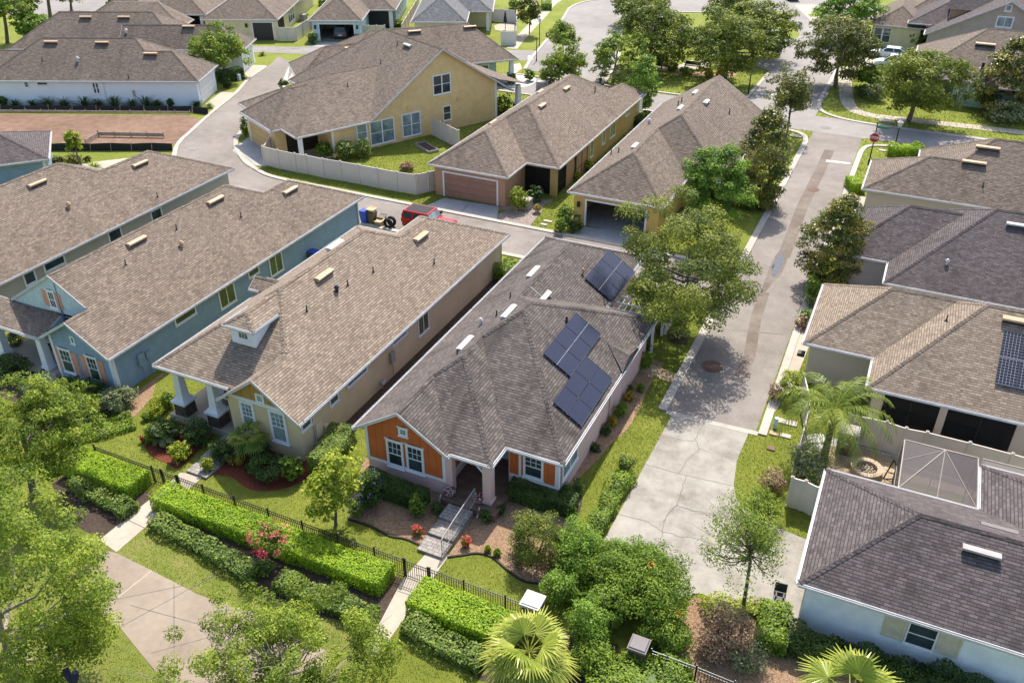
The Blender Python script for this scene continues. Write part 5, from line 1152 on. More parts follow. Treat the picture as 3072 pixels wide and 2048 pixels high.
for x, y, m_ in ((1485, 1290, 'vent_white'), (1885, 955, 'vent_white'), (2015, 820, 'vent_white')): h.roofbox('vent', 'c', x, y, 1.2, .35, .2, m_)
h.roofbox('vent', 'c', 2105, 905, 1.1, .4, .24, 'vent_white'); h.roofbox('f', 'c', 1605, 1095, 0, .2, .5, 'vent_white', 'fan')
for x, y in ((1893, 900), (1862, 930), (2313, 1000), (1338, 1345), (1272, 1360)): h.roofbox('p', 'c', x, y, 0, .05, .45, 'pipe', 'pipe')
# right-hand row along the front road
h = House('house', 'beige house at the road corner behind the stop sign', [Wing(-2.4, 14, 69.85, 76.9, L=.5, F=.6, B=.6, R=.6), Wing(1.15, 22, 69.85, 81.4, L=.7, F=.6, B=.6, R=.6)], roof='r_mid')
h.wall([(-2.0, 70.25), (21.6, 70.25), (21.6, 81), (1.55, 81), (1.55, 76.5), (-2.0, 76.5)], 'beige'); h.window('F', 70.25, h.pix('F', 70.2, 'h', (2065, 215, 2215, 245)), 'slide', 'glass_green', cw=.12)
h.garage('L', -2.0, 71.0, 75.7, 2.15, 'gdoor_white')
for x, y in ((1945, 1318), (2055, 1200)): h.roofbox('vent', 'd', x, y, 1.7, .45, .28, 'vent_tan')
h.roofbox('p', 'd', 2015, 1510, 0, .04, .4, 'pipe', 'pipe')
h = House('house', 'lilac grey house with a purple grey roof along the front road', [Wing(-2.9, 12, 57.3, 65.6, L=.62, F=.6, B=.6, R=.6), Wing(.62, 22, 54.15, 66.8, L=.64, F=.56, B=.56, R=.6)], roof='r_purple')
h.wall([(-2.5, 57.7), (1.0, 57.7), (1.0, 54.55), (21, 54.55), (21, 66.4), (1.0, 66.4), (1.0, 65.2), (-2.5, 65.2)], 'lilac'); h.garage('L', -2.5, 59, 64, 2.15, 'gdoor_white')
h.roofbox('vent', 'h', 2310, 345, 1.5, .4, .25, 'vent_white'); h.roofbox('f', 'h', 1722, 655, 0, .13, .35, 'alu', 'fan')
h = House('house', 'beige house with gridded solar panels and a dark screened porch', [Wing(-2.78, 10, 44.7, 52.4, L=.65, F=.65, B=.65, R=.6), Wing(.95, 20, 41.65, 52.4, L=.7, F=.62, B=.62, R=.6)], roof='r_tan')
h.wall([(-2.4, 45.1), (1.35, 45.1), (1.35, 42.1), (1.9, 42.1), (1.9, 44.6), (8.1, 44.6), (8.1, 42.1), (19, 42.1), (19, 52), (-2.4, 52)], 'beige')
for a, b in ((1.92, 4.55), (4.95, 8.08)): h.screen('F', 42.12, a, b, .05, 2.5, 2)
p = h.mb(); p.box(4.57, 4.93, 42.0, 42.3, 0, 2.75); p.build('porch_column', M['beige'], h.root)
h.garage('L', -2.4, 46, 51, 2.15, 'gdoor_white'); h.window('F', 42.1, (9.0, 10.2, .9, 2.3), 'sash', 'glass', cw=.12)
h.solar('h', [(2185, 1195), (2700, 1310), (2110, 1620)], 3, 2, 'solar_grid'); h.roofbox('vent', 'h', 2300, 1115, 1.5, .45, .28, 'vent_tan'); h.roofbox('p', 'h', 1720, 1110, 0, .04, .35, 'pipe', 'pipe')
wf = h.mb(); wf.box(-3.0, -2.6, 44.6, 45.0, 1.9, 2.1); wf.build('wall_lamp', M['dark'], h.root)
h = House('house', 'white brick house with a dark grey roof at the bottom right corner', [Wing(0, 17, 26.5, 34.0, L=.52, F=.52, B=.52, R=.5), Wing(6.4, 18, 26.9, 37.3, L=.52, F=.5, B=.52, R=.5)], roof='r_purple')
h.wall([(.4, 26.95), (16.6, 26.95), (16.6, 36.9), (6.8, 36.9), (6.8, 33.6), (.4, 33.6)], 'brick_white'); q = h.pix('F', 26.9, 'q', (1360, 1030, 1530, 1280)); h.window('F', 26.95, q, 'sash', 'glass', cw=.06)
wq = (q[1] - q[0])
for u in (q[0] - wq * .95, q[1] + .1): h.panel('shutter', 'F', 26.95, u, u + wq * .85, q[2] - .03, q[3] + .03, 'cream_shutter', frame=.09)
h.boards('F', 26.95, [(.35, .62, 0, 2.7)], 'brick_white'); h.garage('L', .4, 27.7, 32.6, 2.15, 'gdoor_white')
h.roofbox('vent', 'q', 1970, 420, 1.35, .36, .26, 'vent_grey'); h.roofbox('vent', 'q', 2130, 210, 1.35, .3, .1, 'r_vent')
# far houses at the upper right
h = House('house', 'pale green house behind the round street trees at upper right', [Wing(-1.5, 16, 106.2, 121, L=.6, F=.55, B=.55), Wing(6, 24, 104.8, 124, L=.62, F=.52, B=.5)], roof='r_mid')
h.wall([(3.2, 106.6), (24, 106.6), (24, 120.6), (-1, 120.6), (-1, 112), (3.2, 112)], 'mint'); h.window('F', 106.6, h.pix('F', 106.55, 'd', (1835, 680, 1880, 755)), 'sash', 'glass_blind', cw=.15)
h.roofbox('vent', 'd', 2035, 368, 2.0, .6, .35, 'vent_tan'); h.roofbox('p', 'd', 2010, 560, 0, .15, .7, 'dark', 'pipe')
h = House('house', 'taupe two storey house with a tall gable at the top right corner', [Wing(-1.2, 16.4, 126.4, 146, L=(3.0, .53), R=(3.0, .53)), Wing(-3.5, 3, 130, 142, L=(3.5, .5), F=(3.5, .5), B=(3.5, .5))], roof='r_purple')
h.wall([(-.8, 127), (16, 127), (16, 145), (-.8, 145)], 'taupe'); q = h.pix('F', 126.95, 'd', (2145, 140, 2240, 220)); h.window('F', 127, q, 'slide', 'glass_blind', cw=.16)
h.window('F', 127, h.pix('F', 126.95, 'd', (2212, 48, 2238, 88)), 'fixed', 'glass_blind', cw=.14)
dw = h.mb(); dw.box(1.2, 5.5, 130.5, 133.6, 3.2, 5.6); dw.build('dormer', M['brown_wall'], h.root); dw = h.mb(); dw.hexa([(.8, 130.1, 5.55), (6.5, 130.1, 5.55), (6.5, 134, 5.55), (.8, 134, 5.55), (.8, 132, 7.0), (7.5, 132, 7.0), (7.5, 132.1, 7.0), (.8, 132.1, 7.0)]); dw.build('dormer_roof', M['r_purple'], h.root)  # brown on the dormer walls stands in for siding in shade
h.window('L', 1.2, (131.4, 132.7, 4.0, 5.2), 'sash', 'glass', cw=.12)
h = House('house', 'yellow cottage with bay windows beyond the bright green tree', [Wing(-8.0, -1.4, 130.6, 142, L=.6, R=.6, F=.6), Wing(-5.4, 3, 136, 150, L=.6, R=.6, F=.6)], roof='r_mid')
h.wall([(-7.6, 131), (-1.8, 131), (-1.8, 141), (-7.6, 141)], 'cream')
for u in (-7.4, -6.3): h.window('F', 131, (u, u + .9, .6, 2.3), 'sash', 'glass', cw=.1)
# ------------------------------------------------------------------ fences, gates, walls
def iron_panel(mb, a, b, h=1.0, step=.11):
    a = Vector((*a, 0)); b = Vector((*b, 0)); L = (b - a).length
    for z in (.09, h - .16, h): mb.beam(a + Vector((0, 0, z)), b + Vector((0, 0, z)), .026, .028)
    n = int(L / step)
    for i in range(1, n): p = a.lerp(b, i / n); mb.beam(p + Vector((0, 0, .05)), p + Vector((0, 0, h)), .02, .02, (1, 0, 0))
def iron_fence(label, pts, h=1.0, gate=False, cat='fence'):
    c = ((pts[0][0] + pts[-1][0]) / 2, (pts[0][1] + pts[-1][1]) / 2, 0); t = empty('iron_gate' if gate else 'iron_fence', c, label, 'gate' if gate else cat, 'black iron gates' if gate else 'black iron fences')
    for a, b in zip(pts, pts[1:]): m = MB(*c); iron_panel(m, a, b, h - .03); m.build('fence_panel', M['iron'], t)
    for p in pts: m = MB(*c); m.taper(p[0], p[1], 0, h + .06, .032, .032); m.taper(p[0], p[1], h + .06, h + .1, .042, .02); m.build('post', M['iron'], t)
fy = 22.45
fx = lambda k, x, y: (W(k, x, y, 1.03)[0], fy)
A_ = [(-33.9, fy)] + [fx('r', 165, 430), fx('r', 243, 462)]; B_ = [fx('r', *q) for q in ((400, 512), (615, 590), (895, 690), (1185, 805), (1485, 915), (1800, 1025), (2125, 1145))] + [fx('o', 1352, 470)]
C_ = [fx('o', 1582, 555), fx('o', 1885, 660), fx('o', 2255, 790), (-10.0, fy)]
iron_fence('short black iron fence left of the tan house gate', A_); iron_fence('long black iron fence behind the lime hedge between the two gates', B_); iron_fence('black iron fence right of the pink house gate ending at a brick pier', C_)
iron_fence('black iron gate across the tan house walk', [(A_[-1][0] + .1, fy - .02), (B_[0][0] - .1, fy - .02)], 1.0, True); iron_fence('black iron gate across the pink house walk', [(B_[-1][0] + .09, fy - .02), (C_[0][0] - .09, fy - .02)], 1.0, True)
iron_fence('black iron fence on the mulch at the bottom edge of the picture', [W('p', 1225, 1300, 1.0)[:2], W('p', 1590, 1435, 1.0)[:2], W('p', 1900, 1560, 1.0)[:2], W('p', 2300, 1730, 1.0)[:2]])
def pier(label, k, x, y, z, w=.42, cm='vent_white'):
    b = W(k, x, y, z); t = empty('brick_pier', (b[0], b[1], 0), label, 'pier', 'brick piers with pale caps'); m = MB(b[0], b[1], 0); m.taper(b[0], b[1], 0, z - .12, w * .82, w * .82); m.build('shaft', M['brick'], t)
    m = MB(b[0], b[1], 0); m.taper(b[0], b[1], z - .118, z, w, w); m.taper(b[0], b[1], z + .001, z + .05, w * .9, w * .8); m.build('cap', M[cm], t)
pier('brick pier with a white cap at the fence end by the fan palm', 'p', 265, 895, 1.4); pier('brick pier among the big dark bushes, its cap greyed for shade', 'p', 1125, 1250, 1.15, .38, 'r_vent')  # second cap is coloured grey to paint in the shade of the bushes
def vinyl(label, pts, h=1.8, mat='vinyl', group='vinyl privacy fences'):
    c = (*pts[len(pts) // 2][:2], 0); t = empty('vinyl_fence', c, label, 'fence', group)
    for a, b in zip(pts, pts[1:]):
        m = MB(*c); a3, b3 = Vector((*a[:2], 0)), Vector((*b[:2], 0)); d = (b3 - a3).normalized() * .07; a3 += d; b3 -= d
        m.beam(a3 + Vector((0, 0, h / 2)), b3 + Vector((0, 0, h / 2)), .04, h - .16)
        for z in (.1, h - .06): m.beam(a3 + Vector((0, 0, z)), b3 + Vector((0, 0, z)), .06, .13)
        m.build('panel', M[mat], t)
    for p in pts: m = MB(*c); m.taper(p[0], p[1], 0, h + .06, .065, .065); m.taper(p[0], p[1], h + .06, h + .13, .08, .015); m.build('post', M[mat], t)
def sub(a, b, n): return [(a[0] + (b[0] - a[0]) * i / n, a[1] + (b[1] - a[1]) * i / n) for i in range(n + 1)]
fp = [W('f', *q)[:2] for q in ((278, 135), (412, 168), (560, 200), (660, 215), (803, 248), (957, 272), (1118, 303), (1280, 336), (1448, 368), (1612, 394))]
vinyl('long beige vinyl fence around the yellow house yard', fp); vinyl('beige vinyl fence panels joining the brown garage', sub((fp[-1][0] + .12, fp[-1][1] + .14), (-35.7, 61.6), 2)); vinyl('beige vinyl fence by the yellow house garage', sub((fp[0][0] + .05, fp[0][1] + .2), W('b', 372, 1330)[:2], 1))
vinyl('beige vinyl fence between the yellow and brown houses', sub(W('b', 1755, 1195)[:2], W('b', 1990, 1310)[:2], 3))
vinyl('beige vinyl fence beside the black garage door', [W('b', *q)[:2] for q in ((395, 362), (475, 362), (560, 362), (620, 320), (690, 272), (740, 235))]); vinyl('beige vinyl fence right of the light blue house', sub(W('b', 1490, 330)[:2], W('b', 1630, 90)[:2], 6)); vinyl('low beige vinyl screen behind the open blue garage house', sub(W('b', 1125, 330)[:2], W('b', 1340, 330)[:2], 3), 1.6)
vinyl('white vinyl fence around the small patio with the dark parasol', [W('c', *q)[:2] for q in ((210, 190), (320, 195), (440, 205), (438, 300), (432, 400), (305, 402))], 1.8, 'vinyl_white')
vinyl('white vinyl fence at the top by the round hedge', sub(W('c', -25, 100)[:2], W('c', 240, 190)[:2], 3), 1.7, 'vinyl_white')
vinyl('beige vinyl fence on the left side of the little brick patio', [W('m', *q, 1.8)[:2] for q in ((575, 335), (628, 565), (578, 745), (535, 905))]); vinyl('beige vinyl fence in front of the dark screened porch', [W('m', *q, 1.8)[:2] for q in ((940, 650), (1245, 715), (1400, 768), (1570, 800), (1915, 885), (2260, 975), (2500, 1040))])
vinyl('curved beige gate beside the bottom right roof', [W('m', *q, 1.8)[:2] for q in ((480, 1165), (590, 1195), (700, 1250))]); 
def silt(label, a, b, h, n):
    t = empty('silt_fence', (*a, 0), label, 'silt fence', 'black silt fences of the building lot'); m = MB(*a, 0); P = sub(a, b, n)
    for i, (p, q) in enumerate(zip(P, P[1:])): m.hexa([(p[0], p[1], 0), (q[0], q[1], 0), (q[0], q[1] + .02, 0), (p[0], p[1] + .02, 0), (p[0], p[1] + .1, h * (.9 + .1 * (i % 2))), (q[0], q[1] + .1, h * (.9 + .1 * ((i + 1) % 2))), (q[0], q[1] + .12, h * (.9 + .1 * ((i + 1) % 2))), (p[0], p[1] + .12, h * (.9 + .1 * (i % 2)))])
    m.build('fabric', M['silt'], t)
    for p in P: m = MB(*a, 0); m.beam((p[0] + .05, p[1] - .06, 0), (p[0] + .1, p[1] + .06, h + .12), .035, .035); m.build('stake', M['wood'], t)
silt('black silt fence along the near edge of the building lot', W('a', 440, 1330)[:2], W('a', 1520, 1328)[:2], .75, 6); silt('black silt fence between the white house and the bare soil', W('a', -200, 978)[:2], W('a', 1690, 985)[:2], .6, 9); silt('short black silt fence end by the alley', W('a', 1700, 995)[:2], W('a', 1835, 1010)[:2], .7, 1)
def forms(label, P, h=.28):
    t = empty('timber_formwork', (*P[0], 0), label, 'formwork', 'timber formwork on the building lot'); m = MB(*P[0], 0)
    for a, b in zip(P, P[1:]):
        m.beam((*a, h * .62), (*b, h * .62), .05, h * .75)
    m.build('board', M['wood'], t); 
    for a, b in zip(P, P[1:]):
        n = max(1, int(math.dist(a, b) / 1.5))
        for p in sub(a, b, n): m = MB(*P[0], 0); m.beam((p[0], p[1] - .06, 0), (p[0], p[1] - .06, h + .16), .06, .06); m.build('stake', M['wood'], t)
forms('long low timber formwork line at the back of the bare soil', sub(W('a', -150, 990)[:2], W('a', 1680, 1005)[:2], 1)); forms('L shaped timber formwork at the front of the bare soil', [W('a', *q)[:2] for q in ((760, 1275), (875, 1205), (1450, 1215))], .5)
# front steps of the pink and tan houses
def steps(label, cx, tops, w, mat='paver_grey'):
    t = empty('front_steps', (cx, tops[0][0], 0), label, 'steps', 'paved front steps')
    for y0, y1, z in tops: m = MB(cx, tops[0][0], 0); m.box(cx - w / 2, cx + w / 2, y0, y1, 0, z); m.build('step', M[mat], t)
steps('grey paver steps climbing to the pink house porch', -15.28, [(23.95, 24.95, .14), (24.952, 25.95, .26), (25.952, 26.948, .38)], 1.3); steps('grey paver steps leading to the tan house porch', -28.55, [(23.7, 24.7, .12), (24.702, 25.6, .22), (25.602, 26.74, .32)], 1.3)
steps('two flat slabs before the blue house porch', -42.4, [(25.2, 26.1, .08), (26.12, 26.84, .16)], 1.3, 'concrete_clean')
t = empty('handrail', (-14.75, 25.5, 0), 'grey metal handrail beside the pink house steps', 'handrail'); hy = [(24.15, 1.0), (24.4, 1.08), (25.3, 1.2), (26.3, 1.3), (27.4, 1.4)]
m = MB(-14.75, 25.5, 0); m.tube([(-14.75, 24.15, .1)] + [(-14.75, y, z) for y, z in hy] + [(-14.75, 27.4, .45)], .025, 6); m.beam((-14.75, 24.2, .25), (-14.75, 27.4, .62), .03, .03); m.build('rail', M['vent_grey'], t)
m = MB(-14.75, 25.5, 0)
for y in np.arange(24.3, 27.4, .14): f = (y - 24.15) / 3.25; m.beam((-14.75, y, .25 + .37 * f), (-14.75, y, 1.02 + .4 * f), .016, .016, (1, 0, 0))
m.build('balusters', M['vent_grey'], t)
# ------------------------------------------------------------------ pool screen enclosure
M['taupe_metal'] = m_plain('taupe_metal', (.26, .23, .20), .5)
mesh_m = bpy.data.materials.new('insect_mesh'); mesh_m.use_nodes = True; nt = mesh_m.node_tree; tb = nt.nodes.new('ShaderNodeBsdfTransparent'); tb.inputs[0].default_value = (.55, .53, .55, 1); mx = nt.nodes.new('ShaderNodeMixShader'); mx.inputs[0].default_value = .6
nt.nodes['Principled BSDF'].inputs['Base Color'].default_value = (.21, .18, .175, 1); nt.links.new(nt.nodes['Principled BSDF'].outputs[0], mx.inputs[1]); nt.links.new(tb.outputs[0], mx.inputs[2]); nt.links.new(mx.outputs[0], nt.nodes['Material Output'].inputs[0])
cg = empty('screen_enclosure', (4.75, 36.1, 0), 'grey mesh screen enclosure with a pyramid roof of metal bars', 'screen enclosure'); X0, X1, Y0, Y1 = 3.08, 6.3, 34.2, 38.0; zt = 2.65; ap = (4.72, 36.75, 3.5)
fr = MB(4.75, 36.1, 0); cs = [(X0, Y0, zt), (X1, Y0, zt), (X1, Y1, zt), (X0, Y1, zt)]
for a, b in zip(cs, cs[1:] + cs[:1]): fr.beam(a, b, .055, .06)
for c in cs: fr.beam(c, ap, .035, .04); fr.beam((c[0], c[1], 0), (c[0], c[1], zt - .04), .07, .07, (1, 0, 0))
fr.beam(((X0 + X1) / 2, Y0, zt), ap, .035, .04); fr.beam((X0, 36.3, zt), ap, .03, .04)
for a, b in zip(cs, cs[1:] + cs[:1]): fr.beam((a[0], a[1], 1.1), (b[0], b[1], 1.1), .05, .05)
fr.beam((4.7, Y1, 0), (4.7, Y1, zt), .05, .05, (1, 0, 0)); fr.build('frame', M['taupe_metal'], cg)
me_ = MB(4.75, 36.1, 0)
for a, b in zip(cs, cs[1:] + cs[:1]): me_.poly([a, b, ap]); me_.poly([(a[0], a[1], .02), (b[0], b[1], .02), b, a])
me_.build('mesh_panel', mesh_m, cg)
cg2 = empty('screen_enclosure', (8.5, 38.1, 0), 'low flat screen frame right of the pyramid enclosure', 'screen enclosure'); m = MB(8.5, 38.1, 0)
for a, b in (((6.5, 38.1, 2.6), (12, 38.1, 2.6)), ((6.5, 37.4, 2.6), (12, 37.4, 2.6)), ((8.3, 37.4, 2.6), (8.3, 38.1, 2.6)), ((11.9, 38.1, 0), (11.9, 38.1, 2.6)), ((6.6, 38.1, 0), (6.6, 38.1, 2.6))): m.beam(a, b, .06, .06, (0, 1, 0) if a[2] != b[2] else (0, 0, 1))
m.build('frame', M['taupe_metal'], cg2); m = MB(8.5, 38.1, 0); m.poly([(6.5, 37.4, 2.6), (12, 37.4, 2.6), (12, 38.1, 2.6), (6.5, 38.1, 2.6)]); m.build('mesh_panel', mesh_m, cg2)
# ------------------------------------------------------------------ signs, lamps
def text_obj(name, s, size, mat, parent, loc, rot):
    cu = bpy.data.curves.new(name, 'FONT'); cu.body = s; cu.size = size; cu.align_x = 'CENTER'; cu.align_y = 'CENTER'; cu.extrude = .002; cu.offset = .006
    tmp = bpy.data.objects.new(name, cu); COL.objects.link(tmp); dg = bpy.context.evaluated_depsgraph_get(); me = bpy.data.meshes.new_from_object(tmp.evaluated_get(dg)); bpy.data.objects.remove(tmp); me.name = name
    o = link(name, me, None, parent); me.materials.clear(); me.materials.append(M[mat]); o.location = loc; o.rotation_euler = rot; return o
M['red_sign'] = m_plain('red_sign_face', (0.45, 0.025, 0.03), .4, var=.05); M['green_sign'] = m_plain('green_street_sign', (0.03, 0.22, 0.16), .4); M['white_paint'] = m_plain('white_letters', (.8, .8, .8), .5, var=.02)
b = W('d', 1092, 1332); st = empty('stop_sign', b, 'red STOP sign on a tall black post at the road corner', 'stop sign'); hh = height('d', 1092, 1332, 1160, 1000)
m = MB(*b); m.tube([(b[0], b[1], 0), (b[0], b[1], hh)], .05, 8); m.tube([(b[0], b[1], 0), (b[0], b[1], .5)], [.12, .08], 8); m.tube([(b[0], b[1], hh), (b[0], b[1], hh + .12)], [.08, .02], 8); m.build('post', M['iron'], st)
zc = height('d', 1092, 1332, 1138, 1112)
def octo(r, d, mat, nm):
    m = MB(*b); P = [(b[0] + r * math.cos(math.pi / 8 + i * math.pi / 4), zc + r * math.sin(math.pi / 8 + i * math.pi / 4)) for i in range(8)]
    m.poly([(x, b[1] - d, z) for x, z in P]); m.poly([(x, b[1] - d + .012, z) for x, z in P[::-1]])
    for i in range(8): p, q = P[i], P[(i + 1) % 8]; m.poly([(p[0], b[1] - d, p[1]), (p[0], b[1] - d + .012, p[1]), (q[0], b[1] - d + .012, q[1]), (q[0], b[1] - d, q[1])])
    return m.build(nm, M[mat], st)
octo(.46, .07, 'white_paint', 'sign_border'); octo(.43, .085, 'red_sign', 'sign_face'); text_obj('lettering', 'STOP', .33, 'white_paint', st, (0, -.09, zc), (math.pi / 2, 0, 0))
m = MB(*b); m.box(b[0] + .06, b[0] + .95, b[1] - .012, b[1] + .012, hh - .4, hh - .18); m.build('street_name_plate', M['green_sign'], st)
m = MB(*b); m.box(b[0] - .012, b[0] + .012, b[1] + .05, b[1] + .9, hh - .15, hh + .05); m.build('street_name_plate', M['green_sign'], st)
def lamp(label, kb, kt, r=.05, lantern=True):
    b = W(*kb); h = height(*kb, *kt[1:]); t = empty('street_lamp', b, label, 'street lamp', 'street lamps'); m = MB(*b); m.tube([b, (b[0], b[1], .4), (b[0], b[1], h - .5)], [r * 1.9, r * 1.2, r], 8); m.build('pole', M['iron'], t)
    if lantern:
        m = MB(*b); m.lathe(b[0], b[1], [(.1, h - .5), (.16, h - .45), (.24, h - .08), (.2, h - .02)], 6); m.build('lantern', M['vent_white'], t); m = MB(*b); m.lathe(b[0], b[1], [(.3, h - .04), (.1, h + .12), (.03, h + .22)], 6); m.build('lantern_cap', M['alu'], t)
lamp('black street lamp with a pale lantern near the stop sign', ('d', 1300, 1205), ('d', 1352, 985)); lamp('black street lamp beside the round dark tree and path', ('c', 640, 405), ('c', 645, 165)); lamp('black pole at the crosswalk by the pale birch trees', ('c', 615, 540), ('c', 612, 290), .05, False); lamp('black pole on the park corner facing the young tree', ('d', 120, 765), ('d', 140, 560), .06, False)
def board_sign():
    b = W('c', 1715, 612); h = height('c', 1715, 612, 1720, 490); t = empty('notice_board', b, 'dark notice board on a post in the park bed', 'notice board'); m = MB(*b); m.tube([b, (b[0], b[1], h)], .07, 8); m.build('post', M['iron'], t)
    m = MB(*b); m.box(b[0] - .75, b[0] + .75, b[1] - .12, b[1] - .04, h * .22, h); m.build('board', M['dark'], t); m = MB(*b); m.box(b[0] - .8, b[0] + .8, b[1] - .2, b[1] + .05, h, h + .12); m.build('board_cap', M['vent_grey'], t)
board_sign()
def bench(label, k, x, y, rz, L=1.6):
    b = W(k, x, y); t = empty('park_bench', b, label, 'bench', rz=rz); o = (0, 0, 0)
    m = MB(); m.box(-L / 2, L / 2, -.22, .22, .42, .46); m.build('seat', M['dark'], t); m = MB(); m.hexa([(-L / 2, .2, .5), (L / 2, .2, .5), (L / 2, .24, .5), (-L / 2, .24, .5), (-L / 2, .3, .9), (L / 2, .3, .9), (L / 2, .34, .9), (-L / 2, .34, .9)]); m.build('backrest', M['dark'], t)
    for sx in (-1, 1):
        m = MB(); m.box(sx * (L / 2 - .1) - .03, sx * (L / 2 - .1) + .03, -.2, -.14, 0, .62); m.box(sx * (L / 2 - .1) - .03, sx * (L / 2 - .1) + .03, .2, .26, 0, .5); m.box(sx * (L / 2 - .1) - .03, sx * (L / 2 - .1) + .03, -.14, .2, .56, .62); m.build('leg', M['dark'], t)
bench('dark bench on the paved circle in the park', 'c', 1985, 612, 0, 2.0); bench('small dark bench at the edge of the concrete drive', 'p', 2245, 925, .1, .5)
# ------------------------------------------------------------------ vehicles
M['car_red'] = m_plain('red_car_paint', (.42, .018, .025), .25, var=.03, spec=.5); M['car_white'] = m_plain('white_car_paint', (.75, .76, .77), .22, var=.02, spec=.5); M['car_grey'] = m_plain('grey_car_paint', (.10, .10, .105), .25, var=.03, spec=.5); M['car_black'] = m_plain('black_car_paint', (.02, .02, .022), .2, var=.03, spec=.5)
M['tyre'] = m_plain('tyre_rubber', (.02, .02, .02), .85); M['canvas'] = m_plain('black_soft_top', (.03, .03, .032), .8); M['lampglass'] = m_plain('car_lamp_glass', (.55, .5, .48), .15, spec=.6); M['lampred'] = m_plain('car_tail_lamp', (.35, .02, .02), .2)
def loft(st, mb):
    """body from cross-sections (x, half width at sill, half width at top, z low, z high)"""
    rings = []
    for x, w0, w1, z0, z1 in st:
        b = len(mb.v); zm = z0 + (z1 - z0) * .55
        mb.v += [(x, -w0 * .94, z0), (x, w0 * .94, z0), (x, w0, zm), (x, w1, z1 - .05), (x, w1 - .08, z1), (x, -w1 + .08, z1), (x, -w1, z1 - .05), (x, -w0, zm)]; rings.append(b)
    for a, b in zip(rings, rings[1:]):
        for j in range(8): mb.f.append((a + j, a + (j + 1) % 8, b + (j + 1) % 8, b + j))
    mb.f.append(tuple(rings[0] + 7 - j for j in range(8))); mb.f.append(tuple(rings[-1] + j for j in range(8))); return mb
def wheel(t, x, y, r, w=.22, rim='alu'):
    m = MB(); m.tube([(x, y - w / 2, r), (x, y - w / 2 + .03, r), (x, y + w / 2 - .03, r), (x, y + w / 2, r)], [r * .9, r, r, r * .9], 20); o = m.build('wheel', M['tyre'], t); s = 1 if y > 0 else -1
    m = MB(); m.tube([(x, y + s * (w / 2 + .004), r), (x, y + s * (w / 2 + .012), r)], [r * .62, r * .5], 12); m.build('rim', M[rim], o)
def car(label, loc, rz, paint, kind='sedan', cat='car', group='parked cars'):
    t = empty('parked_car', (*loc[:2], loc[2] if len(loc) > 2 else 0), label, cat, group, rz); suv = kind == 'suv'; H = 1.68 if suv else 1.44
    m = MB(); loft([(-2.28, .7, .62, .38, .72), (-2.2, .84, .74, .3, .95), (-1.5, .9, .8, .24, 1.0), (-.4, .91, .82, .22, .98), (.9, .91, .82, .22, .95), (1.6, .89, .76, .24, .86), (2.15, .82, .66, .3, .72), (2.3, .66, .5, .36, .62)] if not suv else [(-2.25, .82, .74, .4, 1.0), (-2.15, .9, .8, .34, 1.08), (-.5, .93, .84, .3, 1.06), (.9, .93, .84, .3, 1.04), (1.7, .9, .78, .32, .98), (2.2, .84, .7, .36, .85), (2.3, .7, .6, .42, .7)], m); m.build('body', M[paint], t, True)
    g = MB(); P = ((-2.1, -1.2, .35, 1.15) if not suv else (-2.2, -1.9, .55, 1.25)); z0 = .96 if not suv else 1.05
    g.hexa([(P[0], -.78, z0), (P[3], -.78, z0 - .03), (P[3], .78, z0 - .03), (P[0], .78, z0), (P[1], -.6, H - .05), (P[2], -.6, H - .05), (P[2], .6, H - .05), (P[1], .6, H - .05)]); g.build('window_glass', M['glass'], t)
    r = MB(); r.hexa([(P[1] - .06, -.62, H - .06), (P[2] + .06, -.62, H - .06), (P[2] + .06, .62, H - .06), (P[1] - .06, .62, H - .06), (P[1] + .08, -.52, H), (P[2] - .08, -.52, H), (P[2] - .08, .52, H), (P[1] + .08, .52, H)]); r.build('roof', M[paint], t)
    for sy in (-1, 1):
        p = MB()
        for (a, b2) in (((P[0], z0), (P[1], H - .05)), ((P[3], z0 - .03), (P[2], H - .05)), (((P[0] + P[3]) / 2 - .05, z0), ((P[1] + P[2]) / 2 - .05, H - .05))): p.beam((a[0], sy * .79, a[1]), (b2[0], sy * .61, b2[1]), .07, .05)
        p.build('pillar', M[paint], t); q = MB(); q.box(.62, .82, sy * .9 - .08, sy * .9 + .08, z0, z0 + .14); q.build('wing_mirror', M[paint], t)
        q = MB(); q.box(2.0, 2.26, sy * .6 - .14, sy * .6 + .14, .6, .72); q.build('headlight', M['lampglass'], t); q = MB(); q.box(-2.29, -2.15, sy * .66 - .12, sy * .66 + .12, .72, .9); q.build('tail_light', M['lampred'], t)
        for x in (-1.38, 1.4): wheel(t, x, sy * .8, .33)
    q = MB(); q.box(-2.31, -2.27, -.26, .26, .58, .7); q.build('number_plate', M['white_paint'], t); return t
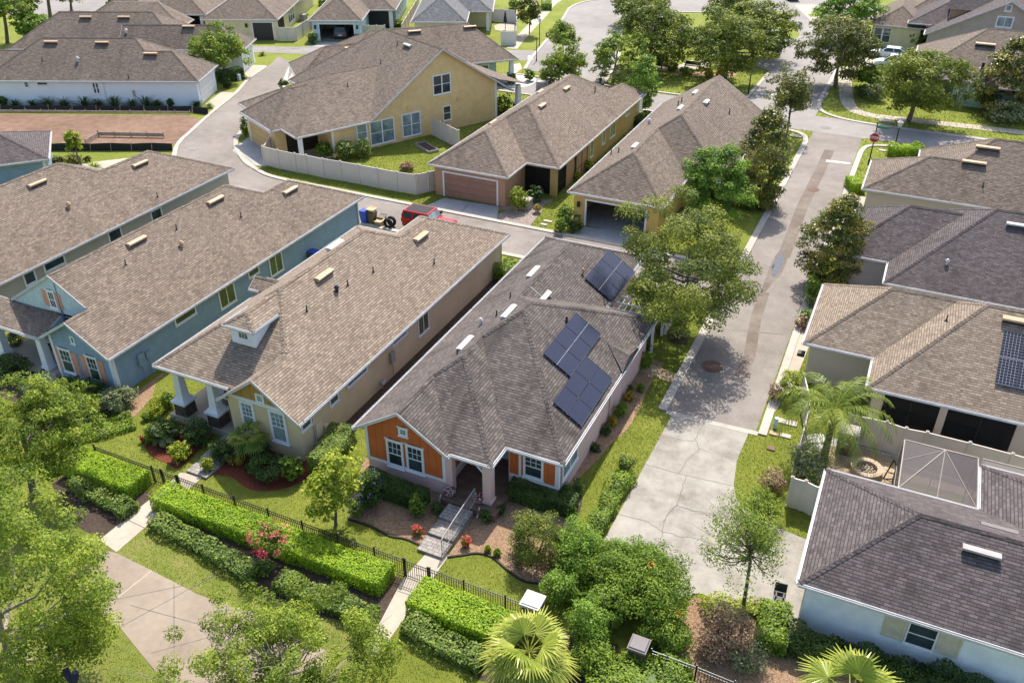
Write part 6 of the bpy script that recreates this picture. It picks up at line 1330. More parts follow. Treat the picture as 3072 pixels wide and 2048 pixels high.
def jeep():
    a, b2, c, d = [W('f', *q, 1.86) for q in ((1530, 462), (1782, 520), (1705, 582), (1460, 510))]; cx = (a[0] + b2[0] + c[0] + d[0]) / 4; cy = (a[1] + b2[1] + c[1] + d[1]) / 4
    t = empty('parked_car', (cx + .95, cy + .25, 0), 'boxy red off road car with a black top parked in the alley', 'car', 'parked cars', 0.0)
    m = MB(); loft([(-2.05, .86, .84, .6, 1.2), (-2.0, .9, .88, .5, 1.24), (.55, .9, .88, .5, 1.24), (.6, .9, .86, .5, 1.2)], m); m.build('body', M['car_red'], t)
    m = MB(); loft([(.61, .72, .72, .62, 1.2), (1.9, .62, .6, .62, 1.12), (2.0, .6, .58, .6, 1.05)], m); m.build('bonnet', M['car_red'], t); m = MB(); m.box(2.01, 2.05, -.56, .56, .62, 1.04); m.build('grille', M['dark'], t); m = MB(); m.box(2.06, 2.3, -.8, .8, .5, .68); m.build('bumper', M['dark'], t)
    m = MB(); m.hexa([(-2.0, -.86, 1.25), (.52, -.86, 1.25), (.52, .86, 1.25), (-2.0, .86, 1.25), (-1.92, -.76, 1.74), (.2, -.76, 1.74), (.2, .76, 1.74), (-1.92, .76, 1.74)]); m.build('hard_top', M['car_red'], t)
    m = MB(); m.hexa([(-1.95, -.78, 1.742), (.26, -.78, 1.742), (.26, .78, 1.742), (-1.95, .78, 1.742), (-1.9, -.72, 1.8), (.2, -.72, 1.8), (.2, .72, 1.8), (-1.9, .72, 1.8)]); m.build('roof_rim', M['car_red'], t); m = MB(); m.box(-1.8, .1, -.62, .62, 1.802, 1.82); m.build('roof_panel', M['canvas'], t)
    m = MB(); m.hexa([(.53, -.74, 1.26), (.56, -.74, 1.26), (.56, .74, 1.26), (.53, .74, 1.26), (.23, -.68, 1.72), (.26, -.68, 1.72), (.26, .68, 1.72), (.23, .68, 1.72)]); m.build('windscreen', M['glass_blind'], t)
    for s in (-1, 1):
        for x0, x1 in ((-1.85, -1.12), (-.98, -.3), (-.18, .3)):
            m = MB(); m.hexa([(x0, s * .875, 1.3), (x1, s * .875, 1.3), (x1, s * .86, 1.3), (x0, s * .86, 1.3), (x0 + .04, s * .80, 1.66), (x1 - .04, s * .80, 1.66), (x1 - .04, s * .785, 1.66), (x0 + .04, s * .785, 1.66)]); m.build('side_window', M['glass'], t)
        for x in (-1.35, 1.35):
            wheel(t, x, s * .86, .42, .28, 'dark'); m = MB(); m.hexa([(x - .55, s * .72, .86), (x + .55, s * .72, .86), (x + .55, s * 1.0, .86), (x - .55, s * 1.0, .86), (x - .42, s * .72, .97), (x + .42, s * .72, .97), (x + .42, s * .98, .95), (x - .42, s * .98, .95)]); m.build('mudguard', M['car_red'], t)
        m = MB(); m.box(.42, .56, s * .95 - .1, s * .95 + .1, 1.28, 1.5); m.build('wing_mirror', M['dark'], t); m = MB(); m.tube([(2.0, s * .44, .9), (2.06, s * .44, .9)], .11, 12); m.build('headlight', M['lampglass'], t); m = MB(); m.box(-2.1, -2.04, s * .78 - .08, s * .78 + .08, .85, 1.12); m.build('tail_light', M['lampred'], t)
    m = MB(); m.tube([(-2.34, 0, 1.0), (-2.1, 0, 1.0)], .4, 18); m.build('spare_wheel', M['tyre'], t)
jeep()
wc = W('d', 1250, 470); car('white saloon car on the driveway behind the round street tree', wc, math.pi, 'car_white'); wc = W('d', 1290, 555); car('white estate car half hidden by the round street tree', wc, math.pi, 'car_white', 'suv')
lb = rot2(-25.4, 126.4, 24.3); car('grey car parked inside the open blue garage', (*lb, .05), math.radians(24.3 + 90), 'car_grey', 'suv'); car('dark car in the parking bay under the park trees', W('d', 325, 430), math.radians(95), 'car_black', 'sedan'); car('white car in the parking bay partly under the leaves', W('d', 305, 350), math.radians(98), 'car_white', 'suv'); car('dark car at the very top beyond the right hand road', W('d', 450, -5), math.radians(125), 'car_black', 'suv')
def cart():
    b = W('f', 560, 330, 1.7); t = empty('utility_cart', (b[0], b[1], 0), 'grey utility cart showing above the blue house roof', 'utility cart'); x, y = b[0], b[1]
    m = MB(x, y, 0); m.hexa([(x - .9, y - .65, 1.75), (x + 1.0, y - .65, 1.75), (x + 1.0, y + .65, 1.75), (x - .9, y + .65, 1.75), (x - .8, y - .58, 1.83), (x + .85, y - .58, 1.83), (x + .85, y + .58, 1.83), (x - .8, y + .58, 1.83)]); m.build('canopy', M['vent_grey'], t); m = MB(x, y, 0); m.box(x - 1.3, x + 1.4, y - .6, y + .6, .3, .8); m.build('body', M['green_sign'], t); m = MB(x, y, 0)
    for sx in (-.8, .9):
        for sy in (-.58, .58): m.beam((x + sx, y + sy, .8), (x + sx, y + sy, 1.75), .05, .05, (1, 0, 0))
    m.build('canopy_frame', M['alu'], t)
    for sx in (-.9, .95):
        for sy in (-.55, .55): m = MB(x, y, 0); m.tube([(x + sx, y + sy - .1, .28), (x + sx, y + sy + .1, .28)], .28, 14); m.build('wheel', M['tyre'], t)
cart()
# ------------------------------------------------------------------ bins, boxes and other small things
M['bin_blue'] = m_plain('blue_bin_plastic', (.03, .07, .36), .4); M['bin_brown'] = m_plain('brown_bin_plastic', (.14, .11, .07), .5); M['card'] = m_plain('cardboard', (.48, .35, .2), .8); M['terra'] = m_plain('terracotta', (.45, .2, .1), .7); M['pot'] = m_plain('sandstone_pot', (.42, .33, .24), .8); M['purple'] = m_plain('dark_parasol_cloth', (.03, .03, .07), .7)
def bin_(label, b, h, mat, lid):
    t = empty('wheeled_bin', (*b[:2], 0), label, 'wheeled bin', 'wheeled bins'); x, y = b[:2]; m = MB(x, y, 0); m.taper(x, y, .05, h * .9, .23, .31, .27, .34); m.build('body', M[mat], t); m = MB(x, y, 0); m.taper(x, y, h * .9 + .002, h, .34, .3, .37, .32); m.build('lid', M[lid], t)
    for s in (-1, 1): m = MB(x, y, 0); m.tube([(x + s * .24, y + .3, .11), (x + s * .3, y + .3, .11)], .11, 12); m.build('wheel', M['tyre'], t)
bin_('blue wheeled bin at the corner of the blue house', W('f', 1165, 640), 1.1, 'bin_blue', 'bin_blue'); bin_('brown wheeled bin holding a box beside the blue bin', W('f', 1225, 640), .95, 'bin_brown', 'bin_brown'); bin_('dark blue bin against the side wall of the blue house', (-36.9, 45.2), 1.2, 'bin_brown', 'bin_blue')
def crate(label, b, sx, sy, h, mat, z=0, nm='cardboard_box', cat='box'):
    x, y = b[:2]; t = empty(nm, (x, y, z), label, cat, 'boxes by the alley'); m = MB(x, y, z); m.box(x - sx, x + sx, y - sy, y + sy, z, z + h); m.build('box_body', M[mat], t); m = MB(x, y, z)
    for s in (-1, 1): m.hexa([(x - sx, y + s * sy, z + h), (x + sx, y + s * sy, z + h), (x + sx, y + s * (sy + .015), z + h), (x - sx, y + s * (sy + .015), z + h), (x - sx, y + s * (sy + .2), z + h + .05), (x + sx, y + s * (sy + .2), z + h + .05), (x + sx, y + s * (sy + .2), z + h + .07), (x - sx, y + s * (sy + .2), z + h + .07)])
    m.build('flap', M[mat], t)
bb = W('f', 1225, 640); crate('flat cardboard box lying on the brown bin lid', bb, .35, .22, .22, 'card', .97); crate('open cardboard box on the alley between bin and tyres', W('f', 1290, 660), .3, .25, .38, 'card'); crate('dark sack like box behind the open cardboard box', W('f', 1310, 630), .3, .22, .45, 'bin_brown')
for lab, x, y in (('old black tyre standing nearest the red car', 1365, 690), ('old black tyre leaning behind the first tyre', 1395, 670)):
    b = W('f', x, y); t = empty('old_tyre', (*b[:2], 0), lab, 'tyre', 'old tyres by the alley'); m = MB(*b[:2], 0); n = 24
    ring = [(b[0] + .3 * math.cos(2 * math.pi * j / n), b[1] + .02, .42 + .3 * math.sin(2 * math.pi * j / n)) for j in range(n + 1)]; m.tube(ring, .13, 8, False); m.build('tread', M['tyre'], t, True)
def planter(label, k, x, y, h, z=0.0, r=.26, flo=True):
    b = W(k, x, y, z); t = empty('flower_pot', b, label, 'flower pot', 'flower pots'); m = MB(*b); m.lathe(b[0], b[1], [(r * .75, z), (r * .5, z + h * .3), (r * .9, z + h * .75), (r, z + h)], 14); m.build('pot', M['pot'], t, True)
    n = 260; q = sph(n, RNG); q[:, 2] = abs(q[:, 2]); X = q * [r * 1.15, r * 1.15, r * 1.1] + [b[0], b[1], z + h]; leaf_object('flowers', X, q, .085, np.where(RNG.random(n) < .45, RNG.uniform(.7, 1, n), np.where(RNG.random(n) < .4, .05, .0)), 'f_white' if flo else 'l_gold', t, b, .8)
    leaf_object('leaves', X * [1, 1, 1] - [0, 0, .05], q, .09, RNG.random(n), 'l_dark', t, b, .6)
planter('stone pot of white and dark red flowers left of the pink porch steps', 'k', 1028, 1030, .55); planter('stone pot of white and red flowers at the pink porch column', 'k', 1285, 1075, .5, .1); planter('terracotta pot on the gravel by the brown garage', 'g', 1062, 552, .4, 0, .3, False)
def util(label, k, x, y, sx, sy, h, mat, z=0.0, cat='utility box', nm='utility_box', grp='utility boxes and covers'):
    b = W(k, x, y); t = empty(nm, b, label, cat, grp); m = MB(*b); m.taper(b[0], b[1], 0, h, sx, sx * .96, sy, sy * .96); m.build('casing', M[mat], t); m = MB(*b); m.taper(b[0], b[1], h + .001, h + max(.02, h * .06), sx * 1.06, sx, sy * 1.06, sy); m.build('cover', M[mat], t)
util('small green and white service post on the verge by the palm', 's', 1930, 612, .1, .1, .62, 'sky_wall'); util('pale square cover in the grass behind the service post', 's', 2040, 560, .55, .22, .05, 'kerb'); util('brownish twin cover in the grass, left half of the pair', 's', 1920, 675, .24, .16, .05, 'paver_tan'); util('pale twin cover in the grass, right half of the pair', 's', 2035, 700, .26, .16, .05, 'kerb'); util('lone brown cover lower on the same grass verge', 's', 1890, 825, .2, .16, .05, 'paver_brown')
util('pale upper cover in the grass strip by the round bushes', 'g', 1155, 630, .35, .16, .05, 'kerb'); util('pale lower cover in the grass strip by the round bushes', 'g', 1120, 660, .25, .14, .05, 'kerb'); util('grey air conditioner hidden behind the yellow green bush', 'g', 965, 510, .42, .42, .8, 'vent_grey', cat='air conditioner', nm='air_conditioner'); util('grey air conditioner on the lawn behind the brown house', 'c', 660, 790, .5, .5, .9, 'vent_grey', cat='air conditioner', nm='air_conditioner')
util('round air conditioner behind the beige fence at the top', 'b', 620, 185, .45, .45, .9, 'vent_grey', cat='air conditioner', nm='air_conditioner'); util('white cylinder post on the grass by the white house garage', 'a', 2110, 710, .16, .16, .7, 'white'); util('pale box on the corner verge beyond the stop sign', 'd', 1235, 985, .7, .3, .12, 'kerb'); util('pale flat cover beside the young corner tree', 'd', 500, 1105, .55, .25, .08, 'kerb'); util('pale flat cover on the grass by the black lamp', 'd', 1225, 1222, .5, .22, .06, 'kerb')
t = empty('storage_cabinet', W('m', 890, 975), 'tall dark box with a shiny grey lid on the little patio', 'storage cabinet'); m = MB(*W('m', 890, 975)); b = W('m', 890, 975); m.taper(b[0], b[1] + .3, 0, 1.3, .42, .46, .4, .42); m.build('body', M['bin_brown'], t); m = MB(*b); m.taper(b[0], b[1] + .3, 1.302, 1.42, .52, .5, .48, .46); m.build('lid', M['vent_grey'], t); m = MB(*b); m.box(b[0] - .12, b[0] + .12, b[1] - .13, b[1] - .105, .72, .8); m.build('slot', M['white'], t)
b = W('m', 1070, 1120); t = empty('fire_pit', b, 'round stone fire pit on the tan brick patio', 'fire pit'); m = MB(*b); n = 22
for j in range(n):
    a0, a1 = 2 * math.pi * j / n, 2 * math.pi * (j + .93) / n; ri, ro = .5, .78
    m.hexa([(b[0] + r * math.cos(a), b[1] + r * math.sin(a), z) for z in (0, .34) for r, a in ((ro, a0), (ro, a1), (ri, a1), (ri, a0))])
m.build('stone_ring', M['pot'], t); m = MB(*b); m.lathe(b[0], b[1], [(.49, .02), (.49, .1), (.3, .14)], 18); m.build('ash_bed', M['dark'], t); m = MB(*b)
for i in range(26): a = i * 2.4; r = .06 + .38 * (i / 26) ** .6; m.taper(b[0] + r * math.cos(a), b[1] + r * math.sin(a), .12, .2, .06, .035)
m.build('lava_stones', M['pot'], t)
t = empty('folding_frame', W('m', 1270, 1190), 'dark folding metal frame leaning by the fire pit', 'folding frame'); b = W('m', 1270, 1190); m = MB(*b)
for p, q in (((-.35, 0, 0), (-.1, .15, 1.2)), ((.45, 0, .3), (-.1, .15, 1.2)), ((-.2, .05, .45), (.3, .05, .45)), ((-.35, 0, 0), (.45, 0, .3))): m.beam([b[i] + p[i] for i in range(3)], [b[i] + q[i] for i in range(3)], .05, .05)
m.build('bars', M['dark'], t)
b = W('b', 1705, 1310); t = empty('raised_bed', b, 'long dark raised planting bed on the yellow house lawn', 'raised bed', rz=math.radians(58)); m = MB()
for q in ((-.55, .55, -1.4, -1.34), (-.55, .55, 1.34, 1.4), (-.55, -.49, -1.34, 1.34), (.49, .55, -1.34, 1.34)): m.box(*q, 0, .25)
m.build('frame', M['vent_grey'], t); m = MB(); m.box(-.488, .488, -1.338, 1.338, 0, .14); m.build('soil', M['mulch_dark'], t)
b = W('c', 340, 265); t = empty('closed_parasol', b, 'dark closed parasol on the small fenced patio', 'parasol'); m = MB(*b); m.lathe(b[0], b[1], [(.05, 0), (.05, 1.0), (.28, 1.05), (.16, 2.0), (.05, 2.6)], 10); m.build('cloth', M['purple'], t)
for lab, x in (('wicker chair with a pale cushion on the tan house porch, left seat', -31.2), ('wicker chair on the tan house porch next to the gable wall', -29.5)):
    t = empty('porch_chair', (x, 28.7, .38), lab, 'chair', 'porch chairs'); m = MB(x, 28.7, .38); m.box(x - .33, x + .33, 28.4, 29.0, .78, .84); m.build('seat', M['pot'], t); m = MB(x, 28.7, .38); m.hexa([(x - .33, 29.0, .6), (x + .33, 29.0, .6), (x + .33, 29.06, .6), (x - .33, 29.06, .6), (x - .33, 29.12, 1.3), (x + .33, 29.12, 1.3), (x + .33, 29.18, 1.3), (x - .33, 29.18, 1.3)]); m.build('backrest', M['pot'], t); m = MB(x, 28.7, .38); m.box(x - .22, x + .22, 28.86, 28.98, .86, 1.2); m.build('cushion', M['white'], t)
    for sx in (-.3, .3):
        for yy in (28.43, 28.97): m = MB(x, 28.7, .38); m.taper(x + sx, yy, .38, .78, .025, .03); m.build('leg', M['pot'], t)
x = -44.6; t = empty('porch_chair', (x, 28.9, .35), 'black chair with a white cushion on the blue house porch', 'chair', 'porch chairs'); m = MB(x, 28.9, .35); m.box(x - .4, x + .4, 28.6, 29.2, .7, .78); m.build('seat', M['dark'], t); m = MB(x, 28.9, .35); m.box(x - .4, x + .4, 29.2, 29.28, .6, 1.2); m.build('backrest', M['dark'], t); m = MB(x, 28.9, .35); m.box(x - .25, x + .25, 28.7, 29.15, .78, .86); m.build('cushion', M['white'], t)
for sx in (-.36, .36):
    for yy in (28.64, 29.16): m = MB(x, 28.9, .35); m.taper(x + sx, yy, .35, .7, .03, .03); m.build('leg', M['dark'], t)
b = W('n', 640, 1560, 3.2); t = empty('twin_floodlight', (b[0], b[1], 0), 'dark twin headed floodlight on a pole in the bottom left leaves', 'floodlight'); m = MB(b[0], b[1], 0); m.tube([(b[0], b[1], 0), (b[0], b[1], 3.1)], .06, 8); m.build('pole', M['dark'], t)
for dx, dz in ((-.22, .1), (.2, .2)): m = MB(b[0], b[1], 0); m.tube([(b[0], b[1], 3.05), (b[0] + dx * .6, b[1] + .02, 3.2 + dz * .4), (b[0] + dx, b[1] + .05, 3.35 + dz), (b[0] + dx * 1.15, b[1] + .08, 3.55 + dz)], [.07, .09, .13, .1], 10); m.build('lamp_head', M['purple'], t, True)
t = empty('pergola', (-12.9, 45.4, 0), 'white slatted pergola under the big oak behind the pink house', 'pergola'); m = MB(-12.9, 45.4, 0)
for i in range(8): m.beam((-14.0 + i * .36, 44.0, 2.45), (-14.0 + i * .36, 46.8, 2.45), .045, .12)
m.build('rafters', M['white'], t); m = MB(-12.9, 45.4, 0)
for y in (44.2, 45.0, 45.8, 46.6): m.beam((-14.2, y, 2.56), (-11.2, y, 2.56), .045, .08)
m.build('cross_slats', M['white'], t)
for x, y in ((-11.35, 44.3), (-11.35, 46.5), (-14.1, 46.5)): m = MB(-12.9, 45.4, 0); m.taper(x, y, 0, 2.4, .07, .07); m.build('post', M['white'], t)
vinyl('white panel fence under the big oak by the pergola', [(-11.2, 46.8), (-11.1, 49.3), (-11.1, 51.8)], 1.8, 'vinyl_white')
def stick(label, k, x0, y0, h=.5):
    b = W(k, x0, y0); t = empty('garden_stake', b, label, 'garden stake', 'white garden stakes'); m = MB(*b); m.beam(b, (b[0] + .1, b[1] + .05, h), .04, .04); m.taper(b[0], b[1], 0, .04, .05, .04); m.build('stake', M['white'], t)
stick('white stake in the mulch left of the pink porch', 'k', 930, 1060, .6); stick('white stake beside the pink porch column', 'k', 1268, 1175, .6); stick('white stake under the tan house window', 'r', 1270, 390, .5); stick('white stake at the corner of the blue house', 'i', 1215, 975, .5); stick('white stake in the dark bed by the blue porch', 'i', 270, 830, .4)
# ------------------------------------------------------------------ trees
TG = 'trees of the streets and yards'
tree('oak_tree', 'large oak standing between the pink house and the front road', (1412, 490, 1742, 760), ('D', 1560, 772), 'l_oak', 'oak', dens=.8, clump=.17, tr=.2, limbs=14)
tree('maple_tree', 'bright green rounded tree beside the open garage house', (1568, 338, 1735, 508), ('D', 1655, 552), 'l_bright', 'round', dens=1.1)
tree('magnolia_tree', 'dark conical magnolia on the left of the front road', (1690, 266, 1820, 474), ('D', 1770, 470), 'l_mag', 'cone', dens=1.2)
tree('magnolia_tree', 'dark magnolia on the right of the road before the purple grey roof', (1845, 462, 1998, 655), ('D', 1918, 658), 'l_mag', 'cone', dens=1.2)
tree('young_tree', 'young thin tree with see through crown at the road corner', (260, 565, 690, 1000), ('d', 425, 1108), 'l_oak2', 'sparse', k='d', dens=.5)
tree('street_tree', 'olive toned street tree left of the white cars', (580, 150, 1140, 622), ('d', 822, 705), 'l_oak2', 'oak', k='d')
tree('street_tree', 'big round street tree in front of the pale green house', (1200, 345, 1850, 905), ('d', 1415, 985), 'l_oak', 'oak', k='d')
tree('street_tree', 'bright green tree before the yellow cottage', (700, -70, 1165, 205), ('d', 940, 330), 'l_bright', 'oak', k='d')
tree('ornamental_tree', 'small dark tree by the bend of the pavement', (985, 540, 1215, 700), ('d', 1105, 740), 'l_hedge', 'oak', k='d')
tree('magnolia_tree', 'dark magnolia at the right edge beside the pale green house', (2010, 400, 2450, 915), ('d', 2235, 930), 'l_mag', 'cone', k='d', dens=1.2)
tree('park_oak', 'broad park oak on the left above the notice board', (1330, 20, 1985, 520), ('c', 1600, 610), 'l_oak', 'oak', k='c')
tree('park_oak', 'park oak beside the bench and yellow flowers', (1995, 140, 2640, 640), ('c', 2270, 730), 'l_oak', 'oak', k='c')
tree('park_oak', 'park oak shading the parked cars at the park edge', (-130, 30, 455, 430), ('d', 150, 470), 'l_oak', 'oak', k='d')
tree('park_oak', 'park oak at the very top left of the park', (1255, -110, 1830, 155), ('c', 1540, 220), 'l_oak', 'oak', k='c')
tree('park_oak', 'park oak at the top right of the park', (2150, -90, 2500, 160), ('c', 2330, 200), 'l_oak', 'oak', k='c')
tree('river_birch', 'pale loose tree between the path and the curved street, upper one', (690, 175, 1015, 455), ('c', 845, 520), 'l_lite', 'sparse', 'bark_pale', k='c', dens=.85)
tree('river_birch', 'pale loose tree by the crosswalk, lower one', (635, 400, 1040, 735), ('c', 800, 760), 'l_lite', 'sparse', 'bark_pale', k='c', dens=.85)
tree('river_birch', 'large yellow green tree behind the brown house roof', (1070, 255, 1575, 730), ('c', 1285, 745), 'l_lite', 'oak', 'bark_pale', k='c', dens=.8, clump=.15)
tree('evergreen_tree', 'narrow deep green tree at the back corner of the brown house', (1405, 520, 1715, 925), ('c', 1515, 1015), 'l_bright', 'cone', k='c', dens=.9, rzs=1.0)
tree('magnolia_tree', 'round dark tree on the lawn beside the small patio', (465, -20, 672, 225), ('c', 552, 310), 'l_mag', 'round', k='c', dens=1.2)
tree('crape_tree', 'yellow green tree at the white house garage corner', (1660, 250, 2170, 610), ('a', 2002, 705), 'l_lite', 'sparse', 'bark_pale', k='a', dens=.9)
tree('young_tree', 'slender young tree behind the left edge roofs', (555, 1130, 715, 1350), ('a', 722, 1475), 'l_yel', 'sparse', k='a', dens=1.0)
tree('street_tree', 'light leafed tree at the top left corner', (-150, -90, 330, 130), ('a', 70, 385), 'l_lite', 'oak', k='a'); tree('evergreen_tree', 'dense green tree left of the second white house roof', (125, 110, 445, 365), ('a', 290, 410), 'l_bright', 'round', k='a')
tree('street_tree', 'tall tree whose dark trunk stands before the avenue', (330, -230, 560, 15), ('a', 450, 185), 'l_oak', 'oak', k='a', tr=.28); tree('street_tree', 'tree with a thin trunk beside the avenue', (560, -200, 710, 15), ('a', 632, 98), 'l_oak', 'oak', k='a', tr=.2)
tree('evergreen_tree', 'dark bushy tree beside the rose walled house', (955, -60, 1085, 95), ('a', 1010, 100), 'l_oak', 'round', k='a')
tree('young_tree', 'pale green round tree in front of the slate grey roof', (1685, 98, 2005, 225), ('b', 1850, 270), 'l_lite', 'oak', k='b'); tree('ornamental_tree', 'small thin tree by the kerb behind the yellow house roof', (385, 690, 480, 772), ('b', 430, 800), 'l_grey', 'sparse', k='b', cat='tree')
tree('oak_tree', 'bright leafy tree at the left edge beyond the lime hedge', (-50, 880, 222, 1100), ('D', 80, 1135), 'l_spring', 'oak', dens=.75, leaf=.13, clump=.12)
tree('oak_tree', 'huge light oak filling the bottom left corner', (-170, 1105, 245, 1690), ('D', 30, 1620), 'l_spring', 'oak', 'bark_pale', dens=.72, leaf=.115, tr=.16, clump=.1, limbs=16, rzs=.9)
tree('oak_tree', 'light airy oak at the bottom between the plaza and the walk', (395, 1325, 905, 1740), ('D', 660, 1660), 'l_spring', 'sparse', 'bark_pale', dens=.5, leaf=.11, tr=.11, clump=.11, limbs=22, rzs=.7)
shrub('camellia_bush', 'rounded glossy camellia bush on the mulch before the pink house', (1168, 1150, 1300, 1318), 'l_oak', leaf=.085, dens=.9, clump=.22, flat=.78)
tree('ornamental_tree', 'lime leafed small tree between the tan and pink gardens', (706, 1035, 834, 1192), ('D', 772, 1205), 'l_yel', 'oak', dens=.8, leaf=.19, aspect=.75)
tree('young_tree', 'thin young oak by the concrete drive with its bare trunk showing', (1592, 1120, 1855, 1362), ('D', 1705, 1402), 'l_lite', 'sparse', 'bark', dens=.16, leaf=.1, tr=.085, limbs=24)
tree('crape_myrtle', 'small pink flowering tree in front of the lime hedge', (566, 1205, 668, 1272), ('D', 622, 1296), 'l_lite', 'sparse', 'bark_pale', dens=.8, leaf=.1, flowers=('f_pink', 24, .07), tr=.04)
# ------------------------------------------------------------------ palms
b = W('D', 1215, 1492, 2.6); fan_palm('sabal_palm', 'big yellow green fan palm at the bottom centre', (b[0], b[1], 0), 2.4, 36, .75, 1.2, seed=3, nb=36, lift=(-1.0, 1.3))
b = W('D', 1950, 1600, 1.9); fan_palm('sabal_palm', 'fan palm cut by the bottom edge below the white brick house', (b[0], b[1], 0), 1.9, 12, .95, 1.3, seed=5, nb=34, lift=(-.3, 1.2))
b = W('r', 1000, 150, 1.5); fan_palm('fan_palm', 'small dark fan palm under the tan house window', (b[0], b[1], 0), 1.3, 16, .55, .62, 'l_palm', seed=8, trunk=.1, nb=18)
b = W('D', 1892, 1052); hq = height('D', 1892, 1052, 1925, 905); feather_palm('queen_palm', 'tall feathery palm over the little patio', b, hq - .9, 22, 3.5, seed=4, droop=1.05, leafl=.62, trunk=.16)
b = W('i', 690, 1010, .9); feather_palm('pygmy_palm', 'small pale palm in the blue house front bed', (b[0], b[1], 0), 1.0, 16, 1.25, 'l_yel', seed=6, droop=1.0, lw=.02, trunk=.07, leafl=.3)
b = W('r', 300, 150, .5); feather_palm('sago_cycad', 'low pale feathery cycad among the tan house shrubs', (b[0], b[1], 0), .5, 11, .95, 'l_grey', seed=7, droop=.6, lw=.04, trunk=.09, leafl=.3, cat='cycad')
# ------------------------------------------------------------------ hedges
def HL(*pts, z=.35): return [W('D', *p, z)[:2] for p in pts]
hedge('hedge', 'long bright lime hedge between the two walks', [(-28.75, 21.55), (-16.0, 21.55)], 1.35, .85, 'l_lime', .115); hedge('hedge', 'bright lime hedge left of the tan house walk', [(-34.6, 21.6), (-30.1, 21.6)], 1.5, .9, 'l_lime', .115); hedge('hedge', 'bright lime hedge right of the pink house walk', [(-14.5, 21.4), (-9.6, 21.3)], 1.6, .85, 'l_lime', .115)
hedge('juniper_hedge', 'low feathery juniper hedge left of the pink flowering tree', HL((355, 1190), (470, 1250), (585, 1318)), .95, .55, 'l_jun', .14, rough=.1, wob=.06); hedge('juniper_hedge', 'low feathery juniper hedge on the left of the left walk', HL((170, 1100), (230, 1135), (300, 1172)), 1.0, .6, 'l_jun', .14, rough=.1, wob=.06)
hedge('juniper_hedge', 'low feathery juniper hedge right of the pink flowering tree', HL((640, 1330), (740, 1372), (860, 1418)), 1.0, .65, 'l_jun', .14, rough=.1, wob=.06); hedge('juniper_hedge', 'low feathery juniper hedge beside the big fan palm', HL((935, 1425), (1020, 1475), (1110, 1520)), 1.05, .65, 'l_jun', .14, rough=.1, wob=.06)
hedge('hedge', 'hedge along the left side of the concrete drive', HL((1432, 1090), (1400, 1150), (1362, 1215), (1325, 1275)), .95, .65, 'l_hedge', .12, rough=.1, wob=.1)
hedge('hedge', 'dark clipped hedge under the orange gable window', HL((838, 1095), (975, 1148), z=.5), 1.0, .9, 'l_dark', .1); hedge('hedge', 'dark clipped hedge right of the pink porch', HL((1172, 1118), (1322, 1162), z=.5), 1.0, .9, 'l_dark', .1)
hedge('hedge', 'dark hedge along the foot of the white brick wall', HL((1800, 1462), (1930, 1500), (2150, 1565), (2330, 1620), z=.5), 1.1, .95, 'l_dark', .13, rough=.12, wob=.13); hedge('hedge', 'yellowish hedge running away from the white brick corner', HL((1778, 1400), (1775, 1450), (1768, 1490)), 1.2, .95, 'l_hedge', .13, rough=.1, wob=.06)
hedge('hedge', 'loose yellowish hedge along the end of the concrete drive', HL((1615, 1395), (1690, 1385), (1760, 1395)), .9, .6, 'l_yel', .12, rough=.14, wob=.12, dens=.6); hedge('hedge', 'broad green hedge at the bottom edge right of the fan palm', HL((1345, 1545), (1590, 1560), z=.5), 1.8, .9, 'l_hedge', .13, rough=.13, wob=.12)
hedge('hedge', 'clipped block hedge beside the stop sign verge', [W('d', 925, 1500, .4)[:2], W('d', 1040, 1500, .4)[:2]], 1.9, .95, 'l_lime', .15); hedge('hedge', 'loose bright hedge behind the beige roof at the corner', [W('d', 1265, 1240, .3)[:2], W('d', 1510, 1215, .3)[:2]], 1.2, 1.0, 'l_lime', .17, rough=.12, wob=.12)
hedge('hedge', 'rounded clipped hedge between the tan and pink houses', HL((735, 1075), (765, 1035), (790, 990), z=.6), 1.35, 1.15, 'l_jun', .11, dens=1.0); hedge('hedge', 'clipped box hedge by the path at the top', [W('c', 660, 55, .4)[:2], W('c', 745, 55, .4)[:2]], 3.0, 1.0, 'l_hedge', .3); hedge('hedge', 'dark hedge before the yellow cottage', [W('d', 1130, 245, .5)[:2], W('d', 1345, 255, .5)[:2]], 1.4, 1.3, 'l_dark', .22)
hedge('ground_cover_bed', 'low spreading green bed before the blue house corner', [W('i', *q, .15)[:2] for q in ((700, 1330), (900, 1280), (1170, 1200))], 1.6, .3, 'l_hedge', .13, group='low planted beds', rough=.12, wob=.08, cat='plant bed'); hedge('ground_cover_bed', 'narrow dark planted bed along the left of the blue house walk', [W('i', *q, .15)[:2] for q in ((650, 1180), (1000, 1160))], 1.0, .25, 'l_dark', .11, group='low planted beds', rough=.12, wob=.08, cat='plant bed')
hedge('clipped_bush_row', 'dark bushes between the first white house and its neighbour', [W('a', 1930, 690, .5)[:2], W('a', 2130, 650, .5)[:2]], 1.4, 1.3, 'l_dark', .2); hedge('hedge', 'hedge behind the tan house back corner', [W('g', 745, 1110, .5)[:2], W('g', 880, 1000, .5)[:2]], 1.6, .95, 'l_hedge', .15, rough=.13, wob=.15); hedge('hedge', 'dark hedge at the road side of the brown house', [W('c', 1500, 1080, .4)[:2], W('c', 1610, 1010, .4)[:2]], 1.2, .8, 'l_dark', .18)
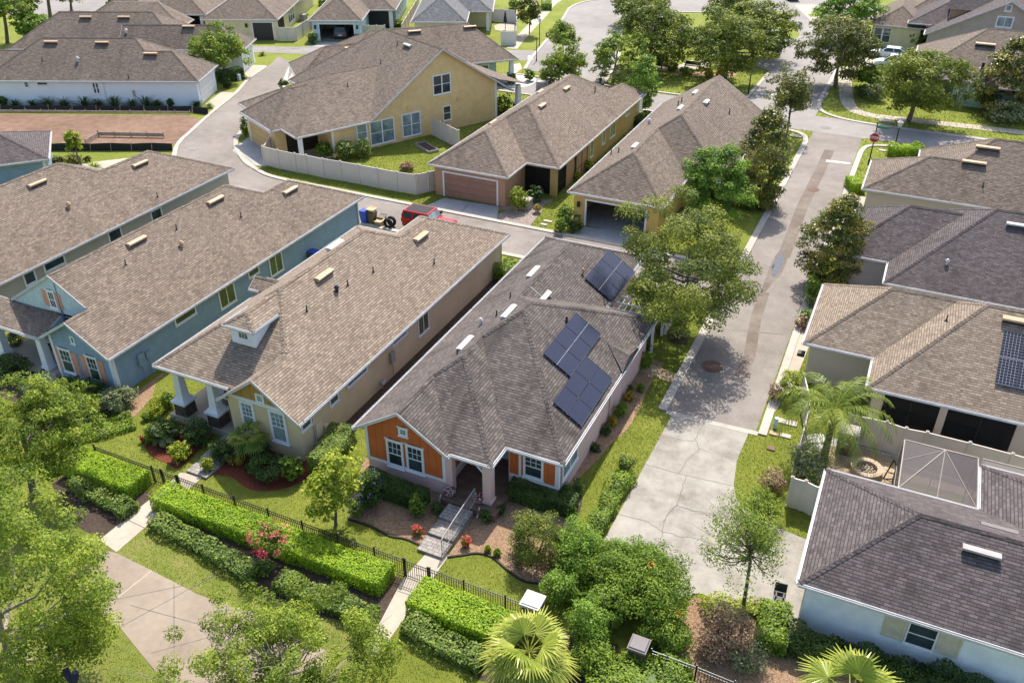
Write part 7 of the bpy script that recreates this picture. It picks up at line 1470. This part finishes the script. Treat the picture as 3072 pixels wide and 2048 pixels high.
# ------------------------------------------------------------------ shrubs
def S_(label, k, x0, y0, x1, y1, mat='l_hedge', **kw): return shrub('shrub', label, (x0, y0, x1, y1), mat, k, **kw)
S_('big bright bush nearest the drive at the bottom', 'p', 400, 370, 870, 800, 'l_bright', leaf=.1); S_('large glossy dark bush right of the brick pier', 'p', 850, 600, 1600, 1160, 'l_hedge', leaf=.11, flowers=('f_orange', 2, .07)); S_('tall dark bush between the two biggest bushes', 'p', 780, 510, 1250, 900, 'l_bright', leaf=.1); S_('lower bright bush left of the pier with the shade greyed cap', 'p', 340, 700, 640, 1000, 'l_bright', leaf=.1); S_('upright green bush beside the big fan palm', 'p', 560, 930, 880, 1330, 'l_bright', leaf=.1); S_('dark bush behind the iron fence at the bottom', 'p', 1150, 1050, 1560, 1380, 'l_hedge', leaf=.1); S_('bright bush beside the drive hedge end', 'p', 690, 480, 1000, 680, 'l_bright', leaf=.1); S_('upright dark bush on the drive edge', 'p', 1140, 540, 1400, 760, 'l_hedge', leaf=.1); S_('green bush under the big fan palm edge', 'p', 600, 1250, 900, 1560, 'l_hedge', leaf=.12)
S_('dry brown ornamental shrub under the young oak', 'p', 1660, 1010, 2080, 1400, 'f_dry', leaf=.12, dens=.55); S_('dry ground shrub right of the young oak trunk', 'p', 1560, 1180, 1850, 1420, 'f_dry', leaf=.11, dens=.4); S_('pale dry shrub on the mulch near the bottom fence', 'p', 1850, 1300, 2150, 1540, 'l_grey', leaf=.11, dens=.4)
S_('thin loose shrub on the verge beside the curved gate', 's', 1790, 1060, 2080, 1300, 'f_dry', leaf=.1, dens=.5); S_('yellow green loose tree shrub beyond the verge', 'p', 1960, 30, 2310, 330, 'l_lite', leaf=.12, dens=.7); S_('dark grey green round bush at the patio wall', 'm', 470, 930, 760, 1250, 'l_grey', leaf=.12, dens=1.0); S_('yellow green clipped bush under the feathery palm', 'm', 360, 330, 560, 560, 'l_yel', leaf=.12); S_('reddish dry shrub on the gutter by the palm', 'm', 285, 400, 390, 560, 'f_dry', leaf=.1, dens=.6)
S_('bush under the magnolia at the roadside on the right', 'h', 560, 760, 720, 1010, 'l_hedge'); S_('small bright bush by the roadside pavement', 'h', 530, 1020, 640, 1150, 'l_bright'); S_('brown red low plant at the roadside pavement', 'h', 500, 1090, 610, 1190, 'f_dry', dens=.6)
S_('rounded bush in the gold garage bed, upper', 'g', 1230, 490, 1390, 640, 'l_hedge'); S_('round clipped bush nearest the alley by the gold garage', 'g', 1198, 605, 1340, 750, 'l_hedge'); S_('round dark bush at the gold garage door', 'g', 1310, 580, 1455, 735, 'l_dark'); S_('yellow green bush by the brown garage wall', 'g', 808, 330, 985, 560, 'l_yel'); S_('dark low bush before the screened porch', 'g', 960, 330, 1115, 480, 'l_dark'); S_('yellowish bush along the ochre side wall', 'g', 1470, 95, 1560, 190, 'l_yel'); S_('small yellow green bush at the screened porch side', 'g', 1380, 190, 1440, 280, 'l_yel')
S_('light green bush at the yellow house porch', 'b', 700, 1250, 870, 1410, 'l_bright'); S_('left grey green bush at the yellow house wall', 'b', 885, 1240, 1070, 1425, 'l_jun'); S_('right grey green bush at the yellow house wall', 'b', 1050, 1230, 1230, 1410, 'l_jun'); S_('clipped round bush before the open blue garage', 'b', 640, 295, 745, 400, 'l_dark'); S_('clipped round bush at the right of the open blue garage', 'b', 1055, 308, 1138, 374, 'l_dark'); S_('narrow bush at the yellow house garage corner', 'b', 75, 1030, 135, 1200, 'l_hedge', back=.4); S_('dry grass tuft inside the yellow house fence', 'b', 1465, 1430, 1590, 1515, 'f_dry', dens=.4)
S_('green bush between the grey roof and the blue porch', 'b', 1420, 180, 1500, 240, 'l_yel'); S_('dark bush beyond the black lamp at the top', 'c', 360, 5, 468, 85, 'l_hedge'); S_('row bush by the top hedge', 'b', 740, 5, 860, 60, 'l_hedge'); S_('small palm like bush on the pebble bed', 'c', 505, 610, 605, 725, 'l_hedge'); S_('dark green bush beside the stone pier', 'c', 345, 660, 455, 750, 'l_hedge'); S_('bush beside the yellow house front column', 'c', 245, 850, 400, 1000, 'l_hedge'); S_('bushes under the birch trees', 'c', 650, 620, 800, 745, 'l_grey')
S_('left yellow flower clump in the park bed', 'c', 2085, 610, 2180, 680, 'l_gold'); S_('right yellow flower clump in the park bed', 'c', 2185, 610, 2290, 680, 'l_gold'); S_('grassy clump in the park bed behind the notice board', 'c', 1760, 570, 1880, 635, 'l_hedge', dens=.6); S_('grassy clump in the park bed by the bench', 'c', 1880, 600, 1995, 665, 'l_hedge', dens=.6); S_('large bright shrub before the taupe gable', 'd', 1370, 210, 1660, 400, 'l_bright'); S_('low yellow green bush by the white car', 'd', 1250, 260, 1360, 345, 'l_yel'); S_('grey green bush at the far right verge', 'd', 2115, 830, 2420, 1020, 'l_grey'); S_('dark bush in the upper right pavement bend', 'd', 985, 690, 1110, 800, 'l_dark'); S_('pale shrub beside the round street tree', 'd', 1100, 690, 1250, 830, 'l_grey')
S_('glossy bush filling the middle of the dark bush mass', 'p', 600, 500, 1080, 960, 'l_hedge', leaf=.1); S_('glossy bush at the drive end of the dark bush mass', 'p', 960, 480, 1350, 860, 'l_hedge', leaf=.1); S_('glossy bush between the piers at the back', 'p', 700, 800, 1100, 1180, 'l_hedge', leaf=.1); S_('bright bush at the top of the dark bush mass', 'p', 480, 400, 860, 640, 'l_spring', leaf=.1)
# white house plants
for i, (x, w) in enumerate(((140, 75), (290, 85), (425, 120), (570, 100), (745, 130), (870, 90), (1015, 130), (1165, 90), (1285, 140), (1385, 90), (1735, 80))):
    grass_clump('spiky_plant', 'dark spiky plant at the foot of the long white wall', 'a', x, 945, w * .0085, w * .009 + .25, 'l_dark', 110, 'spiky plants along the white wall', i)
S_('round bush near the right end of the white wall', 'a', 1470, 862, 1532, 940, 'l_dark'); S_('round bush at the left end of the white wall', 'a', -30, 850, 55, 950, 'l_dark'); S_('dark bush by the white garage tree', 'a', 1950, 690, 2040, 785, 'l_dark'); S_('brownish bush by the small blue house', 'a', 445, 1378, 560, 1475, 'l_oak2'); S_('brownish bush behind the slender young tree', 'a', 562, 1370, 705, 1455, 'l_oak2'); S_('small brown bush on the bright lawn', 'a', 740, 1385, 800, 1435, 'l_oak2')
grass_clump('spiky_plant', 'bright spiky clump behind the left edge roof', 'a', 830, 1500, .8, .8, 'l_yel', 120, 'ornamental grasses', 40); grass_clump('spiky_plant', 'spiky plant on the grass island by the white garage', 'b', 258, 490, .6, .6, 'l_hedge', 80, 'ornamental grasses', 41); grass_clump('spiky_plant', 'spiky plant at the silt fence end by the alley', 'a', 1840, 950, .7, .5, 'l_hedge', 80, 'ornamental grasses', 42)
S_('yellow bush seen in the gap between the two brown roofs', 'e', 1290, 650, 1420, 790, 'l_yel', flat=.6); S_('green weed in the gap between the brown roofs', 'e', 1400, 630, 1500, 720, 'l_yel', flat=.6)
# gardens of the front row
S_('large dark bush before the tan house porch', 'r', 150, 20, 420, 260, 'l_dark', leaf=.12); S_('dark bush along the tan house steps', 'r', 410, 60, 660, 290, 'l_dark', leaf=.12); S_('dark bush right of the tan house steps', 'r', 660, 225, 900, 430, 'l_dark', leaf=.11); S_('dark bush below the left tan window', 'r', 1000, 215, 1210, 400, 'l_dark', leaf=.11); S_('wide dark bush in the red mulch before the tan house', 'r', 945, 390, 1340, 610, 'l_dark', leaf=.11); S_('lime bush in the left red mulch', 'r', 305, 245, 495, 425, 'l_yel', leaf=.12); S_('lime bush at the foot of the tan house steps', 'r', 588, 365, 705, 505, 'l_yel', leaf=.12); S_('golden croton, left one, in the red mulch', 'r', 825, 345, 895, 435, 'l_gold', leaf=.13); S_('golden croton, right one, in the red mulch', 'r', 900, 345, 975, 440, 'l_gold', leaf=.13); S_('broad leafed dark bush at the tan house corner', 'r', 1310, 355, 1490, 590, 'l_hedge', leaf=.22, aspect=.8); S_('yellow bush by the rounded hedge at the tan house corner', 'r', 1600, 225, 1800, 400, 'l_yel', leaf=.13); S_('red leafed low plant at the left lawn edge', 'r', 60, 165, 110, 235, 'f_red', leaf=.12, dens=.6); S_('grey green bush left of the tan house bed', 'r', 75, 85, 240, 250, 'l_hedge', leaf=.11)
S_('bright bush at the tan porch corner', 'i', 1300, 1010, 1480, 1140, 'l_yel', leaf=.12); S_('yellow flowering bush beside the mulch path', 'i', 1280, 1090, 1440, 1200, 'l_yel', leaf=.12); S_('round bush behind the left stone pier', 'i', 1430, 960, 1540, 1120, 'l_hedge', leaf=.12); S_('variegated pale bush by the blue house corner', 'i', 885, 925, 1175, 1145, 'l_grey', leaf=.1); S_('dark bush under the blue house shutters, left', 'i', 470, 840, 720, 1040, 'l_dark', leaf=.12); S_('dark bush under the blue house shutters, right', 'i', 690, 870, 920, 1060, 'l_dark', leaf=.12); S_('large dark bush at the left edge by the blue porch', 'i', -60, 640, 195, 880, 'l_dark', leaf=.12); S_('variegated bush behind the blue house porch', 'i', 60, 420, 190, 600, 'l_grey', leaf=.12); S_('small pot plant bush at the blue porch column', 'i', 360, 750, 420, 815, 'l_dark', leaf=.1); S_('weedy bush beside the yellow mulch path', 'i', 1250, 1140, 1320, 1220, 'l_hedge', leaf=.11)
S_('blue flowering bush below the dark pink house hedge', 'k', 195, 770, 430, 1140, 'l_dark', leaf=.11, flowers=('f_blue', 26, .035)); S_('pale blue flowering bush at the mulch edge', 'k', 130, 1030, 275, 1190, 'l_hedge', leaf=.11, flowers=('f_blue', 12, .035)); S_('low dark bush in the shaded mulch', 'k', 640, 1020, 805, 1210, 'l_hedge', leaf=.1, dens=.7); S_('small dark tuft left of the paver steps', 'k', 855, 1060, 980, 1170, 'l_dark', leaf=.1); S_('small dark tuft right of the handrail, lower', 'k', 1285, 1120, 1395, 1240, 'l_dark', leaf=.1); S_('small dark tuft right of the porch column', 'k', 1425, 1075, 1515, 1170, 'l_dark', leaf=.1)
S_('red flowering plant left of the steps', 'k', 700, 1270, 785, 1350, 'l_hedge', leaf=.09, flowers=('f_red', 14, .06)); S_('red flowering plant right of the steps', 'k', 1125, 1370, 1205, 1460, 'l_hedge', leaf=.09, flowers=('f_red', 12, .06)); S_('tiny yellow green plant on the sunny mulch', 'k', 1335, 1435, 1390, 1495, 'l_yel', leaf=.1); S_('small green plant beside the camellia tree', 'k', 1410, 1460, 1475, 1530, 'l_hedge', leaf=.1)
S_('round bush at the right corner of the pink house', 'k', 2095, 850, 2205, 995, 'l_jun', leaf=.11); S_('fern like plant on the curved mulch edge', 'k', 2035, 1060, 2145, 1200, 'l_bright', leaf=.14); S_('dark plant beside the pink house downpipe', 'k', 1990, 880, 2110, 1050, 'l_dark', leaf=.11)
S_('green bush first along the pink side bed', 's', 540, 170, 625, 265, 'l_hedge', leaf=.11); S_('orange croton, upper one, in the pink side bed', 's', 405, 265, 515, 360, 'l_gold', leaf=.12); S_('green bush at the grey downpipe of the pink wall', 's', 305, 370, 445, 525, 'l_hedge', leaf=.11); S_('orange croton, lower one, in the pink side bed', 's', 245, 510, 350, 605, 'l_gold', leaf=.12); S_('dark bush below the lower orange croton', 's', 160, 595, 295, 700, 'l_dark', leaf=.11); S_('low dark plant at the near end of the pink side bed', 's', 65, 780, 175, 865, 'l_dark', leaf=.1); S_('dark leafed shrub by the stepping path under the oak', 'l', 1060, 1060, 1215, 1215, 'l_hedge', leaf=.12); S_('brownish shrub by the pergola fence', 'l', 1110, 900, 1200, 1050, 'l_oak2', leaf=.12); S_('thin dark upright plant in the pink side bed', 's', 450, 190, 500, 260, 'l_oak2', leaf=.1); S_('spreading bush at the curved rear of the pink house', 'l', 1200, 770, 1310, 900, 'l_oak', leaf=.12); S_('juniper clump at the head of the drive hedge', 's', 335, 920, 520, 1090, 'l_jun', leaf=.12)
S_('lilac bush under the light oak edge', 'n', 2230, 520, 2420, 640, 'l_jun', leaf=.12); S_('small bush on the verge by the flowering tree', 'n', 2120, 660, 2230, 750, 'l_jun', leaf=.11)
struct('path', MB().sheet([(-11.6, 42.2), (-8.85, 41.6), (-8.85, 42.6), (-11.6, 43.2)], .02), M['paver_tan'])
struct('garden_bed', MB().sheet(curve([(-9.6, 46.2), (-9.9, 47.4), (-10.8, 47.6), (-11.0, 46.6), (-10.4, 45.9), (-9.6, 46.2)], 4), .014), M['mulch_dark'])
# ------------------------------------------------------------------ mown grass blades over the lawns (nobody could count it)
def in_poly(X, Y, P):
    r = np.zeros(len(X), bool); j = len(P) - 1
    for i in range(len(P)):
        xi, yi, xj, yj = *P[i][:2], *P[j][:2]; j = i
        if abs(yj - yi) < 1e-9: continue
        c = ((yi > Y) != (yj > Y)) & (X < (xj - xi) * (Y - yi) / (yj - yi) + xi); r ^= c
    return r
def lawn(n, x0, x1, y0, y1, h, w, seed):
    rng = np.random.default_rng(seed); X = rng.uniform(x0, x1, n); Y = rng.uniform(y0, y1, n); ok = np.ones(n, bool)
    for P in PAVED: ok &= ~in_poly(X, Y, P)
    X, Y = X[ok], Y[ok]; n = len(X); a = rng.uniform(0, 6.283, n); hh = h * rng.uniform(.5, 1.2, n); ln = rng.normal(0, .45, (n, 2)) * hh[:, None]
    bx, by = np.cos(a) * w, np.sin(a) * w; V = np.empty((n, 4, 3)); z = np.full(n, .004)
    V[:, 0] = np.stack([X - bx, Y - by, z], 1); V[:, 1] = np.stack([X + bx, Y + by, z], 1); V[:, 2] = np.stack([X + ln[:, 0] + bx * .4, Y + ln[:, 1] + by * .4, hh], 1); V[:, 3] = np.stack([X + ln[:, 0] - bx * .4, Y + ln[:, 1] - by * .4, hh], 1)
    pt = np.sin(X * .9 + np.sin(Y * .7) * 2) * np.sin(Y * 1.1 + np.cos(X * .5) * 2)
    return V, np.clip(.5 + .2 * pt + rng.normal(0, .2, n), 0, 1)
M['l_grass'] = m_leaf('grass_blades', (0.125, 0.15, 0.018), (0.235, 0.272, 0.03), (0.42, 0.385, 0.095), 0.3, 0.6)
parts = [lawn(150000, -45, 0.3, 13, 32, .05, .014, 1), lawn(70000, -12, 0, 32, 60, .055, .017, 2), lawn(70000, -56, -10, 57.5, 70, .07, .024, 3), lawn(60000, -45, 14, 70, 125, .09, .05, 4)]
tag(blade_object('grass', np.concatenate([p[0] for p in parts]), np.concatenate([p[1] for p in parts]), 'l_grass', None, (0, 0, 0)), kind='stuff', label='short mown grass growing over the lawns and verges', cat='grass')
